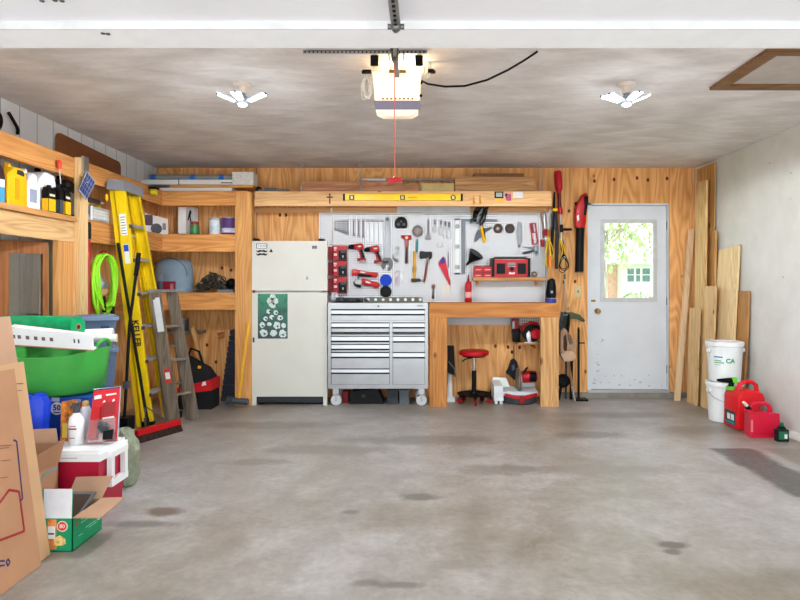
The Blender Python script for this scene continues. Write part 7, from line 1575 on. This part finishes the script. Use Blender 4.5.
# garden tools and tool belt on the floor by the bench right leg
t = Thing('scythe_tool', 'tall tool with curved dark green blade standing right of the bench', 'garden tool'); yy = 6.40
t.part('shaft', MB().loft([(wx(566,6.53),6.53,.004), W(566,340,6.535), W(565.2,312,6.54)], [.012,.012,.011], 10), DGREY); t.part('blade', MB().ppoly([(564.6,312.4),(572,312.2),(580,314.8),(585.4,320.4),(583.4,322.2),(577,319),(571,318.6),(565,321)], 6.545, 6.565, .003), paint('olive_blade', (76,84,62), .5, .3)); t.part('head_block', MB().box((wx(563.4,6.54), 6.515, wz(330,6.54)), (wx(568,6.54), 6.56, wz(316,6.54)), .01), paint('dark_green_block', (54,64,48), .5)); t.done()
t = Thing('tool_belt', 'tan leather tool belt and gloves hanging beside the bench post', 'tool belt'); yy = 6.30
m = MB(); m.ppoly([(560.4,332),(564,327.6),(567,330),(571,337),(576,341),(577.4,347),(574.4,352),(577,358),(571,361),(564,360),(560.6,354)], yy, yy+.09, .018)
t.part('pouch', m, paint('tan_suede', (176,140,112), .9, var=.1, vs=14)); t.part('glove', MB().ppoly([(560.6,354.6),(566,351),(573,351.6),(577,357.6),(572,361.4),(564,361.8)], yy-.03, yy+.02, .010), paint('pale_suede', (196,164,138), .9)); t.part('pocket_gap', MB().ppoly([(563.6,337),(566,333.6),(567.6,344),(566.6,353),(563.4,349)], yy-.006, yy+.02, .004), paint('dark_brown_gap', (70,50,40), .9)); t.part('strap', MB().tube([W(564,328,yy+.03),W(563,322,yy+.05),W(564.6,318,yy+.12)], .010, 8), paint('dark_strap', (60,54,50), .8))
t.part('dark_flap', MB().ppoly([(567.4,331),(571.4,336),(573.6,343),(570,345),(567.8,338)], yy-.012, yy+.02, .006), paint('umber_suede', (120,94,76), .9)); t.done()
t = Thing('pry_handles', 'blue and black grips bundled above the tan tool belt', 'grips'); yy = 6.43
t.part('grip', MB().loft([W(561,336,yy),W(561.4,326,yy),W(562.4,312,yy)], [.016,.022,.014], 10), paint('steel_blue_grip', (66,84,104), .5)); t.part('grip', MB().loft([W(567.4,334,yy),W(568.4,324,yy),W(568.8,314,yy)], [.014,.018,.012], 10), BLACK); t.part('hook', MB().cyl(W(562.6,314,yy), W(562.6,314,D), .005, n=8).cyl(W(562.6,315,yy), W(568.6,315,yy), .004, n=8), STEEL); t.done()
t = Thing('black_stand', 'black steel stand with flat foot left of the door', 'stand'); yy = 6.46; X = wx(578.6, yy)
t.part('upright', MB().box((X-.010, yy-.01, .02), (X+.010, yy+.01, wz(330, yy)), .002), BLACK); t.part('foot', MB().box((X-.05, yy-.07, 0), (X+.085, yy+.05, .02), .004), BLACK); t.part('side_peg', MB().cyl((X,yy,wz(343,yy)), (X+.065,yy,wz(343,yy)), .007, n=8), BLACK); t.part('top_tip', MB().loft([(X,yy,wz(330,yy)), (X,yy,wz(327,yy))], [.014,.006], 10), BLACK); t.done()
t = Thing('wooden_rake_handle', 'wooden handled tool with steel end leaning behind the black stand', 'tool'); yy = 6.44
p0 = Vector((wx(573.6,yy),yy-.05,.004)); p1 = W(568.4,362,yy); t.part('handle', MB().loft([p0.lerp(p1,.36), p1], .013, 10), paint('tan_handle', (150,110,76), .5)); t.part('steel_end', MB().loft([p0, p0.lerp(p1,.38)], [.012,.017], 10), paint('worn_steel_end', (160,156,152), .4, .4)); t.done()
t = Thing('black_pipe', 'black pipe standing close behind the tan tool belt', 'pipe'); t.part(None, MB().cyl((wx(571,6.5), 6.5, .002), (wx(571.8,6.5), 6.5, wz(346,6.5)), .017, n=12), BLACK); t.done()
t = Thing('hand_trolley', 'small black wheel poking out behind the right bench post', 'trolley'); c = (wx(563, 6.42), 6.42, .215)
t.part('tyre', MB().ring(c, .05, .024, (.2,1,0), 24, 10), RUBBER); t.part('hub', MB().cyl((c[0],6.40,c[2]), (c[0],6.44,c[2]), .034, n=16), BLACK); t.part('frame', MB().bar((c[0],6.46,c[2]), (c[0]-.04,6.46,.004), .03, .02, (1,0,0), .003), BLACK); t.done()

# ================================================================== boards leaning in the right corner
def plank(label, bx0, bx1, by, tx0, tx1, tz, ty, th, m_, cut=0, group='planks in the right corner', name='plank'):
    """plank whose face looks at the room: bottom x range at depth by, top x range at height tz, depth ty"""
    m = MB(); m.hull8([(bx0,by,.002),(bx1,by,.002),(bx1,by+th,.002),(bx0,by+th,.002),(tx0,ty,tz),(tx1,ty,tz+cut),(tx1,ty+th,tz+cut),(tx0,ty+th,tz)], .003)
    single(name, m, m_, label, 'plank', group)
def wallplank(label, ya, yb, xb, xt, h, th, m_, hy=0, cut=0):
    """plank leaning flat on the right wall, seen from its long face"""
    m = MB(); m.hull8([(xb,ya,.002),(xb+th,ya,.002),(xb+th,yb,.002),(xb,yb,.002),(xt,ya+hy,h),(xt+th,ya+hy,h),(xt+th,yb+hy,h+cut),(xt,yb+hy,h+cut)], .003)
    single('plank', m, m_, label, 'plank', 'planks in the right corner')
wallplank('tallest wide panel leaning on the right wall, top just under the ceiling', 6.13, 6.52, 3.02, 3.055, CZ-.035, .012, OSB_Z)
wallplank('tall narrow plank standing inside the back right corner before the tall panel', 6.12, 6.34, 2.93, 2.96, wz(181, 6.2), .02, wood('grey_tan_plank', (222,188,132), (184,144,92), 'Z', 1.3, .2))
wallplank('slim dark-edged plank between the tall plank and the wide pale plank', 6.05, 6.115, 2.985, 3.02, wz(231, 6.1), .018, OSB_Z)
wallplank('wide pale pine plank with knots leaning on the right wall above the buckets', 5.66, 6.04, 2.955, 3.045, wz(246, 5.85), .02, wood('pale_wide_plank', (238,212,164), (212,176,124), 'Z', 1.3, .4), 0, -.03)
wallplank('pale plank with square top standing before the wide knotted plank', 5.90, 6.11, 2.90, 2.945, wz(286, 6.0), .018, PALE_Z)
wallplank('short brown plank peeking out right of the stacked buckets', 5.50, 5.74, 2.995, 3.05, wz(291, 5.6), .018, wood('brown_plank', (190,142,86), (150,102,56), 'Z', 1.3, .3))
wallplank('short orange-brown plank right of the leaning thin board, behind the pale planks', 6.14, 6.36, 2.87, 2.90, wz(308, 6.25), .016, PALE_Z)
plank('thin pale board leaning alone beside the door', wx(674.2,6.42), wx(680.4,6.42), 6.42, wx(689.6,6.54), wx(695.6,6.54), wz(230, 6.54), 6.56, .018, wood('thin_pale_board', (238,208,168), (214,176,132), 'Z', 1.3, .2), .02)

# ================================================================== buckets and fuel cans
BK = paint('bucket_white', (226,230,228), .35, var=.02)
def bucket(z0, y_, x_, label, lid, rot, marks):
    t = Thing('bucket', label, 'bucket', 'white buckets in the right corner'); H = .368
    t.part('pail', MB().lathe([(.125,0),(.132,.004),(.149,.30),(.149,.302),(.154,.304),(.154,.316),(.150,.318),(.150,H-.04),(.01,H-.042)], (x_, y_, z0), 40), BK)
    t.part('lid', MB().lathe([(.150,H-.045),(.160,H-.042),(.161,H-.012),(.155,H-.006),(.150,H-.010),(.005,H-.012)], (x_, y_, z0), 40), WHITEP)
    for s_ in (-1, 1): t.part('handle_lug', MB().cyl((x_+s_*.148, y_-.02, z0+H-.085), (x_+s_*.168, y_-.024, z0+H-.085), .02, n=14), WHITEP)
    hp = [(x_+.166*math.cos(PI+a), y_-(.150 if not marks else -.165)*math.sin(a), z0+H-.085-(.10 if not marks else .02)*math.sin(a)) for a in [k*PI/16 for k in range(17)]]
    t.part('bail', MB().tube(hp, .003, 6), STEEL)
    if marks: marks(t, x_, y_, z0)
    t.done()
xb_, yb_ = wx(724.6, 5.50), 5.50
def curved_text(body, size, cx_, cz_, x_, y_, R_, a0, bold=0.0):
    m = MB().text(body, size, (0, 0, 0), (1,0,0), (0,0,1), .0004, bold)
    for v in m.bm.verts:
        a = a0+v.co.x/R_; d_ = R_+.0008-v.co.y*.5; v.co = Vector((x_+math.sin(a)*d_, y_-math.cos(a)*d_, cz_+v.co.z))
    return m
GTX = paint('green_lettering', (40,140,90), .5)
def bm_(t, x_, y_, z0):
    R_ = .147
    vx = math.atan2(-x_, y_)*-1
    a0 = -math.atan2(x_, y_)
    t.part('lettering', curved_text('CA', .056, 0, z0+.195, x_, y_, R_, a0+.32, .0014), GTX)
    def strip(a, b_, zc, h):
        m = MB(); n_ = 8
        for k in range(n_):
            u0, u1 = a0+a+(b_-a)*k/n_, a0+a+(b_-a)*(k+1)/n_; q = []
            for z in (zc-h/2, zc+h/2):
                q += [(x_+math.sin(u)*r_, y_-math.cos(u)*r_, z) for u, r_ in ((u0, R_+.0012), (u1, R_+.0012), (u1, R_-.002), (u0, R_-.002))]
            m.hull8(q)
        return m
    t.part('blue_print', strip(-.62, -.12, z0+.228, .010), paint('navy_brand', (70,96,160), .5)); t.part('green_print', strip(-.60, -.20, z0+.196, .009), paint('soft_green_print', (110,180,140), .5)); t.part('green_print', strip(-.60, -.02, z0+.178, .009), paint('soft_green_print_low', (110,180,140), .5)); t.part('grey_print', strip(-.58, -.24, z0+.158, .005), paint('grey_small_print', (180,188,184), .5))
bucket(0, yb_, xb_, 'white lidded bucket standing on the floor under another bucket', True, False, None)
bucket(.3635, yb_, xb_, 'white lidded bucket with green lettering on top of another bucket', True, True, bm_)
# large red fuel can
FUEL = paint('fuel_red', (214,26,34), .35, var=.03); FUELB = paint('fuel_crimson', (206,24,56), .35, var=.03)
t = Thing('fuel_can', 'larger red fuel can with black and green spout before the white buckets', 'fuel can', 'red fuel cans'); yf = 5.10; s_ = yf/F
x0, x1 = wx(737, yf), wx(762, yf)
o_ = [(738.4,430.6),(737.2,428),(738.2,398),(740,393.6),(744,391.4),(757,391),(763.6,393.6),(766,399),(763.6,404.6),(761,407),(761.4,428),(760,430.6)]
def up_(y): return max(0.001, wz(y, yf)-wz(430.6, yf)+.001)
t.part('tank', MB().extr([(wx(x, yf), up_(y)) for x, y in o_], yf, yf+.235, 'Y', .026, 4), FUEL)
ys_ = yf+.11; k_ = ys_/yf
hd = [(wx(738,ys_),up_(392.4)),(wx(740,ys_),up_(386)),(wx(745,ys_),up_(383.4)),(wx(752,ys_),up_(383.8)),(wx(756,ys_),up_(387)),(wx(756.6,ys_),up_(394))]
t.part('handle', MB().loft([(a, ys_, b_) for a, b_ in hd], [.020,.018,.017,.017,.018,.020], 12), FUEL)
xn = x0+.035; yn_ = yf+.17; t.part('collar', MB().lathe([(.034,0),(.036,.004),(.036,.028),(.028,.032)], (xn, yn_, up_(393)), 20), paint('bright_green', (90,200,60), .4))
zn = up_(393)+.03; t.part('spout', MB().loft([(xn,yn_,zn-.005),(xn+.008,yn_,zn+.03),(xn-.005,yn_,zn+.052),(xn-.07,yn_-.01,zn+.054),(xn-.125,yn_-.015,zn+.056)], [.024,.022,.024,.017,.011], 14), BLACK)
t.part('green_button', MB().box((xn+.01, yn_-.022, zn+.035), (xn+.05, yn_+.022, zn+.075), .008), paint('lime_button', (110,220,50), .4))
xl = wx(737.2, yf); t.part('label', MB().box((xl-.0015, yf+.035, up_(426.6)), (xl+.004, yf+.2, up_(413)), .001), paint('teal_black_label', (60,66,72), .5, var=.3, vs=40))
t.part('label_panel', MB().box((xl-.0025, yf+.05, up_(422)), (xl, yf+.10, up_(416))), PAPER); t.part('label_panel', MB().box((xl-.0025, yf+.115, up_(422)), (xl, yf+.16, up_(416))), PAPER)
t.part('label_stripe', MB().box((xl-.0025, yf+.04, up_(426)), (xl, yf+.195, up_(423.6))), TEAL); t.done()
# small red fuel can
t = Thing('fuel_can', 'smaller crimson fuel can at the foot of the right wall', 'fuel can', 'red fuel cans'); yf = 4.86; X0, X1 = wx(750, yf), wx(781.5, yf)
def up2(y): return max(.001, wz(y, yf)-wz(438, yf)+.001)
t.part('tank', MB().hull8([(X0,yf,.001),(X1,yf,.001),(X1-.03,yf+.155,.001),(X0+.035,yf+.155,.001),(X0+.006,yf+.005,up2(412.6)),(X1-.012,yf+.005,up2(414)),(X1-.045,yf+.15,up2(414)),(X0+.035,yf+.15,up2(412.6))], .022, 4), FUELB)
hh = [(wx(755,yf),up2(413.6)),(wx(757,yf),up2(407)),(wx(761,yf),up2(405)),(wx(772,yf),up2(405.6)),(wx(775.4,yf),up2(408)),(wx(776.4,yf),up2(414))]
t.part('handle', MB().loft([(a, yf+.085, b_) for a, b_ in hh], [.018,.017,.016,.016,.017,.018], 12), FUELB); 
xn = wx(754, yf); t.part('neck', MB().lathe([(.03,0),(.03,.012),(.022,.02)], (xn, yf+.08, up2(413.4)), 18), FUELB); zz = up2(413.4)+.018
t.part('spout', MB().loft([(xn+.005,yf+.08,zz-.006),(xn-.02,yf+.07,zz+.03)], [.024,.018], 14), BLACK); t.part('spout_tip', MB().loft([(xn-.018,yf+.07,zz+.028),(xn-.05,yf+.065,zz+.062)], [.014,.010], 12), paint('cream_tip', (226,214,190), .4))
t.part('side_print', MB().box((X0+.008, yf-.0012, up2(432)), (X0+.024, yf+.002, up2(420))), paint('pale_red_print', (226,120,130), .5)); t.part('seam', MB().box((X0+.03, yf-.0016, up2(434)), (X1-.03, yf+.002, up2(433.4))), paint('dark_seam', (150,16,40), .4)); t.done()
t = Thing('oil_bottle', 'small black bottle with green label beside the smaller fuel can', 'bottle'); yo = 4.74; X0, X1 = wx(777.8, yo), wx(789, yo); xm = (X0+X1)/2
t.part('body', MB().box((X0, yo, .001), (X1, yo+.05, .095), .010, 3).hull8([(X0+.006,yo+.006,.09),(X1-.006,yo+.006,.09),(X1-.006,yo+.044,.09),(X0+.006,yo+.044,.09),(xm-.015,yo+.012,.122),(xm+.015,yo+.012,.122),(xm+.015,yo+.038,.122),(xm-.015,yo+.038,.122)], .004), paint('black_green_bottle', (22,34,32), .3))
t.part('cap', MB().lathe([(.015,.12),(.016,.124),(.015,.145),(.011,.149)], (xm, yo+.025, 0), 16), paint('dark_green_cap', (24,90,60), .4)); t.part('label', MB().box((X0+.010, yo-.0012, .02), (X1-.008, yo+.001, .082)), paint('green_bottle_label', (30,110,76), .5)); t.part('white_panel', MB().box((X1-.036, yo-.002, .026), (X1-.014, yo, .06)), PAPER); t.done()
